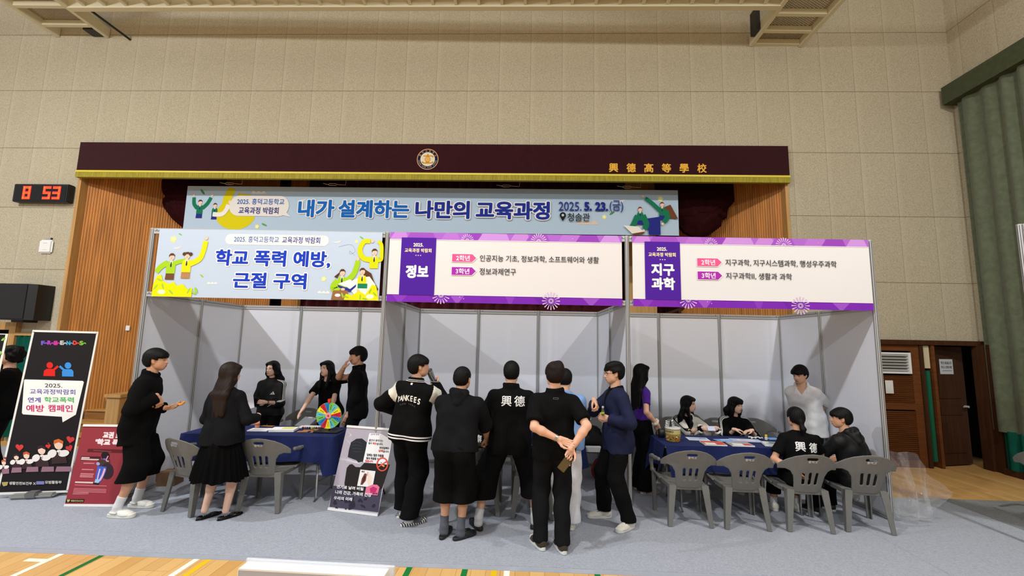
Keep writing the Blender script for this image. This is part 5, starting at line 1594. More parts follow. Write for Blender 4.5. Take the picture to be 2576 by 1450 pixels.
            u = smooth_obj({'sneaker': 'sneaker', 'runner': 'sneaker', 'clog': 'clog', 'slide': 'slipper', 'flat': 'flat_shoe'}[kind], [garment(up, lo2, hi2, upper, 0.0062, 0.0)], s.t)
            hi2[2] = z0 + 0.08
            v, fc = surface(so, lo2, hi2, 0.0062)
            m = sole
            if paint == 'stripe':
                cc = v[fc].mean(1); qq = (cc - L(0, 0, 0)) @ R.T
                m = ([sole, S_BLACK], ((np.sin(qq[:, 1] * 250 + qq[:, 2] * 90) > 0) & (qq[:, 2] > .004)).astype(int))
            smooth_obj('sole', [(v, fc, m)], u)
            if kind == 'clog':
                mm = MB(); pts = [L(.05 * math.cos(b), 0.02 - .075 * math.sin(b), .055 + .0 * b) for b in np.linspace(-.25, math.pi + .25, 14)]
                mm.tube(pts, 0.009, upper, 8); mm.build('heel_strap', u)
            if kind == 'sneaker':
                mm = MB()
                for j in range(4):
                    y = 0.05 + 0.022 * j; zz = 0.092 - 0.013 * j
                    mm.tube([L(-.024, y, zz - .012), L(0, y + .006, zz), L(.024, y, zz - .012)], 0.0035, S_WHITE, 6)
                mm.build('lace', u)
                mm = MB(); mm.tube([L(-.026, .045, .088), L(-.02, .10, .066), L(0, .128, .058), L(.02, .10, .066), L(.026, .045, .088)], .005, S_BLACK, 6); mm.build('eyelet_stay', u)
        return s
    def decal(s, fn, name, meshes, center, right, up, direction, lift=0.004):
        """flat lettering pressed on the cloth: meshes = list of (mesh, scale_x, scale_y, dx, dy, material, extra lift)"""
        mb = MB()
        for me, sx, sy, dx, dy, m, ex in meshes:
            bm = bmesh.new(); bm.from_mesh(me)
            bmesh.ops.triangulate(bm, faces=bm.faces[:])
            for _ in range(3):
                ed = [e for e in bm.edges if e.calc_length() * max(sx, sy) > 0.022]
                if ed: bmesh.ops.subdivide_edges(bm, edges=ed, cuts=1)
            bmesh.ops.triangulate(bm, faces=bm.faces[:])
            me = bpy.data.meshes.new('lettering'); bm.to_mesh(me); bm.free()
            zk = np.array([v.co.z for v in me.vertices])
            P0 = np.array([center + unit(right) * (dx + v.co.x * sx) + unit(up) * (dy + v.co.y * sy) for v in me.vertices])
            Q = drape_on(fn, P0, direction, lift + ex + zk * 0.00004)
            mb.add(Q, [tuple(p.vertices) for p in me.polygons], m)
        return mb.build(name, s.t, fix=False)
    def hoop(s, fn, name, center, R, z0, z1, mtl, r=0.12, lift=0.003, parent=None, a0=0.0, a1=2 * math.pi, n=72):
        """cloth band pressed round a garment between two heights of a frame"""
        P0 = []; D = []
        for z in (z0, (z0 + z1) / 2, z1):
            for i in range(n + 1):
                a = a0 + (a1 - a0) * i / n
                o = R[0] * math.cos(a) + R[1] * math.sin(a)
                P0.append(center + R[2] * z + o * r); D.append(-o)
        Q = drape_on(fn, np.array(P0), np.array(D), lift, start=0.30, steps=40)
        mb = MB(); w = n + 1
        mb.add(Q, [(j * w + i, j * w + i + 1, (j + 1) * w + i + 1, (j + 1) * w + i) for j in range(2) for i in range(n)], mtl, True)
        return mb.build(name, parent or s.topobj, fix=False)
    def ribbon(s, fn, name, path, direction, width, material, lift=0.004, parent=None):
        """cloth stripe along a path, pressed on the garment"""
        path = np.asarray(path, float); n = len(path)
        dn = unit(direction)
        T = np.gradient(path, axis=0); S = np.cross(T, dn); S /= np.linalg.norm(S, axis=1)[:, None]
        rows = []
        for w in (-0.5, 0, 0.5):
            rows.append(drape_on(fn, path + S * w * width, dn, lift, start=0.15))
        vs = np.concatenate(rows)
        fs = [(r * n + i, r * n + i + 1, (r + 1) * n + i + 1, (r + 1) * n + i) for r in range(2) for i in range(n - 1)]
        mb = MB(); mb.add(vs, fs, material, True)
        return mb
# ================================================================== CHAIRS
M_CHAIR = mat('grey_chair_plastic', (112, 112, 109), rough=0.5, spec=0.4, noise=0.06, nscale=12, bump=0.15, bscale=350)
def poly2d(px, pz, poly):
    d = np.full(len(px), 1e9); sgn = np.ones(len(px))
    n = len(poly)
    for i in range(n):
        a = np.array(poly[i]); b = np.array(poly[i - 1])
        e = b - a; wx = px - a[0]; wz = pz - a[1]
        t = np.clip((wx * e[0] + wz * e[1]) / (e @ e), 0, 1)
        d = np.minimum(d, (wx - e[0] * t) ** 2 + (wz - e[1] * t) ** 2)
        c1 = pz >= a[1]; c2 = pz < b[1]; c3 = e[0] * wz > e[1] * wx
        flip = (c1 & c2 & c3) | (~c1 & ~c2 & ~c3)
        sgn = np.where(flip, -sgn, sgn)
    return sgn * np.sqrt(d)
def slot(px, pz, x0, z0, x1, z1, r):
    ex, ez = x1 - x0, z1 - z0
    t = np.clip(((px - x0) * ex + (pz - z0) * ez) / (ex * ex + ez * ez), 0, 1)
    return np.hypot(px - x0 - t * ex, pz - z0 - t * ez) - r
def back_y(x, z): return -0.235 - 0.16 * np.clip((z - 0.40) / 0.43, -.2, 1.1) + 0.75 * np.clip(np.abs(x) - 0.06, 0, 1) ** 1.5
BACK = [(-.135, .40), (-.145, .50), (-.158, .58), (-.19, .635), (-.235, .655), (-.30, .645), (-.305, .69), (-.275, .725), (-.225, .765), (-.16, .80), (-.08, .823), (0, .830)]
BACK = BACK + [(-x, z) for x, z in BACK[-2::-1]]
def make_chair(loc, rz, label, group):
    t = thing('plastic_chair', label, 'chair', loc, rz, group)
    def fb(X):
        x, y, z = X[:, 0], X[:, 1], X[:, 2]
        d = poly2d(x, z, BACK) - 0.004
        for sx in (-.062, 0.0, .062): d = np.maximum(d, -slot(x, z, sx, .505, sx * 1.1, .612, .0125))
        d = np.maximum(d, -slot(x, z, -.042, .775, .042, .775, .0125))
        sh = np.abs(y - back_y(x, z)) - 0.007
        k = .01; hh = np.maximum(k - np.abs(d - sh), 0) / k
        return np.maximum(d, sh) + hh * hh * k * .25
    smooth_obj('backrest', [surface(fb, V3(-.33, -.42, .37), V3(.33, .05, .86), 0.0058) + (M_CHAIR,)], t)
    back = t.children[-1]
    me, x0, x1, y0, y1 = text_mesh('흥덕고', 0.03)
    mb = MB(); s = 0.034
    vs = []
    for v in me.vertices:
        x = ((v.co.x - (x0 + x1) / 2) * s); z = .735 + (v.co.y - y0) * s * .9
        vs.append((-x * -1, float(back_y(abs(x), z)) - 0.0125 - v.co.z * ZC, z))
    mb.add(vs, [tuple(p.vertices) for p in me.polygons], P((206, 206, 202)))
    L = mb.build('lettering', back, fix=False)
    L['label'] = 'white stencilled school name'
    def fs(X):
        x, y, z = X[:, 0], X[:, 1], X[:, 2]
        w = 0.20 + 0.035 * np.clip((y + .2) / .42, 0, 1)
        top = 0.425 + 0.012 * np.clip((y - .0) / .22, 0, 1) - 0.010 * np.exp(-((x / .14) ** 2 + ((y) / .16) ** 2))
        q = np.maximum(np.abs(x) - w, np.abs(y + .005) - .225)
        d = np.maximum(q, np.maximum(z - top, top - .016 - z))
        rim = np.maximum(np.maximum(np.abs(q + .006) - .006, z - top), top - .05 - z)
        return smin(d, rim, .012)
    smooth_obj('seat', [surface(fs, V3(-.27, -.26, .35), V3(.27, .25, .46), 0.0066) + (M_CHAIR,)], t)
    for q in (-1, 1):
        f = Field(0.02)
        pts = [(.292, -.13, .668), (.30, -.02, .655), (.30, .12, .645), (.292, .20, .625), (.284, .235, .57), (.272, .235, .46)]
        for a, b in zip(pts[:-1], pts[1:]): f.cap((a[0] * q, a[1], a[2]), (b[0] * q, b[1], b[2]), .021, .021)
        f.cap((.272 * q, .235, .46), (.225 * q, .20, .415), .02, .016)
        f.cap((.27 * q, .21, .46), (.235 * q, .05, .42), .012, .012)
        def fa(X):      # flatten the band
            return f(X * 1.0)
        lo, hi = f.bounds(.01)
        smooth_obj('armrest', [surface(fa, lo, hi, 0.0066) + (M_CHAIR,)], t)
        for nm, a, b, w0, w1 in (('leg', (.262 * q, .232, .47), (.262 * q, .205, 0.004), .052, .042), ('leg', (.185 * q, -.215, .425), (.225 * q, -.265, 0.004), .075, .045)):
            m = MB(); a = Vector(a); b = Vector(b)
            vs = []
            for p, w in ((a, w0), (a + (b - a) * .5, (w0 + w1) / 2), (b, w1)):
                th = .012
                iy = 1 if a.y > 0 else -1      # angle section, open towards the inside
                vs += [(p.x + q * w * .35, p.y + iy * w * .4, p.z), (p.x - q * w * .65, p.y + iy * w * .4, p.z), (p.x - q * w * .65, p.y + iy * (w * .4 - th), p.z),
                       (p.x + q * (w * .35 - th), p.y + iy * (w * .4 - th), p.z), (p.x + q * (w * .35 - th), p.y - iy * w * .6, p.z), (p.x + q * w * .35, p.y - iy * w * .6, p.z)]
            fsx = [(r * 6 + i, r * 6 + (i + 1) % 6, (r + 1) * 6 + (i + 1) % 6, (r + 1) * 6 + i) for r in range(2) for i in range(6)]
            fsx += [(0, 1, 2, 3), (0, 3, 4, 5), (15, 14, 13, 12), (17, 16, 15, 12)]
            m.add(vs, fsx, M_CHAIR); m.build(nm, t)
    return t
GC = 'grey plastic armchairs stencilled with the school name'
Z0 = 0.0062
rad = math.radians
chair0 = make_chair((1.05, -0.12, Z0), rad(-19), 'grey armchair left of the woman in the black skirt', GC)
for x, y, r, lab in ((1.80, -0.02, 2, 'grey armchair right of the woman in the black skirt, in front of the left table'),
                     (6.58, -0.08, -2, 'empty grey armchair at the left end of the row before the right table'),
                     (7.18, -0.12, -3, 'empty grey armchair beside the girl with the ponytail'),
                     (7.84, -0.14, -4, 'grey armchair the girl with the ponytail sits on'),
                     (8.50, -0.12, -8, 'rightmost grey armchair, under the boy in the hooded jacket'),
                     (4.24, 0.06, 4, 'grey armchair the person in the black hoodie leans a hand on'),
                     (4.88, 0.02, -4, 'grey armchair behind the spread legs of the person in black shorts'),
                     (1.28, 1.50, 176, 'grey armchair behind the left table, right of the woman with papers'),
                     (5.78, 1.42, 178, 'grey armchair holding a black bag at the back of the middle booth'),
                     (8.38, 1.52, 174, 'empty grey armchair behind the right table'),
                     (7.12, 1.46, 182, 'grey armchair under the girl in the white track jacket'),
                     (7.80, 1.46, 178, 'grey armchair under the girl in the black track jacket'),
                     (6.75, 1.68, 200, 'grey armchair in the back left corner of the right booth')):
    dup(chair0, at(x, y, Z0, rad(r)), lab, GC)
dup(chair0, at(10.98, -0.02, Z0, rad(-70)), 'grey armchair just showing at the right edge of the picture', GC)

# ================================================================== TABLES AND CLOTHS
M_CLOTH = cloth('navy_table_cloth', (27, 38, 88), rough=0.75, bump=0.1, sheen=0)
M_LEGM = mat('table_leg_metal', (150, 150, 148), rough=0.4, metal=0.6)
M_TTOP = mat('table_top_board', (176, 160, 132), rough=0.5)
def table(x0, x1, y0, y1, where):
    cx, cy = (x0 + x1) / 2, (y0 + y1) / 2; a, b = (x1 - x0) / 2, (y1 - y0) / 2
    t = thing('folding_table', 'folding table hidden under the navy cloth in the ' + where, 'table', (cx, cy, Z0), 0, 'folding tables in the booths')
    m = MB(); m.box(-a, a, -b, b, 0.735, 0.762, M_TTOP, bevel=0.004); m.build('tabletop', t)
    for sx in (-1, 1):
        for sy in (-1, 1):
            m = MB(); m.tube([(sx * (a - .2), sy * (b - .08), .735), (sx * (a - .2), sy * (b - .08), .05), (sx * (a - .2), sy * (b - .05), 0.0)], .014, M_LEGM, 10); m.build('leg', t)
        m = MB(); m.tube([(sx * (a - .2), -b + .08, .2), (sx * (a - .2), b - .08, .2)], .011, M_LEGM, 8); m.build('crossbar', t)
    # the cloth
    c = thing('tablecloth', 'navy blue cloth draped over the table in the ' + where, 'tablecloth', (cx, cy, Z0), 0, 'navy blue tablecloths')
    m = MB()
    zt = 0.766
    m.grid(lambda u, v: (-a - .004 + u * (2 * a + .008), -b - .004 + v * (2 * b + .008), zt + 0.0012 * math.sin(19 * u) * math.sin(7 * v)), 24, 10, M_CLOTH)
    per = [2 * a, 2 * b, 2 * a, 2 * b]; tot = sum(per)
    nu = 220
    def skirt(u, v):
        s = u * tot; i = 0
        while i < 3 and s > per[i]: s -= per[i]; i += 1
        L = per[i]; e = min(s, L - s)
        nx, ny = ((0, -1), (1, 0), (0, 1), (-1, 0))[i]
        px, py = ((-a + s, -b), (a, -b + s), (a - s, b), (-a, b - s))[i]
        cor = max(0, 1 - e / 0.16)
        drop = 0.30 + 0.14 * cor ** 1.3 + 0.012 * math.sin(6 * u * 6.28)
        rip = (0.014 * math.sin(s * 21 + i) + 0.010 * math.sin(s * 9.5 + 2 * i)) * v * (1 - cor) + 0.012 * v + 0.07 * cor * v
        tx, ty = -ny, nx
        sd = (1 if s < L / 2 else -1)
        tang = -0.055 * cor * v * sd
        return (px + nx * (0.006 + rip) + tx * tang * -1, py + ny * (0.006 + rip) + ty * tang * -1, zt - drop * v)
    m.grid(skirt, nu, 10, M_CLOTH)
    m.build('cloth', c, fix=False)
    # cloth faces are single sheets; the builder leaves them open at the hem
    return t
table(0.60, 2.46, 0.06, 0.68, 'left booth')
table(3.75, 5.55, 0.62, 1.22, 'middle booth')
table(6.44, 8.24, -0.06 + 0.10, 0.70, 'right booth')
ZT = 0.776

# ================================================================== SMALL THINGS ON THE TABLES
def sheets(name, label, cat, x, y, rz, w, d, h, top, sides=(236, 236, 234), z=ZT, group=None, art=None):
    t = thing(name, label, cat, (x, y, z), rad(rz), group)
    m = MB(); m.box(-w / 2, w / 2, -d / 2, d / 2, 0, h, P(sides)); m.build('pages', t)
    m = MB(); m.box(-w / 2, w / 2, -d / 2, d / 2, h, h + .0012, P(top)); m.build('cover', t)
    if art:
        a = Art(lambda u, v, hh: (-w / 2 + u * w, d / 2 - v * d, h + .0012 + hh))
        art(a); a.build('printed_artwork', t)
    return t
def lines(a, n=6, rgb=(120, 124, 134), u0=.12, u1=.86, v0=.2, v1=.85):
    for k in range(n): 
        v = v0 + (v1 - v0) * k / n; a.rect(u0, v, u1 - .2 * (k % 3 == 2), v + .03, rgb)
sheets('paper_stack', 'white stack of leaflets left of the middle of the left table', 'papers', 1.40, 0.34, 4, .24, .16, .012, (244, 244, 246), art=lambda a: lines(a, 5))
sheets('paper_stack', 'tall white stack of papers with a yellow sheet on top', 'papers', 1.70, 0.36, 8, .30, .20, .026, (240, 240, 240), art=lambda a: a.rect(.42, .1, .9, .7, (226, 226, 110)))
sheets('paper_stack', 'small white papers beside the hand of the woman in the black skirt', 'papers', 1.12, 0.30, 20, .16, .18, .016, (238, 238, 244))
sheets('board_game_tray', 'white and pink activity tray at the back of the left table', 'tray', 1.92, 0.60, 2, .26, .12, .012, (236, 214, 214), art=lambda a: a.rect(.4, .1, .95, .8, (244, 244, 244)))
sheets('paper_stack', 'thin brown cardboard sheet behind the small bottle on the left table', 'cardboard', 1.36, 0.60, -6, .16, .06, .006, (158, 112, 74), (140, 100, 66))
for k, (dx, dy) in enumerate(((0, 0), (.03, .09), (.17, .0), (.20, .09), (.10, .13), (.24, .15))):
    m = MB(); m.box(-.065, .065, -.032, .032, 0, .008, mat('kraft_card', (168, 118, 74), rough=0.8), bevel=.002)
    o = m.build('wooden_card'); o.matrix_world = at(1.97 + dx, 0.30 + dy, ZT, rad(6))
    tag(o, 'brown card tile laid out in front of the prize wheel', 'card', 'brown card tiles by the prize wheel')
t = thing('marker_set', 'white box of coloured markers behind the brown cards', 'markers', (2.02, 0.54, ZT), rad(2))
m = MB(); m.box(-.16, .16, -.03, .05, 0, .03, M_WHITEPL, bevel=.004); m.build('box', t)
for k in range(11):
    m = MB(); c = [(40, 44, 60), (200, 40, 40), (30, 60, 160), (40, 40, 44), (220, 180, 40), (60, 130, 70)][k % 6]
    m.cyl((-.145 + .029 * k, -.045, .014), (-.145 + .029 * k, -.03, .014), .011, .011, P(c), 10); m.build('marker_cap', t)
t = thing('clipboard', 'grey clipboard leaning under the hand of the girl in the black tee', 'clipboard', (1.78, 0.64, ZT), rad(-20))
m = MB(); m.box(-.11, .11, -.004, .004, 0, .2, P((120, 124, 128)), Matrix.Rotation(rad(-62), 4, 'X')); m.build('board', t)
m = MB(); m.box(-.04, .04, -.012, -.004, .17, .195, M_ALU, Matrix.Rotation(rad(-62), 4, 'X')); m.build('clip', t)
t = thing('trophy_bell', 'small silver desk bell behind the prize wheel', 'bell', (2.08, 0.66, ZT))
m = MB(); m.lathe([(.035, 0), (.034, .02), (.026, .04), (.012, .055), (.008, .075)], M_ALU); m.build('dome', t)
m = MB(); m.lathe([(.012, .075), (.018, .086), (.012, .1), (.002, .104)], mat('white_knob', (220, 214, 216), rough=.3)); m.build('knob', t)
t = thing('drink_bottle', 'small bottle of orange drink with a pale cap on the left table', 'bottle', (1.26, 0.52, ZT))
m = MB(); m.lathe([(.026, 0), (.029, .008), (.029, .06), (.022, .082), (.013, .092), (.013, .1)], mat('bottle_label_orange', (226, 170, 140), rough=.35)); m.build('body', t)
m = MB(); m.lathe([(.015, .1), (.016, .102), (.016, .122), (.013, .124)], P((226, 214, 150))); m.build('cap', t)
m = MB(); m.lathe([(.0295, .028), (.0298, .03), (.0298, .05), (.0295, .052)], P((206, 96, 60))); m.build('label_band', t)

# prize wheel
t = thing('prize_wheel', 'colourful spinning prize wheel on a black stand at the right end of the left table', 'prize wheel', (2.26, 0.36, ZT), rad(-3))
WC = [(124, 196, 84), (104, 196, 206), (242, 226, 40), (214, 40, 56), (40, 130, 200)]
m = MB(); m.box(-.14, .17, -.11, .12, 0, .014, M_BLACKPL, bevel=.004); m.build('base_plate', t)
m = MB(); m.tube([(0, .05, .012), (0, .05, .2), (0, .012, .2)], .011, M_BLACKPL, 10); m.build('pole', t)
R0 = .165; zc = .198
m = MB(); m.cyl((0, .0, zc), (0, .012, zc), R0, R0, mat('wheel_rim_lime', (140, 196, 90), rough=.4), 60, False); 
for k in range(15):
    vs = [(0, -.0015, zc)]
    a0 = rad(90 - 24 * k); a1 = rad(90 - 24 * (k + 1))
    for j in range(7):
        aa = a0 + (a1 - a0) * j / 6; vs.append((R0 * .985 * math.cos(aa), -.0015, zc + R0 * .985 * math.sin(aa)))
    m.add(vs, [tuple(range(8))], P(WC[k % 5]))
for k in range(15):
    aa = rad(90 - 24 * (k + .5))
    for r_ in (.085, .105, .125):
        x, z = r_ * math.cos(aa), zc + r_ * math.sin(aa)
        M = Matrix.Translation((x, -.002, z)) @ Matrix.Rotation(-aa, 4, 'Y')
        m.box(-.006, .006, -.001, 0, -.005 + .003 * (k % 2), .004, P((44, 52, 60)), M)
m.build('wheel', t)
m = MB(); m.cyl((0, -.012, zc), (0, 0, zc), .038, .038, P((236, 160, 156)), 30, False); m.build('hub', t)
m = MB(); m.cyl((0, -.016, zc), (0, -.012, zc), .012, .012, P((206, 40, 44)), 8, False); m.build('hub_knob', t)
m = MB()
for k in range(15):
    aa = rad(90 - 24 * k); m.cyl((R0 * .97 * math.cos(aa), -.012, zc + R0 * .97 * math.sin(aa)), (R0 * .97 * math.cos(aa), 0, zc + R0 * .97 * math.sin(aa)), .004, .004, P((236, 226, 120)), 8)
m.build('peg', t)
m = MB(); m.prism([(-.018, zc + R0 + .045), (.018, zc + R0 + .045), (.02, zc + R0 + .02), (0, zc + R0 - .015), (-.02, zc + R0 + .02)], -.014, -.006, P((226, 60, 40)), 'y'); m.tube([(0, -.006, zc + R0 + .035), (0, .03, zc + R0 + .045), (0, .05, zc)], .006, P((214, 110, 100)), 8); m.build('pointer', t)

# right table
t = thing('candy_tub', 'gold labelled plastic tub of jelly sweets on the right table', 'tub', (6.62, 0.30, ZT), rad(-20))
def tub(u, v): 
    r = .082 + .008 * v; return (r * math.cos(6.2832 * u), r * math.sin(6.2832 * u), .004 + .15 * v)
m = MB(); m.lathe([(.078, 0), (.083, .006), (.09, .15)], mat('tub_gold', (182, 146, 70), rough=.35), 36); m.build('tub', t)
a = Art(lambda u, v, h: ((.0835 + .0075 * (1 - v / 15) + h) * math.cos(rad(-90) + (u - 15) / 8.6), (.0835 + .0075 * (1 - v / 15) + h) * math.sin(rad(-90) + (u - 15) / 8.6), .004 + .0098 * (15 - v)))
a.rect(1, 1, 29, 6.2, (204, 190, 130), 12); a.text('HARIBO', 4, 4.2, 12, 2.4, (60, 56, 60), bold=.03); a.rect(4, 5.0, 12, 5.3, (90, 80, 70), 4)
for k in range(46):
    a.ell(RNG.uniform(1, 29), RNG.uniform(7, 14), RNG.uniform(.6, 1.3), RNG.uniform(.5, 1.0), [(196, 60, 40), (230, 200, 60), (236, 230, 210), (120, 150, 60), (214, 130, 50), (110, 60, 40)][k % 6], 9, RNG.uniform(0, 3))
a.build('label_print', t)
m = MB(); m.lathe([(.094, .15), (.095, .154), (.094, .164), (.088, .166)], mat('tub_lid', (212, 214, 214), rough=.3), 36); m.build('lid', t)
t = thing('snack_packet', 'crumpled silver snack packets on top of the candy tub', 'packet', (6.60, 0.31, ZT + .167), rad(10))
for k in range(3):
    m = MB(); M = Matrix.Translation((-.05 + .045 * k, .01 * k, 0)) @ Matrix.Rotation(rad(8 - 14 * k), 4, 'Y')
    m.grid(lambda u, v: tuple(M @ Vector(((u - .5) * .055, -.008 * math.cos(3.14 * (u - .5)) * math.sin(3.14 * v) + .004 * math.sin(20 * v), v * .075))), 8, 10, [mat('silver_foil', (190, 194, 202), rough=.25, metal=.7), mat('black_foil', (40, 42, 48), rough=.3)][k % 2]); m.build('packet', t)
t = thing('mug', 'black mug beside the candy tub', 'mug', (6.55, 0.52, ZT))
m = MB(); m.lathe([(.036, 0), (.042, .004), (.044, .1), (.040, .1), (.038, .01)], M_BLACKPL); m.build('cup', t)
m = MB(); m.tube([(-.042, 0, .085), (-.068, 0, .08), (-.072, 0, .05), (-.06, 0, .025), (-.042, 0, .02)], .006, M_BLACKPL); m.build('handle', t)
def mag(c1, c2, c3):
    def f(a):
        a.rect(0, 0, 1, 1, c1).rect(0.02, .05, .98, .45, c2); a.rect(.1, .5, .55, .95, (244, 244, 244)); a.poly([(.55, .55), (.9, .5), (.98, .8), (.6, .95)], c3); lines(a, 4, (180, 180, 190), .14, .5, .6, .9)
    return f
GF = 'leaflets and magazines spread on the right table'
sheets('leaflet', 'pale leaflet in front of the hands of the girl in the white track jacket', 'leaflet', 6.98, 0.44, -6, .26, .18, .003, (206, 216, 236), group=GF, art=lambda a: (lines(a, 4, (120, 140, 190)), a.rect(.6, .2, .92, .5, (110, 140, 190))))
sheets('magazine', 'red and white magazine nearest the empty left chair', 'magazine', 7.06, 0.17, -4, .26, .20, .012, (206, 130, 116), group=GF, art=mag((196, 140, 120), (196, 90, 76), (206, 66, 66)))
sheets('magazine', 'white and red magazine in front of the second empty chair', 'magazine', 7.38, 0.16, -3, .26, .20, .012, (230, 228, 224), group=GF, art=mag((150, 150, 160), (176, 170, 176), (206, 76, 70)))
sheets('leaflet', 'blue leaflet under the elbow of the girl in the black track jacket', 'leaflet', 7.30, 0.40, 8, .22, .14, .003, (110, 160, 220), group=GF, art=lambda a: a.rect(.3, .1, .9, .6, (170, 196, 230)))
sheets('leaflet', 'wide pale blue printed leaflet in front of the black track jacket', 'leaflet', 7.58, 0.42, -4, .36, .16, .005, (170, 186, 220), group=GF, art=lambda a: (a.rect(.2, .2, .8, .75, (214, 214, 220)), a.ell(.4, .45, .12, .2, (186, 176, 190)), lines(a, 3, (130, 140, 190), .5, .78, .3, .7)))
sheets('magazine', 'stack of grey green booklets at the right end of the right table', 'magazine', 7.80, 0.18, -16, .24, .2, .02, (200, 214, 214), group=GF, art=lambda a: a.rect(.3, .1, .95, .6, (120, 150, 160)))
sheets('leaflet', 'small blue card at the back right corner of the right table', 'leaflet', 8.0, 0.58, 8, .14, .10, .004, (90, 150, 214), group=GF)
t = thing('tape_roll', 'yellow topped glue bottle on the right table', 'bottle', (7.88, 0.50, ZT))
m = MB(); m.lathe([(.016, 0), (.018, .03), (.014, .036)], P((210, 206, 190))); m.build('body', t)
m = MB(); m.lathe([(.014, .036), (.015, .062), (.008, .066)], P((214, 180, 60))); m.build('cap', t)
t = thing('plastic_wrap', 'crumpled clear plastic wrap beside the glue bottle', 'wrapper', (7.78, 0.56, ZT))
m = MB(); m.grid(lambda u, v: ((u - .5) * .16, (v - .5) * .08, .004 + .022 * abs(math.sin(9 * u + 4 * v) * math.sin(5 * v + 3 * u))), 14, 10, mat('clear_film', (206, 208, 216), rough=.2)); m.build('film', t, fix=False)

# bag, books and red sack round the chair at the back of the middle booth
t = thing('shoulder_bag', 'black bag slumped on the chair in the middle booth', 'bag', (5.78, 1.36, .44))
f = Field(.06).ell((0, 0, .13), (.16, .12, .15)).ell((.08, .02, .10), (.13, .12, .12)).ell((-.09, -.02, .1), (.12, .11, .11)).cap((-.1, 0, .24), (.06, .02, .27), .04)
lo, hi = f.bounds(.02); lo[2] = -.01
smooth_obj('bag_body', [garment(lambda X: np.maximum(f(X), -X[:, 2]), lo, hi, C_SATIN, .01, .005)], t)
m = MB(); m.tube([(-.12, -.06, .2), (-.1, -.1, .3), (0, -.11, .33), (.1, -.08, .28), (.14, -.06, .18)], .012, C_SATIN); m.build('strap', t)
sheets('book_stack', 'two pale boxed books on the seat in front of the black bag', 'books', 5.74, 1.10, 2, .26, .10, .062, (214, 216, 212), (206, 208, 204), z=.445)
t = thing('snack_bag', 'red snack bag on the floor under the back chair of the middle booth', 'bag', (5.86, 1.28, Z0), rad(10))
f2 = Field(.03).ell((0, 0, .15), (.10, .05, .15))
lo, hi = f2.bounds(.02); lo[2] = -.01
smooth_obj('bag', [garment(lambda X: np.maximum(f2(X), -X[:, 2]), lo, hi, mat('red_foil', (150, 30, 28), rough=.4), .008, .004)], t)
m = MB(); m.cyl((.03, -.056, .2), (.03, -.046, .2), .03, .03, P((216, 170, 60)), 12); m.build('emblem', t)
t = thing('cardboard_box', 'brown cardboard box under the left end of the left table', 'box', (0.10, 0.62, Z0), rad(8))
m = MB(); m.box(-.12, .12, -.1, .1, 0, .17, mat('cardboard', (120, 92, 66), rough=.85), bevel=.003); m.build('carton', t)
m = MB(); m.box(-.121, .121, -.02, .02, .168, .1715, P((160, 130, 96))); m.build('tape', t)
m = MB(); m.bar((-.20, 0.50, .03), (.02, 1.02, .09), .03, .03, P((206, 200, 186)))
tag(m.build('wooden_strip'), 'pale wooden strip on the floor behind the crocs wearer', 'strip')

# ================================================================== STANDING BOARDS AND POSTERS
def quad_fn(dq, wq):
    """design quad (TL, TR, BR, BL) -> flat board with world corners wq, by homography"""
    A = []; bb = []
    for (x, y), (u, v) in zip(dq, ((0, 0), (1, 0), (1, 1), (0, 1))):
        A += [[x, y, 1, 0, 0, 0, -u * x, -u * y], [0, 0, 0, x, y, 1, -v * x, -v * y]]; bb += [u, v]
    h = np.linalg.solve(np.array(A, float), np.array(bb, float))
    W = [Vector(w) for w in wq]
    W[2] = W[1] + W[3] - W[0]; wq[2] = tuple(W[2])
    n = (W[3] - W[0]).cross(W[1] - W[0]).normalized()
    def uv(x, y):
        d = h[6] * x + h[7] * y + 1; return (h[0] * x + h[1] * y + h[2]) / d, (h[3] * x + h[4] * y + h[5]) / d
    def fn(x, y, lift):
        u, v = uv(x, y)
        return (W[0] * (1 - u) + W[1] * u) * (1 - v) + (W[3] * (1 - u) + W[2] * u) * v + n * lift
    return fn, n
def board(t, wq, thick, rgb, name, n):
    m = MB(); W = [Vector(w) for w in wq]
    B = [w - n * thick for w in W]
    m.add(W + B, [(0, 3, 2, 1), (4, 5, 6, 7), (0, 1, 5, 4), (1, 2, 6, 5), (2, 3, 7, 6), (3, 0, 4, 7)], mat('board_%02x%02x%02x' % rgb, rgb, rough=.5, spec=.3)); return m.build(name, t)
def heart(a, x, y, s, rgb, rot=0.0):
    pts = []
    for k in range(22):
        q = 2 * math.pi * k / 22; X = s * math.sin(q) ** 3; Y = -s * (0.81 * math.cos(q) - .31 * math.cos(2 * q) - .12 * math.cos(3 * q) - .06 * math.cos(4 * q))
        pts.append((x + X * math.cos(rot) - Y * math.sin(rot), y + X * math.sin(rot) + Y * math.cos(rot)))
    return a.poly(pts, rgb)

# tall black campaign banner on a grey foot
t = thing('banner_stand', 'tall black campaign banner with a white speech bubble on a grey foot', 'banner stand', (0, 0, 0))
wq = [(-1.47, .10, 1.985), (-.775, .26, 1.98), (-.755, .105, .065), (-1.425, -.065, .05)]
dq = [(238, 82), (678, 96), (470, 1190), (-22, 1246)]
fn, n = quad_fn(dq, wq)
board(t, wq, .004, (226, 226, 222), 'banner_cloth', n)
a = Art(fn)
a.poly([(250, 96), (664, 108), (460, 1176), (-2, 1226)], (34, 31, 34))
cols = [(110, 90, 200), (170, 60, 180), (190, 50, 150), (180, 190, 190), (60, 160, 200), (226, 70, 60), (120, 180, 60)]
for k, ch in enumerate('FRIENDS'):
    x = 296 + 43 * k; a.text(ch, x, 188 - 2 * (k % 2), 26, 30, cols[k], bold=.06); a.stroke([(x + 24, 178), (x + 34, 172), (x + 43, 178)], 7, cols[k])
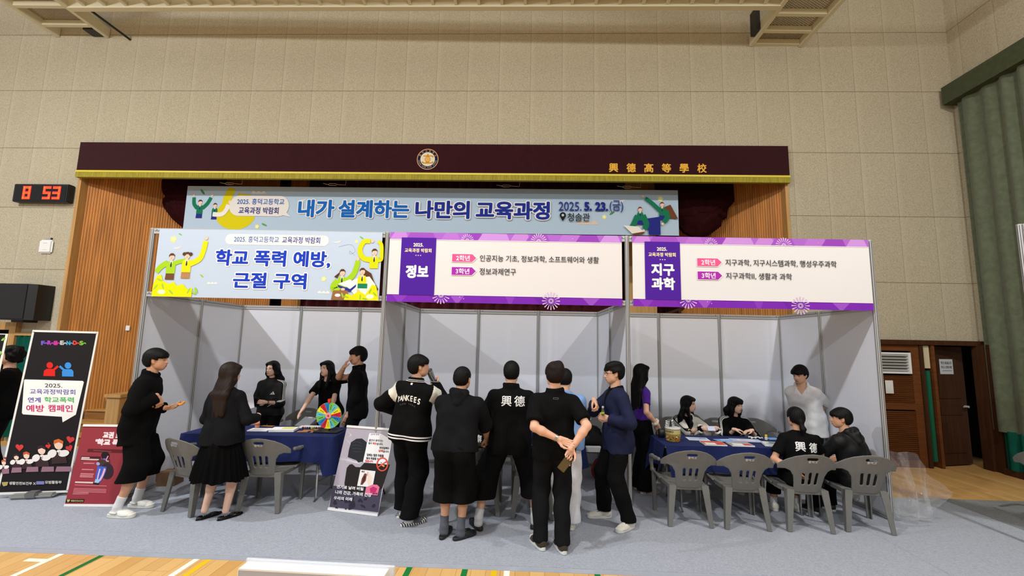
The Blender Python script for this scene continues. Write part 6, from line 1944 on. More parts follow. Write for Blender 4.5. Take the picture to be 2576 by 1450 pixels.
for x, c, d in ((356, (214, 40, 36), 1), (478, (60, 140, 220), -1)):
    a.ell(x, 327, 22, 22, c, 18); a.poly([(x - 44 if d > 0 else x - 40, 402), (x - 40, 366), (x - 22, 352), (x + 24, 352), (x + 36, 366), (x + 36, 402)], c)
    a.stroke([(x + d * 20, 364), (x + d * 36, 350), (x + d * 56, 332)], 15, c)
a.rrect(178, 428, 578, 676, 16, (240, 238, 236)) if False else a.poly([(186, 428), (574, 430), (582, 438), (528, 660), (440, 716), (436, 678), (172, 672), (164, 662), (180, 434)], (240, 238, 236))
a.text('2025.', 322, 480, 118, 27, (60, 60, 64), bold=.012)
a.text('교육과정박람회', 220, 529, 306, 36, (92, 84, 168), bold=.015, slope=-.01)
a.text('연계', 206, 588, 88, 36, (84, 70, 170), bold=.018, slope=-.02); a.text('학교폭력', 318, 584, 198, 38, (70, 180, 90), bold=.018, slope=-.02)
a.text('예방', 194, 652, 124, 48, (200, 40, 110), bold=.015, slope=-.02); a.text('캠페인', 344, 646, 164, 48, (200, 40, 110), bold=.015, slope=-.02)
HT_ = (206, 62, 62)
heart(a, 148, 902, 28, HT_); heart(a, 344, 884, 18, HT_, -.2); heart(a, 492, 830, 27, HT_, .15); heart(a, 485, 888, 24, (196, 56, 60), -.4); heart(a, 47, 982, 10, (150, 60, 56)); heart(a, 346, 864, 7, (160, 56, 56))
SK = (238, 204, 186); WH = (236, 232, 230); BR_ = (62, 46, 48); MV = (150, 112, 130)
for x, y, hr, col in ((38, 1014, 18, (190, 96, 60)), (126, 970, 20, (60, 44, 48)), (196, 955, 24, (196, 92, 50)), (300, 912, 30, (56, 40, 44)), (414, 868, 34, (206, 106, 50))):
    a.poly([(x - 1.3 * hr, y + 1.5 * hr), (x + 1.2 * hr, y + 1.3 * hr), (x + 1.7 * hr, y + 3.6 * hr), (x - 1.4 * hr, y + 4.0 * hr)], BR_)
    a.ell(x - 1.3 * hr, y + 1.9 * hr, 1.0 * hr, .75 * hr, WH, 16, -.7); a.ell(x + 1.0 * hr, y + 1.7 * hr, 1.1 * hr, .65 * hr, WH, 16, -.3)
    a.ell(x, y + .1 * hr, .85 * hr, hr * .9, SK, 18); a.poly([(x - 1.0 * hr, y), (x - .9 * hr, y - .8 * hr), (x, y - 1.15 * hr), (x + .95 * hr, y - .7 * hr), (x + .9 * hr, y - .1 * hr), (x, y - .45 * hr)], col)
    a.ell(x + .2 * hr, y + 1.35 * hr, .6 * hr, .3 * hr, WH, 12); a.stroke([(x + .2 * hr, y + 1.4 * hr), (x + .1 * hr, y + 2.1 * hr)], 3, (160, 60, 60))
for x, y, w in ((48, 1082, 56), (124, 1068, 76), (232, 1056, 90), (336, 1048, 92), (440, 1040, 110)):
    a.poly([(x - w * .45, y + 14), (x - w * .35, y - 22), (x + w * .5, y - 28), (x + w * .5, y + 6)], MV)
a.poly([(24, 1152), (70, 1146), (62, 1172), (36, 1180), (28, 1168)], (176, 160, 100)); a.text('생활안전보건부 X', 76, 1166, 184, 22, (206, 204, 200), bold=.03, slope=-.06)
a.poly([(264, 1128), (318, 1124), (316, 1146), (262, 1150)], (128, 130, 190)); a.text('모범활동부', 322, 1142, 112, 22, (206, 204, 200), bold=.03, slope=-.08)
a.build('printed_artwork', t)
m = MB()
for x, y in ((238 + 8, 95), (664, 106), (468, 1176)):
    p = Vector(fn(x, y, .002)); m.cyl(p, p + n * .004, .008, .008, M_ALU, 10)
m.build('eyelet', t)
f = mat('stand_foot_grey', (140, 139, 137), rough=.5)
M0 = Matrix.Translation((-1.06, 0.08, Z0)) @ Matrix.Rotation(rad(14), 4, 'Z')
m = MB(); m.box(-.22, .22, -.14, .14, 0, .055, f, M0, bevel=.02); m.build('foot', t)
m = MB(); m.box(-.06, .06, -.15, .10, .004, .08, mat('stand_foot_dark', (104, 104, 104), rough=.5), M0, bevel=.015); m.build('foot_clamp', t)
m = MB(); m.tube([M0 @ Vector((0, .06, .07)), M0 @ Vector((0, .09, 1.0)), M0 @ Vector((0, .125, 1.97))], .012, M_ALU); m.build('support_pole', t)

# second banner, cut off by the left edge
t = thing('banner_stand', 'black banner with green leaves cut off by the left edge', 'banner stand', (0, 0, 0))
wq = [(-2.36, .02, 1.93), (-1.80, .12, 1.93), (-1.76, .0, .06), (-2.31, -.12, .05)]
fn, n = quad_fn([(0, 0), (55, 0), (55, 187), (0, 187)], wq)
board(t, wq, .004, (226, 226, 214), 'banner_cloth', n)
a = Art(fn); a.rect(1, 1, 52.5, 185, (30, 30, 32))
for k in range(40): a.ell(RNG.uniform(10, 52), RNG.uniform(3, 26) if k < 30 else RNG.uniform(26, 44), RNG.uniform(.8, 2.2), RNG.uniform(.6, 1.6), [(110, 170, 60), (80, 140, 50), (150, 196, 110)][k % 3], 10, RNG.uniform(0, 3))
a.build('printed_artwork', t)
m = MB(); m.box(-2.2, -1.9, -.1, .16, Z0, .055, f, bevel=.015); m.build('foot', t)
m = MB(); m.tube([(-2.05, .08, .05), (-2.06, .12, 1.9)], .012, M_ALU); m.build('support_pole', t)

# red poster board
def rails(t, wq, n, w=.026):
    W = [Vector(x) for x in wq]
    for a_, b_ in ((W[0], W[1]), (W[3], W[2])):
        m = MB(); up = (W[0] - W[3]).normalized()
        m.bar(a_ + n * .002, b_ + n * .002, .016, w, M_WHITEPL, up=up); m.build('end_rail', t)
def strut(t, wq, n):
    W = [Vector(x) for x in wq]; c = (W[0] + W[1]) / 2 * .85 + (W[2] + W[3]) / 2 * .15; g = (W[0] + W[1]) / 2 - n * .42
    m = MB(); m.bar(c - n * .006, (g.x, g.y, Z0 + .02), .03, .012, M_DARKMETAL); m.build('back_strut', t)
t = thing('poster_board', 'dark red poster board leaning on the floor behind the crocs wearer', 'poster', (0, 0, 0))
wq = [(-.475, -.085, .87), (.135, -.05, .87), (.185, -.20, .03), (-.425, -.235, .02)]
dq = [(400, 118), (1300, 60), (1160, 1330), (40, 1410)]
fn, n = quad_fn(dq, wq)
board(t, wq, .005, (146, 48, 60), 'sheet', n); rails(t, wq, n); strut(t, wq, n)
a = Art(fn)
a.text('교권 보호', 730, 270, 420, 92, (240, 222, 226), bold=.07, italic=.1, slope=-.05); a.text("'학교 폭력'", 606, 380, 560, 96, (240, 222, 226), bold=.07, italic=.1, slope=-.05)
a.poly([(488, 440), (1250, 400), (1240, 450), (470, 490)], (92, 36, 42)); a.rect(580, 452, 900, 458, (150, 90, 80))
a.poly([(366, 560), (720, 540), (712, 590), (354, 626)], (70, 34, 40)); a.poly([(374, 572), (520, 564), (516, 582), (370, 592)], (220, 190, 186)); a.poly([(366, 596), (690, 580), (686, 600), (362, 616)], (220, 190, 186))
for y, l in ((664, 200), (764, 220), (834, 250), (860, 240), (884, 250)): a.poly([(410 - (y - 664) * .3, y - 8), (410 + l - (y - 664) * .3, y - 18), (408 + l - (y - 664) * .3, y - 2), (406 - (y - 664) * .3, y + 10)], (206, 130, 140))
a.poly([(256, 972), (600, 954), (594, 980), (250, 996)], (228, 200, 196))
for k, y in enumerate((1024, 1086, 1112, 1138, 1164, 1186)): a.poly([(248 - (y - 1024) * .25, y), (860 if k < 4 else 520, y - 28), (858 if k < 4 else 518, y - 12), (244 - (y - 1024) * .25, y + 16)], (196, 112, 122))
a.ell(800, 520, 76, 60, (38, 30, 36), 20); a.poly([(660, 600), (880, 560), (900, 660), (690, 690)], (70, 54, 46)); a.ell(676, 654, 34, 26, (170, 160, 220), 12)
a.ell(850, 760, 120, 130, (54, 40, 50), 22)
a.poly([(668, 690), (834, 690), (830, 760), (760, 920), (700, 960), (630, 950), (640, 860)], (66, 96, 196)); a.stroke([(716, 730), (690, 830), (672, 930)], 22, (226, 190, 216)); a.stroke([(806, 720), (770, 830), (720, 920)], 34, (236, 176, 196)); a.poly([(640, 905), (740, 905), (700, 966), (622, 962)], (150, 196, 226))
a.poly([(600, 968), (720, 964), (700, 996), (592, 992)], (40, 32, 50)); a.stroke([(852, 520), (820, 590), (870, 600)], 18, (236, 150, 180)); a.ell(790, 574, 28, 14, (90, 110, 200), 12)
a.poly([(74, 1296), (440, 1268), (420, 1330), (60, 1360)], (40, 30, 26)); a.poly([(90, 1302), (156, 1296), (140, 1330), (104, 1352)], (190, 180, 110)); a.text('생활안전보건부', 168, 1336, 250, 36, (196, 184, 120), bold=.02, slope=-.06)
a.rrect(1070, 1216, 1160, 1296, 12, (60, 44, 150)); a.rect(1094, 1256, 1140, 1264, (190, 190, 236))
a.build('printed_artwork', t)

# smoking poster board
t = thing('poster_board', 'grey anti smoking poster board leaning beside the left table', 'poster', (0, 0, 0))
wq = [(2.61, .08, .90), (3.23, -.07, .90), (3.15, -.30, .02), (2.53, -.13, .02)]
dq = [(300, 76), (990, 128), (774, 1414), (18, 1316)]
fn, n = quad_fn(dq, wq)
board(t, wq, .005, (176, 168, 182), 'sheet', n); rails(t, wq, n); strut(t, wq, n)
a = Art(fn)
a.poly([(90, 960), (826, 1000), (780, 1370), (40, 1286)], (74, 70, 88))
for k in range(26): a.ell(RNG.uniform(100, 760), RNG.uniform(1150, 1330), RNG.uniform(14, 46), RNG.uniform(10, 30), (48, 46, 58), 10, RNG.uniform(0, 3))
for k in range(7): a.stroke([(RNG.uniform(180, 300), 520 + 14 * k), (330 + 10 * k, 560 + 8 * k), (420 + 14 * k, 590 + 6 * k), (560, 600 - 8 * k)], RNG.uniform(4, 10), (208, 204, 214))
for k in range(5): a.stroke([(300 + 14 * k, 150 + 10 * k), (350 + 4 * k, 200), (290 + 20 * k, 270), (350, 330 + 10 * k)], 5, (206, 202, 212))
a.poly([(360, 310), (440, 258), (520, 254), (590, 310), (560, 560), (545, 604), (520, 598), (470, 610), (440, 574), (400, 560), (314, 528), (330, 420)], (44, 46, 52))
a.poly([(300, 690), (340, 640), (380, 632), (430, 676), (500, 680), (560, 614), (940, 640), (830, 1000), (640, 1110), (280, 1060), (266, 920), (284, 800)], (42, 38, 38))
for k in range(4): a.stroke([(380, 320 + 40 * k), (440, 300 + 50 * k), (520, 330 + 40 * k)], 6, (66, 70, 78))
a.poly([(636, 176), (800, 186), (960, 280), (900, 640), (548, 606), (540, 596), (624, 186)], (240, 240, 244))
K = (52, 50, 60); RD = (226, 84, 70)
a.text('[교과 연계', 650, 208, 118, 26, K, bold=.02, slope=.04)
a.text('흡연의 종착지는', 622, 296, 206, 34, K, bold=.03, slope=.05, italic=.12); a.text('결국', 616, 338, 50, 32, K, bold=.03, slope=.05); a.text('폐암', 676, 342, 54, 32, RD, bold=.04, slope=.05); a.text('입니다.', 734, 350, 96, 34, K, bold=.03, slope=.05)
a.text('전자담배도', 778, 408, 148, 34, K, bold=.03, slope=.05); a.text('담배', 768, 452, 60, 34, RD, bold=.04, slope=.05); a.text('입니다', 832, 460, 86, 32, K, bold=.03, slope=.05)
a.text('담배는 힘든 마음을', 598, 514, 246, 40, K, bold=.03, slope=.06); a.text('절대 해결할 수', 588, 562, 186, 36, K, bold=.03, slope=.06); a.text('없습니다.', 574, 602, 120, 36, RD, bold=.04, slope=.06)
pts = [(828 + 78 * math.cos(q) , 636 + 96 * math.sin(q)) for q in np.linspace(0, 2 * math.pi, 33)]
a.stroke([(800, 614), (812, 606), (820, 622)], 6, (90, 90, 90)); a.stroke([(816, 640), (860, 668)], 24, (226, 160, 80)); a.stroke(pts, 18, RD); a.stroke([(768, 676), (888, 594)], 18, RD)
a.poly([(506, 714), (730, 738), (690, 984), (460, 962)], (236, 234, 234)); a.text('폐암', 522, 760, 50, 28, K, bold=.04)
a.poly([(570, 770), (604, 780), (590, 880), (540, 946), (508, 944), (528, 850)], (120, 70, 56)); a.poly([(548, 850), (570, 800), (586, 830), (560, 900), (530, 930)], (74, 40, 36)); a.poly([(640, 768), (678, 830), (668, 920), (632, 964), (604, 900), (618, 810)], (240, 218, 200)); a.stroke([(618, 748), (612, 810)], 12, (230, 140, 140))
a.poly([(596, 980), (690, 940), (760, 944), (796, 980), (768, 1108), (574, 1090)], (226, 120, 150)); a.poly([(650, 1000), (700, 970), (760, 1000), (740, 1060), (660, 1070)], (196, 50, 110)); a.text('후두암', 692, 1094, 74, 30, (44, 20, 40), bold=.05)
WT = (238, 236, 240)
a.text('연기로 날려 버릴', 150, 1000, 402, 52, WT, bold=.03, slope=.09, italic=.15); a.text('나의 건강, 가족의 건강', 128, 1086, 545, 60, WT, bold=.03, slope=.09, italic=.15)
a.text('우리의 미래', 108, 1172, 276, 54, WT, bold=.03, slope=.09, italic=.15)
a.build('printed_artwork', t)

# framed board standing close to the camera, only its top edge in the picture
t = thing('display_board', 'white edged display board whose top shows at the bottom edge of the picture', 'board', (3.67, -3.04, 0), rad(-2.8))
m = MB(); m.box(-.395, .395, 0, .012, .06, .805, mat('frosted_acrylic', (222, 224, 232), rough=.3), bevel=.005); m.build('back_sheet', t)
m = MB(); m.box(-.38, .36, -.07, 0, .06, .78, mat('board_face_grey', (176, 178, 190), rough=.5)); m.build('panel', t)
m = MB(); m.box(-.383, .363, -.072, 0.001, .78, .788, M_WHITEPL); m.box(.359, .364, -.072, 0, .06, .78, M_WHITEPL); m.box(-.385, -.381, -.072, 0, .06, .78, M_WHITEPL); m.build('edge_trim', t)
m = MB(); m.box(-.39, -.34, -.2, .2, 0, .06, M_WHITEPL); m.box(.34, .39, -.2, .2, 0, .06, M_WHITEPL); m.build('foot', t)

# clear plastic sack standing against the right booth wall
t = thing('plastic_sack', 'big clear plastic sack slumped against the outside of the right booth', 'plastic bag', (9.22, 0.12, Z0))
def film():
    m, nt, b = nodes_of('clear_polythene')
    b.inputs['Base Color'].default_value = (0.95, 0.96, 1, 1); b.inputs['Roughness'].default_value = .12
    b.inputs['Alpha'].default_value = 0.22
    n_ = nt.nodes.new('ShaderNodeTexNoise'); n_.inputs['Scale'].default_value = 7; n_.inputs['Detail'].default_value = 2
    bp = nt.nodes.new('ShaderNodeBump'); bp.inputs['Strength'].default_value = 1.0; bp.inputs['Distance'].default_value = .05
    nt.links.new(n_.outputs['Fac'], bp.inputs['Height']); nt.links.new(bp.outputs['Normal'], b.inputs['Normal'])
    b.inputs['Specular IOR Level'].default_value = 1.0
    lw = nt.nodes.new('ShaderNodeLayerWeight'); lw.inputs['Blend'].default_value = .35
    nt.links.new(bp.outputs['Normal'], lw.inputs['Normal'])
    nt.links.new(math_node(nt, 'ADD', math_node(nt, 'MULTIPLY', lw.outputs['Facing'], .30), .05), b.inputs['Alpha'])
    return m
rs = random.Random(4)
ph = [rs.uniform(0, 6) for _ in range(8)]
def sack(u, v):
    a_ = 2 * math.pi * u
    top = .78 - .52 * max(0, math.cos(a_)) ** 1.2       # the mouth falls open to the right
    z = v * top
    r = .20 + .06 * v + .05 * math.sin(3 * a_ + ph[0] + 2 * v) * (1 - v * .3) + .035 * math.sin(7 * a_ + ph[1] + 5 * v) + .014 * math.sin(17 * a_ + 9 * v + ph[4]) + .03 * math.sin(6 * v + ph[2] + 2 * a_)
    if v < .05: r *= .4 + 12 * v
    x = r * math.cos(a_) * (1 + .45 * v * max(0, math.cos(a_))); y = r * math.sin(a_) * 1.0
    return (max(x + .02, -.185) , y, max(z, .004))
m = MB(); m.grid(sack, 72, 36, film(), True); m.build('film', t, fix=False)
# ================================================================== THE PEOPLE
def seg(n, mats_): return mats_
def glyph(ch, size, dx, dy, m, bold=0.02, ex=0.0, sx=1.0):
    me, x0, x1, y0, y1 = text_mesh(ch, bold)
    s = size
    return (me, s * sx, s, dx - (x0 + x1) / 2 * s * sx, dy - (y0 + y1) / 2 * s, m, ex)
W_INK = P((232, 232, 232))
def stripes(p, q, n0, mtl, w=0.0115, gap=0.021, t0=-0.12, t1=0.97, fore=0.0, name='sleeve_stripe'):
    """three stripes from the collar over the shoulder down the outside of the sleeve"""
    k = p.k
    start = p.nb - p.u2 * 0.01 + q * p.r * 0.055 * k
    top = p.sh[q] + p.u2 * 0.03 * k
    path = []
    for i in range(6): path.append(start + (top - start) * i / 6)
    for i in range(14): path.append(p.sh[q] + (p.elb[q] - p.sh[q]) * (0.04 + (t1 - .04) * i / 13))
    if fore:
        for i in range(1, 8): path.append(p.elb[q] + (p.wr[q] - p.elb[q]) * fore * i / 7)
    path = np.array(path)
    for j in range(2): path[1:-1] = (path[:-2] + 2 * path[1:-1] + path[2:]) / 4
    out = unit(q * p.r * 1.0 + p.u2 * 0.55 + p.f2 * n0)
    fw = unit(p.f2 - (p.f2 @ out) * out)
    for j in (-1, 0, 1):
        mb = p.ribbon(p.topfn, name, path + fw * gap * j, -out, w, mtl, 0.0035)
        mb.build(name, p.topobj, fix=False)
def brand_triangle(p, cx, cz, s, mtl):
    """three slanting bars forming a triangle on the chest"""
    mb = MB()
    for pts in ([(-1, -.5), (-.45, -.5), (-.62, -.12), (-.85, -.26)], [(-.3, -.5), (.25, -.5), (-.22, .34), (-.5, .14)], [(.4, -.5), (1, -.5), (.26, .82), (-.06, .58)]):
        P0 = np.array([p.mid + p.f2 * 0.2 + p.r * (-(cx + u * s)) + p.u2 * (cz + v * s) for u, v in pts])
        mb.add(drape_on(p.topfn, P0, -p.f2, 0.005), [tuple(range(len(pts)))], mtl)
    mb.build('chest_mark', p.topobj, fix=False)
def wristband(p, q, m, name, w=.012, r=.034):
    d = unit(p.wr[q] - p.elb[q]); c = p.wr[q] - d * .03
    mb = MB(); mb.cyl(c - d * w, c + d * w, r, r * .95, m, 20); return mb.build(name, p.t)
def hand_pt(p, q, x, y, z):
    """world point in a hand's own frame"""
    d = unit(p.hd[q]); n = unit(p.pn[q] - (p.pn[q] @ d) * d); lat = np.cross(n, d) * q
    return Vector(p.t.matrix_world @ Vector(p.wr[q] + (lat * x + d * y + n * z) * p.k)), Vector(p.t.matrix_world.to_3x3() @ Vector(lat)), Vector(p.t.matrix_world.to_3x3() @ Vector(d)), Vector(p.t.matrix_world.to_3x3() @ Vector(n))
def frame_at(c, x, y, z):
    return Matrix(((x.x, y.x, z.x, c.x), (x.y, y.y, z.y, c.y), (x.z, y.z, z.z, c.z), (0, 0, 0, 1)))
TAN, FAIR, MIDT, PINK = (206, 156, 126), (226, 186, 164), (212, 166, 138), (222, 172, 146)

# 1 crocs wearer, side view to the right
p = Person('person in black sweater and long shorts with white clogs, peeling an orange fruit', .42, -.36, rad(-66), H=1.80, skin=TAN, lean=(.03, 0), bend=.14, head=(0, -.04, 0), wide=1.0, girth=1.06,
           feet={1: (.11, -.075, -.40), -1: (-.17, .013, -.40)},
           arms={1: dict(wrist=(.66, -.45, 1.265), world=1, hint=(.6, -1.2, -.3), dir=(-.25, .35, -1), palm=(-.7, -.5, 0), curl=.55),
                 -1: dict(wrist=(.68, -.32, 1.13), world=1, hint=(-.3, -1, -.2), dir=(.2, 1, .05), palm=(.1, 0, 1), curl=.5)})
p.body().hair('fringe').top('sweater', C_WOOL, sleeve={1: 1.985, -1: 1.93}, hem=-.20, inf=.024, sl_inf=.026, collar=.066, flare=.012, belly=.03, seed=1).bottom('shorts', C_WOOL, hem=.36, inf=.02, wide=.065).sock(C_SOCKW, .15).shoes('clog', S_WHITE, S_WHITE)
sole = [c for c in p.t.children_recursive if c.name.startswith('sole')][-1]
c, x_, y_, z_ = hand_pt(p, -1, .0, .105, .024)
fo = Field(.01)
for k in range(7):
    a_ = -1.0 + 2.0 * k / 6; fo.ell((.045 * math.sin(a_), 0, .03 - .045 * math.cos(a_) + .015), (.013, .013, .010))
lo, hi = fo.bounds(.01); o = smooth_obj('orange_peel', [surface(fo, lo, hi, .003) + (mat('orange_peel', (246, 150, 30), rough=.45),)], None)
o.matrix_world = Matrix.Translation(c + Vector((.055, -.02, .012))) @ Matrix.Rotation(rad(-12), 4, 'Y')
tag(o, 'curled piece of orange fruit held by the clog wearer', 'orange')
# 2 woman with long hair and tulle skirt
p = Person('person with long dark brown hair, black jacket, tulle skirt and black flats, seen from behind', 1.45, -.46, rad(-8), H=1.66, skin=FAIR, female=True, head=(.35, -.1, 0), girth=1.10, wide=1.08,
           feet={1: (.10, .02, -.35), -1: (-.12, -.02, -.3)},
           arms={1: dict(wrist=(1.70, -.27, 1.03), world=1, hint=(.55, -.8, -.5), dir=(-.3, 1, .1), palm=(-1, 0, .2), curl=.5), -1: dict(wrist=(1.26, -.20, .98), world=1, hint=(-.3, -1, -.4), palm=(1, 0, 0))})
p.body().hair('longer', M_HAIRB).top('jacket', C_BLACK2, sleeve=1.9, hem=-.095, inf=.024, sl_inf=.022, collar=.03, flare=.040, wr=.006, seed=2).skirt('skirt', C_TULLE, .42, .115, .275).shoes('flat', S_PATENT, S_PATENT)
# 3 woman behind the left table, black track jacket
p = Person('person in black track jacket with white sleeve stripes holding papers behind the left table', 1.00, 1.27, rad(180), H=1.60, skin=FAIR, female=True, head=(.20, -.02, 0), girth=1.0, wide=1.06,
           arms={-1: dict(wrist=(1.06, 1.02, 1.03), world=1, hint=(-.5, -.5, -1), dir=(1, .1, .06), palm=(0, -1, 0), curl=(.25, .35, .4, .5), thumb=.2),
                 1: dict(wrist=(.80, 1.04, 1.0), world=1, hint=(.3, -.6, -1), dir=(.0, 1, .3), palm=(-.8, 0, .4), curl=.6)})
p.body().hair('long').top('track_jacket', C_SATIN, sleeve={-1: 1.42, 1: 1.8}, hem=-.05, inf=.024, sl_inf=.028, collar=.045, wr=.006, seed=3).bottom('trousers', C_BLACK)
stripes(p, -1, .25, W_INK, fore=.4); stripes(p, 1, .25, W_INK, fore=.5)
brand_triangle(p, .075, .06, .034, W_INK)
wristband(p, -1, mat('dark_band', (60, 56, 58), rough=.5), 'bracelet', .005, .030)
m = MB(); m.box(-.09, .09, -.001, .001, -.12, .12, P((222, 222, 232)))
o = m.build('paper_sheet'); o.matrix_world = Matrix.Translation((.835, .95, 1.045)) @ Matrix.Rotation(rad(-18), 4, 'Y') @ Matrix.Rotation(rad(14), 4, 'Z') @ Matrix.Rotation(rad(-20), 4, 'X')
tag(o, 'white sheet of paper held by the striped track jacket wearer behind the left table', 'paper')
# 4 girl leaning on the table
p = Person('person in black tee with long black hair leaning on the left table', 1.84, 1.26, rad(176), H=1.64, skin=FAIR, female=True, lean=(.34, -.02), head=(.35, .05, -.1), pelvis=(0, -.14, .88),
           feet={1: (.1, -.15, -.1), -1: (-.1, -.15, .1)},
           arms={1: dict(wrist=(1.665, .74, .86), world=1, hint=(.5, -.8, .3), dir=(.3, .7, -.75), palm=(0, .5, -1), curl=.25), -1: dict(wrist=(2.06, .80, .84), world=1, hint=(-.6, -1, 0), dir=(0, .7, -.6), palm=(0, 0, -1), curl=.2)})
p.body().hair('longfront').top('tee', C_BLACK, sleeve=.66, hem=-.08, inf=.014, sl_inf=.02, seed=4).bottom('trousers', C_BLACK)
# 5 tall man, hand at his face
p = Person('tall person in black zip sweatshirt with one hand over the face behind the prize wheel', 2.40, .98, rad(106), H=1.85, skin=TAN, lean=(.02, 0), head=(-.12, -.10, 0),
           feet={1: (.11, 0, -.1), -1: (-.11, 0, .1)},
           arms={1: dict(wrist=(2.205, .90, 1.55), world=1, hint=(.5, 1.0, -.8), dir=(-.25, -.42, 1), palm=(0, -1, .1), curl=(.25, .3, .35, .4), thumb=.3),
                 -1: dict(wrist=(2.325, .84, .90), world=1, hint=(-.5, -1, 0), dir=(.1, .3, -1), palm=(1, 0, 0), curl=.2)})
p.body().hair('fringe').top('sweatshirt', C_BLACK, sleeve={1: 1.15, -1: 1.45}, hem=-.12, inf=.022, sl_inf=.026, collar=.07, seed=5).bottom('trousers', C_BLACK)
p.decal(p.topfn, 'chest_mark', [glyph('興', .036, -.018, 0, W_INK), glyph('德', .036, .018, 0, W_INK)], p.mid + p.u2 * .12 + p.r * -.075 + p.f2 * .25, -p.r, p.u2, -p.f2 + p.r * .2)
# 6 varsity jacket
def varsity(s, c, A):
    ix = np.zeros(len(c), int)
    z = (c - s.pel) @ s.u1; h = -.075 * s.k
    zc = (c - s.nb) @ s.u2; rad_ = np.linalg.norm((c - s.nb) - zc[:, None] * s.u2, axis=1)
    for q in (-1, 1):
        t = ((c - s.sh[q]) @ unit(s.elb[q] - s.sh[q])) / np.linalg.norm(s.elb[q] - s.sh[q])
        lat = (c - s.nb) @ s.r * q
        d = np.linalg.norm(c - s.sh[q] - (t * np.linalg.norm(s.elb[q] - s.sh[q]))[:, None] * unit(s.elb[q] - s.sh[q]), axis=1)
        inside = (s.sh[q] - c) @ s.r * q
        band = (lat > .158 * s.k) & (t < .62 - 1.9 * np.clip(inside, -.02, .05) ) & (t > -.25) & (d < .11)
        ix[band & (t + 3.0 * np.clip(-inside, -.05, .06) > .02) & (t + 2.2 * np.clip(-inside, -.1, .06) < .50)] = 2
    return ix
p = Person('person in black and white varsity jacket drinking from a steel tumbler, seen from behind', 3.50, -.42, rad(-14), H=1.79, skin=MIDT, lean=(.05, .055), head=(.85, .03, .0), wide=1.02, girth=1.04,
           feet={1: (.06, -.06, -.7), -1: (-.12, .14, -.15)},
           arms={1: dict(wrist=(3.68, -.14, 1.44), world=1, hint=(.9, -.3, -1.0), dir=(-.15, .25, .8), palm=(-.3, .9, 0), curl=(.9, .9, .9, .9), thumb=.6),
                 -1: dict(wrist=(3.28, -.12, 1.12), world=1, hint=(-1, -.7, -.1), palm=(1, 0, 0))})
p.body().hair('fringe').top('varsity_jacket', C_BLACK, sleeve=1.93, hem=-.075, inf=.032, sl_inf=.034, collar=.06, flare=.02, wr=.006, paint=varsity, mats=[W_INK, C_CREAM], h=.0075, seed=6).bottom('trousers', C_BLACK, hem=.085, inf=.022, wide=.03, wr=.007).sock(C_SOCKW, .08).shoes('slide', C_GREY, S_WHITE, paint='stripe')
for z0, z1 in ((.012, .027), (.042, .057)): p.hoop(p.topfn, 'hem_stripe', p.pel + p.u1 * -.075 * p.k, p.Rp, z0, z1, W_INK, r=.10)
for z0, z1 in ((.018, .024), (.034, .040)): p.hoop(p.topfn, 'collar_stripe', p.nb, p.Rt, z0, z1, W_INK, r=.0, n=48)
LET = []
for i, ch in enumerate('YANKEES'):
    u = (i - 3) / 3
    LET.append(glyph(ch, .082, .031 * (i - 3) * 1.32, -.026 * u * u, P((226, 224, 216)), bold=.035, sx=.72))
for i, ch in enumerate('NEW YORK'):
    if ch != ' ': LET.append(glyph(ch, .026, .024 * (i - 3.5), -.062 - .018 * ((i - 3.5) / 3.5) ** 2, P((84, 84, 88)), bold=.01))
LET.append((lambda g: g)(glyph('■', .03, .0, .150, P((206, 206, 206)))))
p.decal(p.topfn, 'back_lettering', LET, p.mid + p.u2 * .115 - p.f2 * .25, p.r, p.u2, p.f2, .005)
c, x_, y_, z_ = hand_pt(p, 1, .0, .075, .042)
t = thing('tumbler', 'brushed steel tumbler tilted at the lips of the varsity jacket wearer', 'tumbler', (0, 0, 0))
t.matrix_world = Matrix.Translation((3.70, -.16, 1.455)) @ Matrix.Rotation(rad(-24), 4, 'Y') @ Matrix.Rotation(rad(12), 4, 'X')
m = MB(); m.lathe([(.028, 0), (.032, .004), (.036, .11), (.037, .16)], mat('brushed_steel', (186, 190, 194), rough=.25, metal=.9), 28); m.build('cup', t)
m = MB(); m.lathe([(.0375, .16), (.038, .166), (.036, .18), (.02, .184)], mat('dark_lid', (60, 64, 66), rough=.3), 28); m.build('lid', t)
m = MB(); m.lathe([(.0365, .02), (.0370, .03), (.0372, .034), (.0368, .036)], M_DARKMETAL, 28); m.build('band', t)
# 7 hoodie
p = Person('person in black hoodie and black shorts bending forward with a hand on a chair', 4.06, -.76, rad(-4), H=1.72, skin=TAN, lean=(.22, .03), bend=.1, pelvis=(0, -.10, .895), head=(.25, -.15, 0), wide=1.08, girth=1.14, headwide=1.05,
           feet={1: (.07, -.02, -.75), -1: (-.10, .0, -.1)},
           arms={1: dict(wrist=(4.345, -.45, .905), world=1, hint=(.7, -1, .2), dir=(.12, .5, -.9), palm=(-.2, .6, -.6), curl=.5), -1: dict(wrist=(3.92, -.25, 1.0), world=1, hint=(-1, -.5, 0))})
p.body().hair('crop').top('hoodie', C_BLACK2, sleeve={1: 1.12, -1: 1.12}, hem=-.03, inf=.026, sl_inf=.034, hood=True, flare=.014, wr=.006, seed=7).bottom('shorts', C_BLACK, hem=.345, inf=.024, wide=.062).sock(C_GREY, .14).shoes('slide', S_BLACK, S_BLACK)
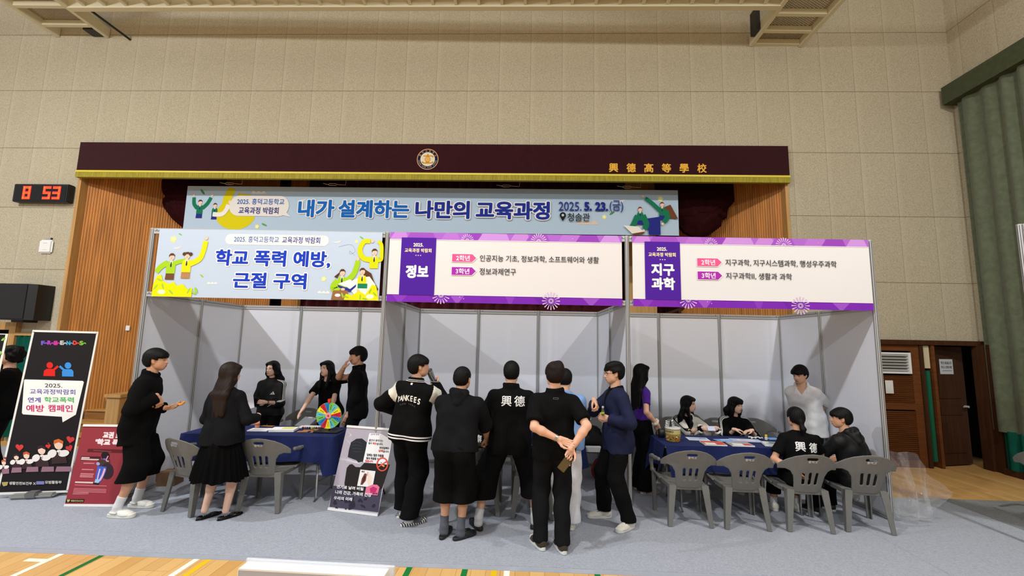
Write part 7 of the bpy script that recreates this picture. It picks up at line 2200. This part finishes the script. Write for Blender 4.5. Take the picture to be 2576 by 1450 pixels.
# 8 two characters on the back
p = Person('person in black jacket with 興德 on the back and black shorts, legs spread wide', 4.60, -.47, rad(0), H=1.79, skin=MIDT, lean=(.08, 0), pelvis=(0, -.03, .905), head=(0, -.22, 0), wide=1.04, girth=1.06,
           feet={1: (.285, .02, -.45), -1: (-.315, -.06, .45)}, knees={1: (.5, 1, 0), -1: (-.5, 1, 0)},
           arms={1: dict(wrist=(4.76, -.20, .95), world=1, hint=(1, -.5, 0)), -1: dict(wrist=(4.44, -.20, .95), world=1, hint=(-1, -.5, 0))})
p.body().hair('crop').top('jacket', C_BLACK, sleeve=1.7, hem=-.135, inf=.026, sl_inf=.03, collar=.066, flare=.012, seed=8).bottom('shorts', C_BLACK, hem=.30, inf=.026, wide=.075).sock(C_SOCKW, .13).shoes('slide', S_BLACK, S_BLACK)
p.decal(p.topfn, 'back_lettering', [glyph('興', .118, -.045, 0, W_INK, .012), glyph('德', .118, .095, 0, W_INK, .012)], p.mid + p.u2 * .152 - p.f2 * .25, p.r, p.u2, p.f2)
# 9 polo shirt, hands behind the back
p = Person('person in black polo shirt holding a phone behind the back, nearest the camera', 5.04, -.93, rad(2), H=1.76, skin=PINK, lean=(-.01, 0), head=(-.12, -.15, 0), wide=1.02, girth=1.03,
           feet={1: (.075, -.07, .18), -1: (-.125, .0, .32)},
           arms={-1: dict(wrist=(5.065, -1.135, 1.055), world=1, hint=(-1, -.6, -.3), dir=(1, -.05, -.35), palm=(0, -1, .2), curl=.35, thumb=.4),
                 1: dict(wrist=(5.185, -1.165, .985), world=1, hint=(1, -.5, 0), dir=(-.45, -.05, -1), palm=(.25, -1, .1), curl=(.25, .9, 1.0, 1.0), thumb=.55)})
p.body().hair('tousled', M_HAIRD).top('polo_shirt', C_BLACK, sleeve=.80, hem=-.105, inf=.02, sl_inf=.03, collar=.06, flare=.01, wr=.006, seed=9).bottom('trousers', C_BLACK2, hem=.07, inf=.016, wide=.012, wr=.006).shoes('runner', S_BROWN, S_WHITE)
wristband(p, -1, mat('steel_watch', (170, 168, 160), rough=.3, metal=.7), 'watch')
nm = MB()
for a_, b_ in (((-.03, .012), (-.026, -.006)), ((-.026, -.006), (.03, -.006)), ((.03, -.006), (.03, .004)), ((.03, .004), (-.018, .003))):
    pass
p.decal(p.topfn, 'nape_mark', [glyph('▭', .05, 0, 0, P((120, 122, 126)), .0)], p.nb - p.u2 * .035 - p.f2 * .2, p.r, p.u2, p.f2)
c, x_, y_, z_ = hand_pt(p, 1, -.005, .10, .030)
t = thing('smartphone', 'dark bronze phone held behind the back of the polo shirt wearer', 'phone')
z = Vector((0, -1, .1)).normalized(); y = Vector((-.62, 0, -.78)).normalized(); x = y.cross(z).normalized(); y = z.cross(x)
t.matrix_world = frame_at(c + Vector((-.005, -.005, -.015)), x, y, z)
m = MB(); m.box(-.038, .038, -.05, .105, -.005, .005, mat('phone_bronze', (96, 80, 50), rough=.25, metal=.3), bevel=.004); m.build('body', t)
m = MB(); m.box(-.034, .034, -.046, -.01, .005, .007, mat('phone_camera_bar', (46, 48, 54), rough=.2)); m.build('camera_bar', t)
# 10 light blue blazer
p = Person('person in light blue blazer and white trousers, mostly hidden behind the polo shirt wearer', 5.225, -.30, rad(-3), H=1.67, skin=MIDT, head=(.1, -.25, 0), lean=(.10, -.02), bend=.1,
           feet={1: (.06, -.15, -.25), -1: (-.10, .10, -.1)},
           arms={1: dict(wrist=(5.40, -.02, 1.0), world=1, hint=(.2, -1, -.4)), -1: dict(wrist=(5.06, -.02, 1.0), world=1, hint=(-.2, -1, -.4))})
p.body().hair('crop').top('blazer', C_LBLUE, sleeve=1.9, hem=-.10, inf=.024, sl_inf=.02, collar=.03, flare=.02, seed=10).bottom('trousers', C_WHITE2, hem=.07, inf=.018, wide=.028, wr=.007).shoes('sneaker', S_WHITE, S_WHITE)
m = MB(); y0 = -.155
P0 = np.array([p.pel - p.f2 * .3 + p.r * .10 + p.u1 * z for z in np.linspace(-.09, .02, 6)]); Q = drape_on(p.topfn, P0, p.f2, .003)
m.tube([tuple(q) for q in Q], .004, C_NAVY, 6); m.build('vent_seam', p.topobj)
# 11 navy blazer
p = Person('person in navy blazer and glasses opening a small bottle, facing left', 5.80, -.28, rad(98), H=1.755, skin=MIDT, lean=(.0, 0), bend=.05, head=(.05, -.16, 0), wide=1.04, girth=1.03,
           feet={1: (.16, .10, -.05), -1: (-.16, -.06, .55)},
           arms={-1: dict(wrist=(5.665, -.46, 1.145), world=1, hint=(-.9, -1, -.2), dir=(.35, .9, .25), palm=(1, 0, .2), curl=(.85, .9, .95, 1.0), thumb=.5),
                 1: dict(wrist=(5.53, -.37, 1.32), world=1, hint=(1.2, -.1, -1.0), dir=(-.9, -.25, -.75), palm=(-.3, .3, -.6), curl=(.7, .7, .75, .8), thumb=.7)})
p.body().hair('tousled').top('blazer', C_NAVY, sleeve=1.92, hem=-.165, inf=.026, sl_inf=.022, collar=.022, vneck=.34, flare=.012, wr=.004, seed=11)
p.topobj.name = 'blazer'
p.lasthem = -.05
B = p.topfn
p.top('polo_shirt', C_BLACK, sleeve=.3, hem=-.10, inf=.016, sl_inf=.012, collar=.04, seed=12); p.lasthem = -.05
p.bottom('trousers', C_BLACK, hem=.075, inf=.018, wide=.016, wr=.007).shoes('sneaker', C_CREAM, S_WHITE)
m = MB()
for q in (-1, 1):
    e = [p.hc + (p.Rh[0] * (q * .033 + .023 * math.cos(a_)) + p.Rh[1] * (.098 - .012 * abs(math.cos(a_) * .5 + q * .5)) + p.Rh[2] * (.008 + .018 * math.sin(a_))) * p.hs for a_ in np.linspace(0, 2 * math.pi, 17)]
    m.tube([tuple(v) for v in e], .0016, M_DARKMETAL, 6)
    m.tube([tuple(p.hc + (p.Rh[0] * q * .056 + p.Rh[1] * .085 + p.Rh[2] * .012) * p.hs), tuple(p.hc + (p.Rh[0] * q * .082 + p.Rh[1] * -.01 + p.Rh[2] * .012) * p.hs)], .0015, M_DARKMETAL, 6)
m.tube([tuple(p.hc + (p.Rh[0] * -.010 + p.Rh[1] * .100 + p.Rh[2] * .010) * p.hs), tuple(p.hc + (p.Rh[0] * .010 + p.Rh[1] * .100 + p.Rh[2] * .010) * p.hs)], .0015, M_DARKMETAL, 6)
m.build('glasses', p.t)
t = thing('vial', 'tiny glass bottle in the fingers of the navy blazer wearer', 'bottle', (5.605, -.475, 1.185))
m = MB(); m.lathe([(.014, 0), (.017, .004), (.017, .05), (.010, .066), (.010, .074)], mat('brown_green_glass', (70, 80, 66), rough=.15), 18); m.build('glass', t)
m = MB(); m.lathe([(.0115, .074), (.012, .076), (.012, .094), (.01, .096)], M_ALU, 18); m.build('cap', t)
m = MB(); m.lathe([(.0172, .014), (.0175, .016), (.0175, .034), (.0172, .036)], P((150, 190, 60)), 18); m.build('label_band', t)
# 12 purple top
p = Person('person in purple short sleeved top and black trousers with waist length hair', 6.35, .80, rad(-76), H=1.69, skin=PINK, female=True, head=(-.1, -.02, 0), lean=(.03, .0),
           feet={1: (.08, .02, -.05), -1: (-.10, .02, .1)},
           arms={1: dict(wrist=(6.515, .60, .925), world=1, hint=(.6, -1, 0), dir=(-.1, .35, -1), palm=(-.6, .5, 0), curl=(.3, .4, .45, .5)), -1: dict(wrist=(6.46, 1.06, .92), world=1, hint=(-.3, -1, 0))})
p.body().hair('longer').top('knit_top', C_PURPLE, sleeve=.62, hem=.06, inf=.012, sl_inf=.012, seed=13).bottom('trousers', C_BLACK, hem=.05, waist=.14, inf=.018, wide=.05, wr=.006).shoes('flat', mat('pale_pink_leather', (222, 196, 190), rough=.5), mat('pale_pink_sole', (206, 182, 176), rough=.6))
d = unit(p.wr[1] - p.elb[1]); c = p.wr[1] - d * .035; s1 = unit(np.cross(d, V3(0, 0, 1))); s2 = np.cross(d, s1)
f = Field(.01)
for k in range(12):
    a_ = 2 * math.pi * k / 12; f.ell(c + (s1 * math.cos(a_) + s2 * math.sin(a_)) * .036 + d * .006 * math.sin(5 * a_), (.017, .017, .020))
lo, hi = f.bounds(.01); smooth_obj('scrunchie', [surface(f, lo, hi, .005) + (cloth('cream_scrunchie', (222, 210, 190)),)], p.t)
# 13 white track jacket, seated
SEAT = dict(sit=True)
p = Person('person in white track jacket with black stripes seated behind the candy tub', 7.14, 1.30, rad(176), H=1.60, skin=FAIR, female=True, pelvis=(0, -.02, .50), lean=(.20, 0), bend=.14, head=(-.95, -.04, 0), girth=1.05, wide=1.06,
           feet={1: (.12, .36, -.05), -1: (-.12, .36, .05)},
           arms={1: dict(wrist=(7.22, .86, .84), world=1, hint=(.35, -.3, -1), dir=(-.75, .55, .0), palm=(-.5, -.7, -.2), curl=.75, thumb=.7), -1: dict(wrist=(7.42, .88, .84), world=1, hint=(-.35, -.3, -1), dir=(.75, .5, 0), palm=(.5, -.7, -.2), curl=.75, thumb=.7)})
p.body().hair('longfront').top('track_jacket', C_IVORY, sleeve=1.86, hem=-.05, inf=.022, sl_inf=.030, collar=.03, vneck=.30, wr=.008, seed=14)
stripes(p, -1, .25, C_BLACK, fore=.7); stripes(p, 1, .25, C_BLACK, fore=.7)
for q in (-1, 1):
    d = unit(p.wr[q] - p.elb[q]); mb = MB(); mb.cyl(p.wr[q] - d * .055, p.wr[q] - d * .006, .046, .038, C_BLACK, 20); mb.build('cuff', p.topobj)
p.top('inner_top', C_BLACK, sleeve=.3, hem=-.04, inf=.012, sl_inf=.010, seed=15); p.bottom('trousers', C_BLACK).shoes('sneaker', S_WHITE, S_WHITE)
m = MB(); m.box(-.05, .05, -.001, .001, -.03, .04, P((204, 210, 236)))
o = m.build('paper_sheet'); o.matrix_world = Matrix.Translation((7.31, .80, .845)) @ Matrix.Rotation(rad(-40), 4, 'X')
tag(o, 'small folded slip of paper in the hands of the white track jacket wearer', 'paper')
# 14 black track jacket, seated
p = Person('person with bobbed hair in black track jacket seated behind the middle of the right table', 7.80, 1.28, rad(180), H=1.60, skin=FAIR, female=True, pelvis=(0, -.02, .50), lean=(.22, 0), bend=.1, head=(-.42, -.06, 0), girth=1.05, wide=1.08,
           feet={1: (.12, .36, -.05), -1: (-.12, .36, .05)},
           arms={-1: dict(wrist=(7.88, .86, .825), world=1, hint=(-.8, -.3, -1), dir=(1, .15, -.08), palm=(0, 0, -1), curl=.3, thumb=.2), 1: dict(wrist=(7.66, .88, .83), world=1, hint=(.3, -.6, -1), dir=(-1, .3, -.05), palm=(0, 0, -1))})
p.body().hair('bob').top('track_jacket', C_BLACK, sleeve={-1: 1.35, 1: 1.6}, hem=-.05, inf=.022, sl_inf=.028, collar=.035, wr=.005, seed=16)
stripes(p, -1, .25, W_INK, t1=.95); stripes(p, 1, .25, W_INK, t1=.95)
brand_triangle(p, .085, .03, .034, W_INK)
p.bottom('trousers', C_BLACK).shoes('sneaker', S_BLACK, S_WHITE)
# 15 white shirt
p = Person('person in white shirt bending forward with hands behind the back at the right table', 8.70, .98, rad(136), H=1.76, skin=MIDT, pelvis=(0, -.10, .92), lean=(.27, .02), bend=.08, head=(.30, -.32, .05), wide=.90, girth=1.06,
           feet={1: (.11, -.04, -.1), -1: (-.11, -.04, .1)},
           arms={-1: dict(wrist=(8.93, 1.12, 1.0), world=1, hint=(-.9, -1, .1), palm=(1, -1, 0)), 1: dict(wrist=(8.86, 1.20, 1.0), world=1, hint=(.7, -1, .1), palm=(-1, -1, 0))})
p.body().hair('bowl').top('shirt', C_WHITE, sleeve=1.12, hem=-.17, inf=.026, sl_inf=.020, collar=.06, flare=.03, wr=.003, wfreq=1.5, vneck=.07, seed=17).bottom('trousers', C_BLACK, hem=.08).shoes('sneaker', S_BLACK, S_WHITE)
m = MB()
for q in (-1, 1):
    b = p.nb + p.f2 * .055 + p.r * q * .012 - p.u2 * .005
    P0 = np.array([b + p.f2 * .2, b + p.r * q * .055 + p.u2 * .03 + p.f2 * .2, b + p.r * q * .062 - p.u2 * .045 + p.f2 * .2])
    m.add(drape_on(p.topfn, P0, -p.f2, .008), [(0, 1, 2)], C_WHITE)
m.build('collar_points', p.topobj, fix=False)
# 16 ponytail girl seated, back to the camera
p = Person('seated person with low ponytail and 興德 on a black tee, back to the camera', 7.90, -.13, rad(-6), H=1.62, skin=TAN, female=True, pelvis=(0, -.04, .505), lean=(.06, .02), bend=.12, head=(-.1, -.08, 0), girth=1.08, wide=1.14,
           feet={1: (.12, .40, -.1), -1: (-.14, .38, .1)},
           arms={-1: dict(wrist=(7.77, -.28, .60), world=1, hint=(-1, .2, -.4), dir=(.6, -.3, -.8), palm=(1, .5, 0), curl=.3), 1: dict(wrist=(8.10, .14, .68), world=1, hint=(1, -.4, -.4), dir=(-.3, 1, 0), palm=(-1, 0, 0))})
p.body().hair('pony').top('tee', C_BLACK, sleeve=.72, hem=-.07, inf=.018, sl_inf=.022, seed=18).bottom('trousers', C_BLACK, hem=.2, wide=.02).sock(C_SOCKW, .1).shoes('sneaker', C_CREAM, S_WHITE)
p.decal(p.topfn, 'back_lettering', [glyph('興', .112, -.04, 0, W_INK, .02), glyph('德', .112, .105, -.005, W_INK, .02)], p.mid + p.u2 * .095 - p.f2 * .25, p.r, p.u2, p.f2)
# 17 boy in hooded jacket seated
p = Person('person in black hooded nylon jacket seated at the right end, face turned left', 8.52, -.10, rad(22), H=1.64, skin=TAN, pelvis=(0, -.04, .50), lean=(.10, -.04), bend=.12, head=(-.75, -.10, 0), girth=1.02,
           feet={1: (.12, .38, -.1), -1: (-.14, .38, .1)},
           arms={-1: dict(wrist=(8.28, .22, .66), world=1, hint=(-1, -.4, -.4)), 1: dict(wrist=(8.62, .22, .64), world=1, hint=(1, -.4, -.4))})
p.body().hair('bowl').top('hooded_jacket', C_SATIN, sleeve=1.9, hem=-.09, inf=.028, sl_inf=.028, hood=True, wr=.005, seed=19).bottom('trousers', C_BLACK, hem=.08, wide=.03).shoes('sneaker', S_BLACK, S_WHITE)
# 18 person at the left edge
p = Person('person with curly black hair in black tee between the two tall banners', -2.14, .52, rad(132), H=1.77, skin=PINK, head=(-.05, -.05, 0), lean=(.03, 0),
           arms={-1: dict(wrist=(-2.36, .28, 1.15), world=1, hint=(-.5, -1, -.3), dir=(.2, 1, 0), palm=(1, 0, 0)), 1: dict(wrist=(-2.40, .66, 1.12), world=1, hint=(.5, -1, -.3))})
p.body().hair('curly').top('tee', C_BLACK, sleeve=.9, hem=-.12, inf=.024, sl_inf=.03, seed=20).bottom('trousers', C_BLACK, hem=.07, wide=.02).shoes('sneaker', S_BLACK, S_WHITE)
# 19 seated, hidden behind the hoodie
p = Person('person in black tee with 興德 on the back, seated and hidden behind the black hoodie', 4.18, .06, rad(-8), H=1.60, skin=TAN, pelvis=(0, -.04, .50), lean=(.30, -.05), bend=.2, head=(0, -.3, 0),
           feet={1: (.12, .36, -.1), -1: (-.14, .36, .1)},
           arms={-1: dict(wrist=(4.02, .48, .84), world=1, hint=(-1, -.4, -.4)), 1: dict(wrist=(4.32, .50, .84), world=1, hint=(1, -.4, -.4))})
p.body().hair('crop').top('tee', C_BLACK, sleeve=.8, hem=-.08, inf=.02, sl_inf=.024, seed=21).bottom('trousers', C_BLACK, hem=.08).shoes('sneaker', S_BLACK, S_WHITE)
p.decal(p.topfn, 'back_lettering', [glyph('興', .11, -.10, 0, W_INK, .02), glyph('德', .11, .045, 0, W_INK, .02)], p.mid + p.u2 * .02 - p.f2 * .25, p.r, p.u2, p.f2)
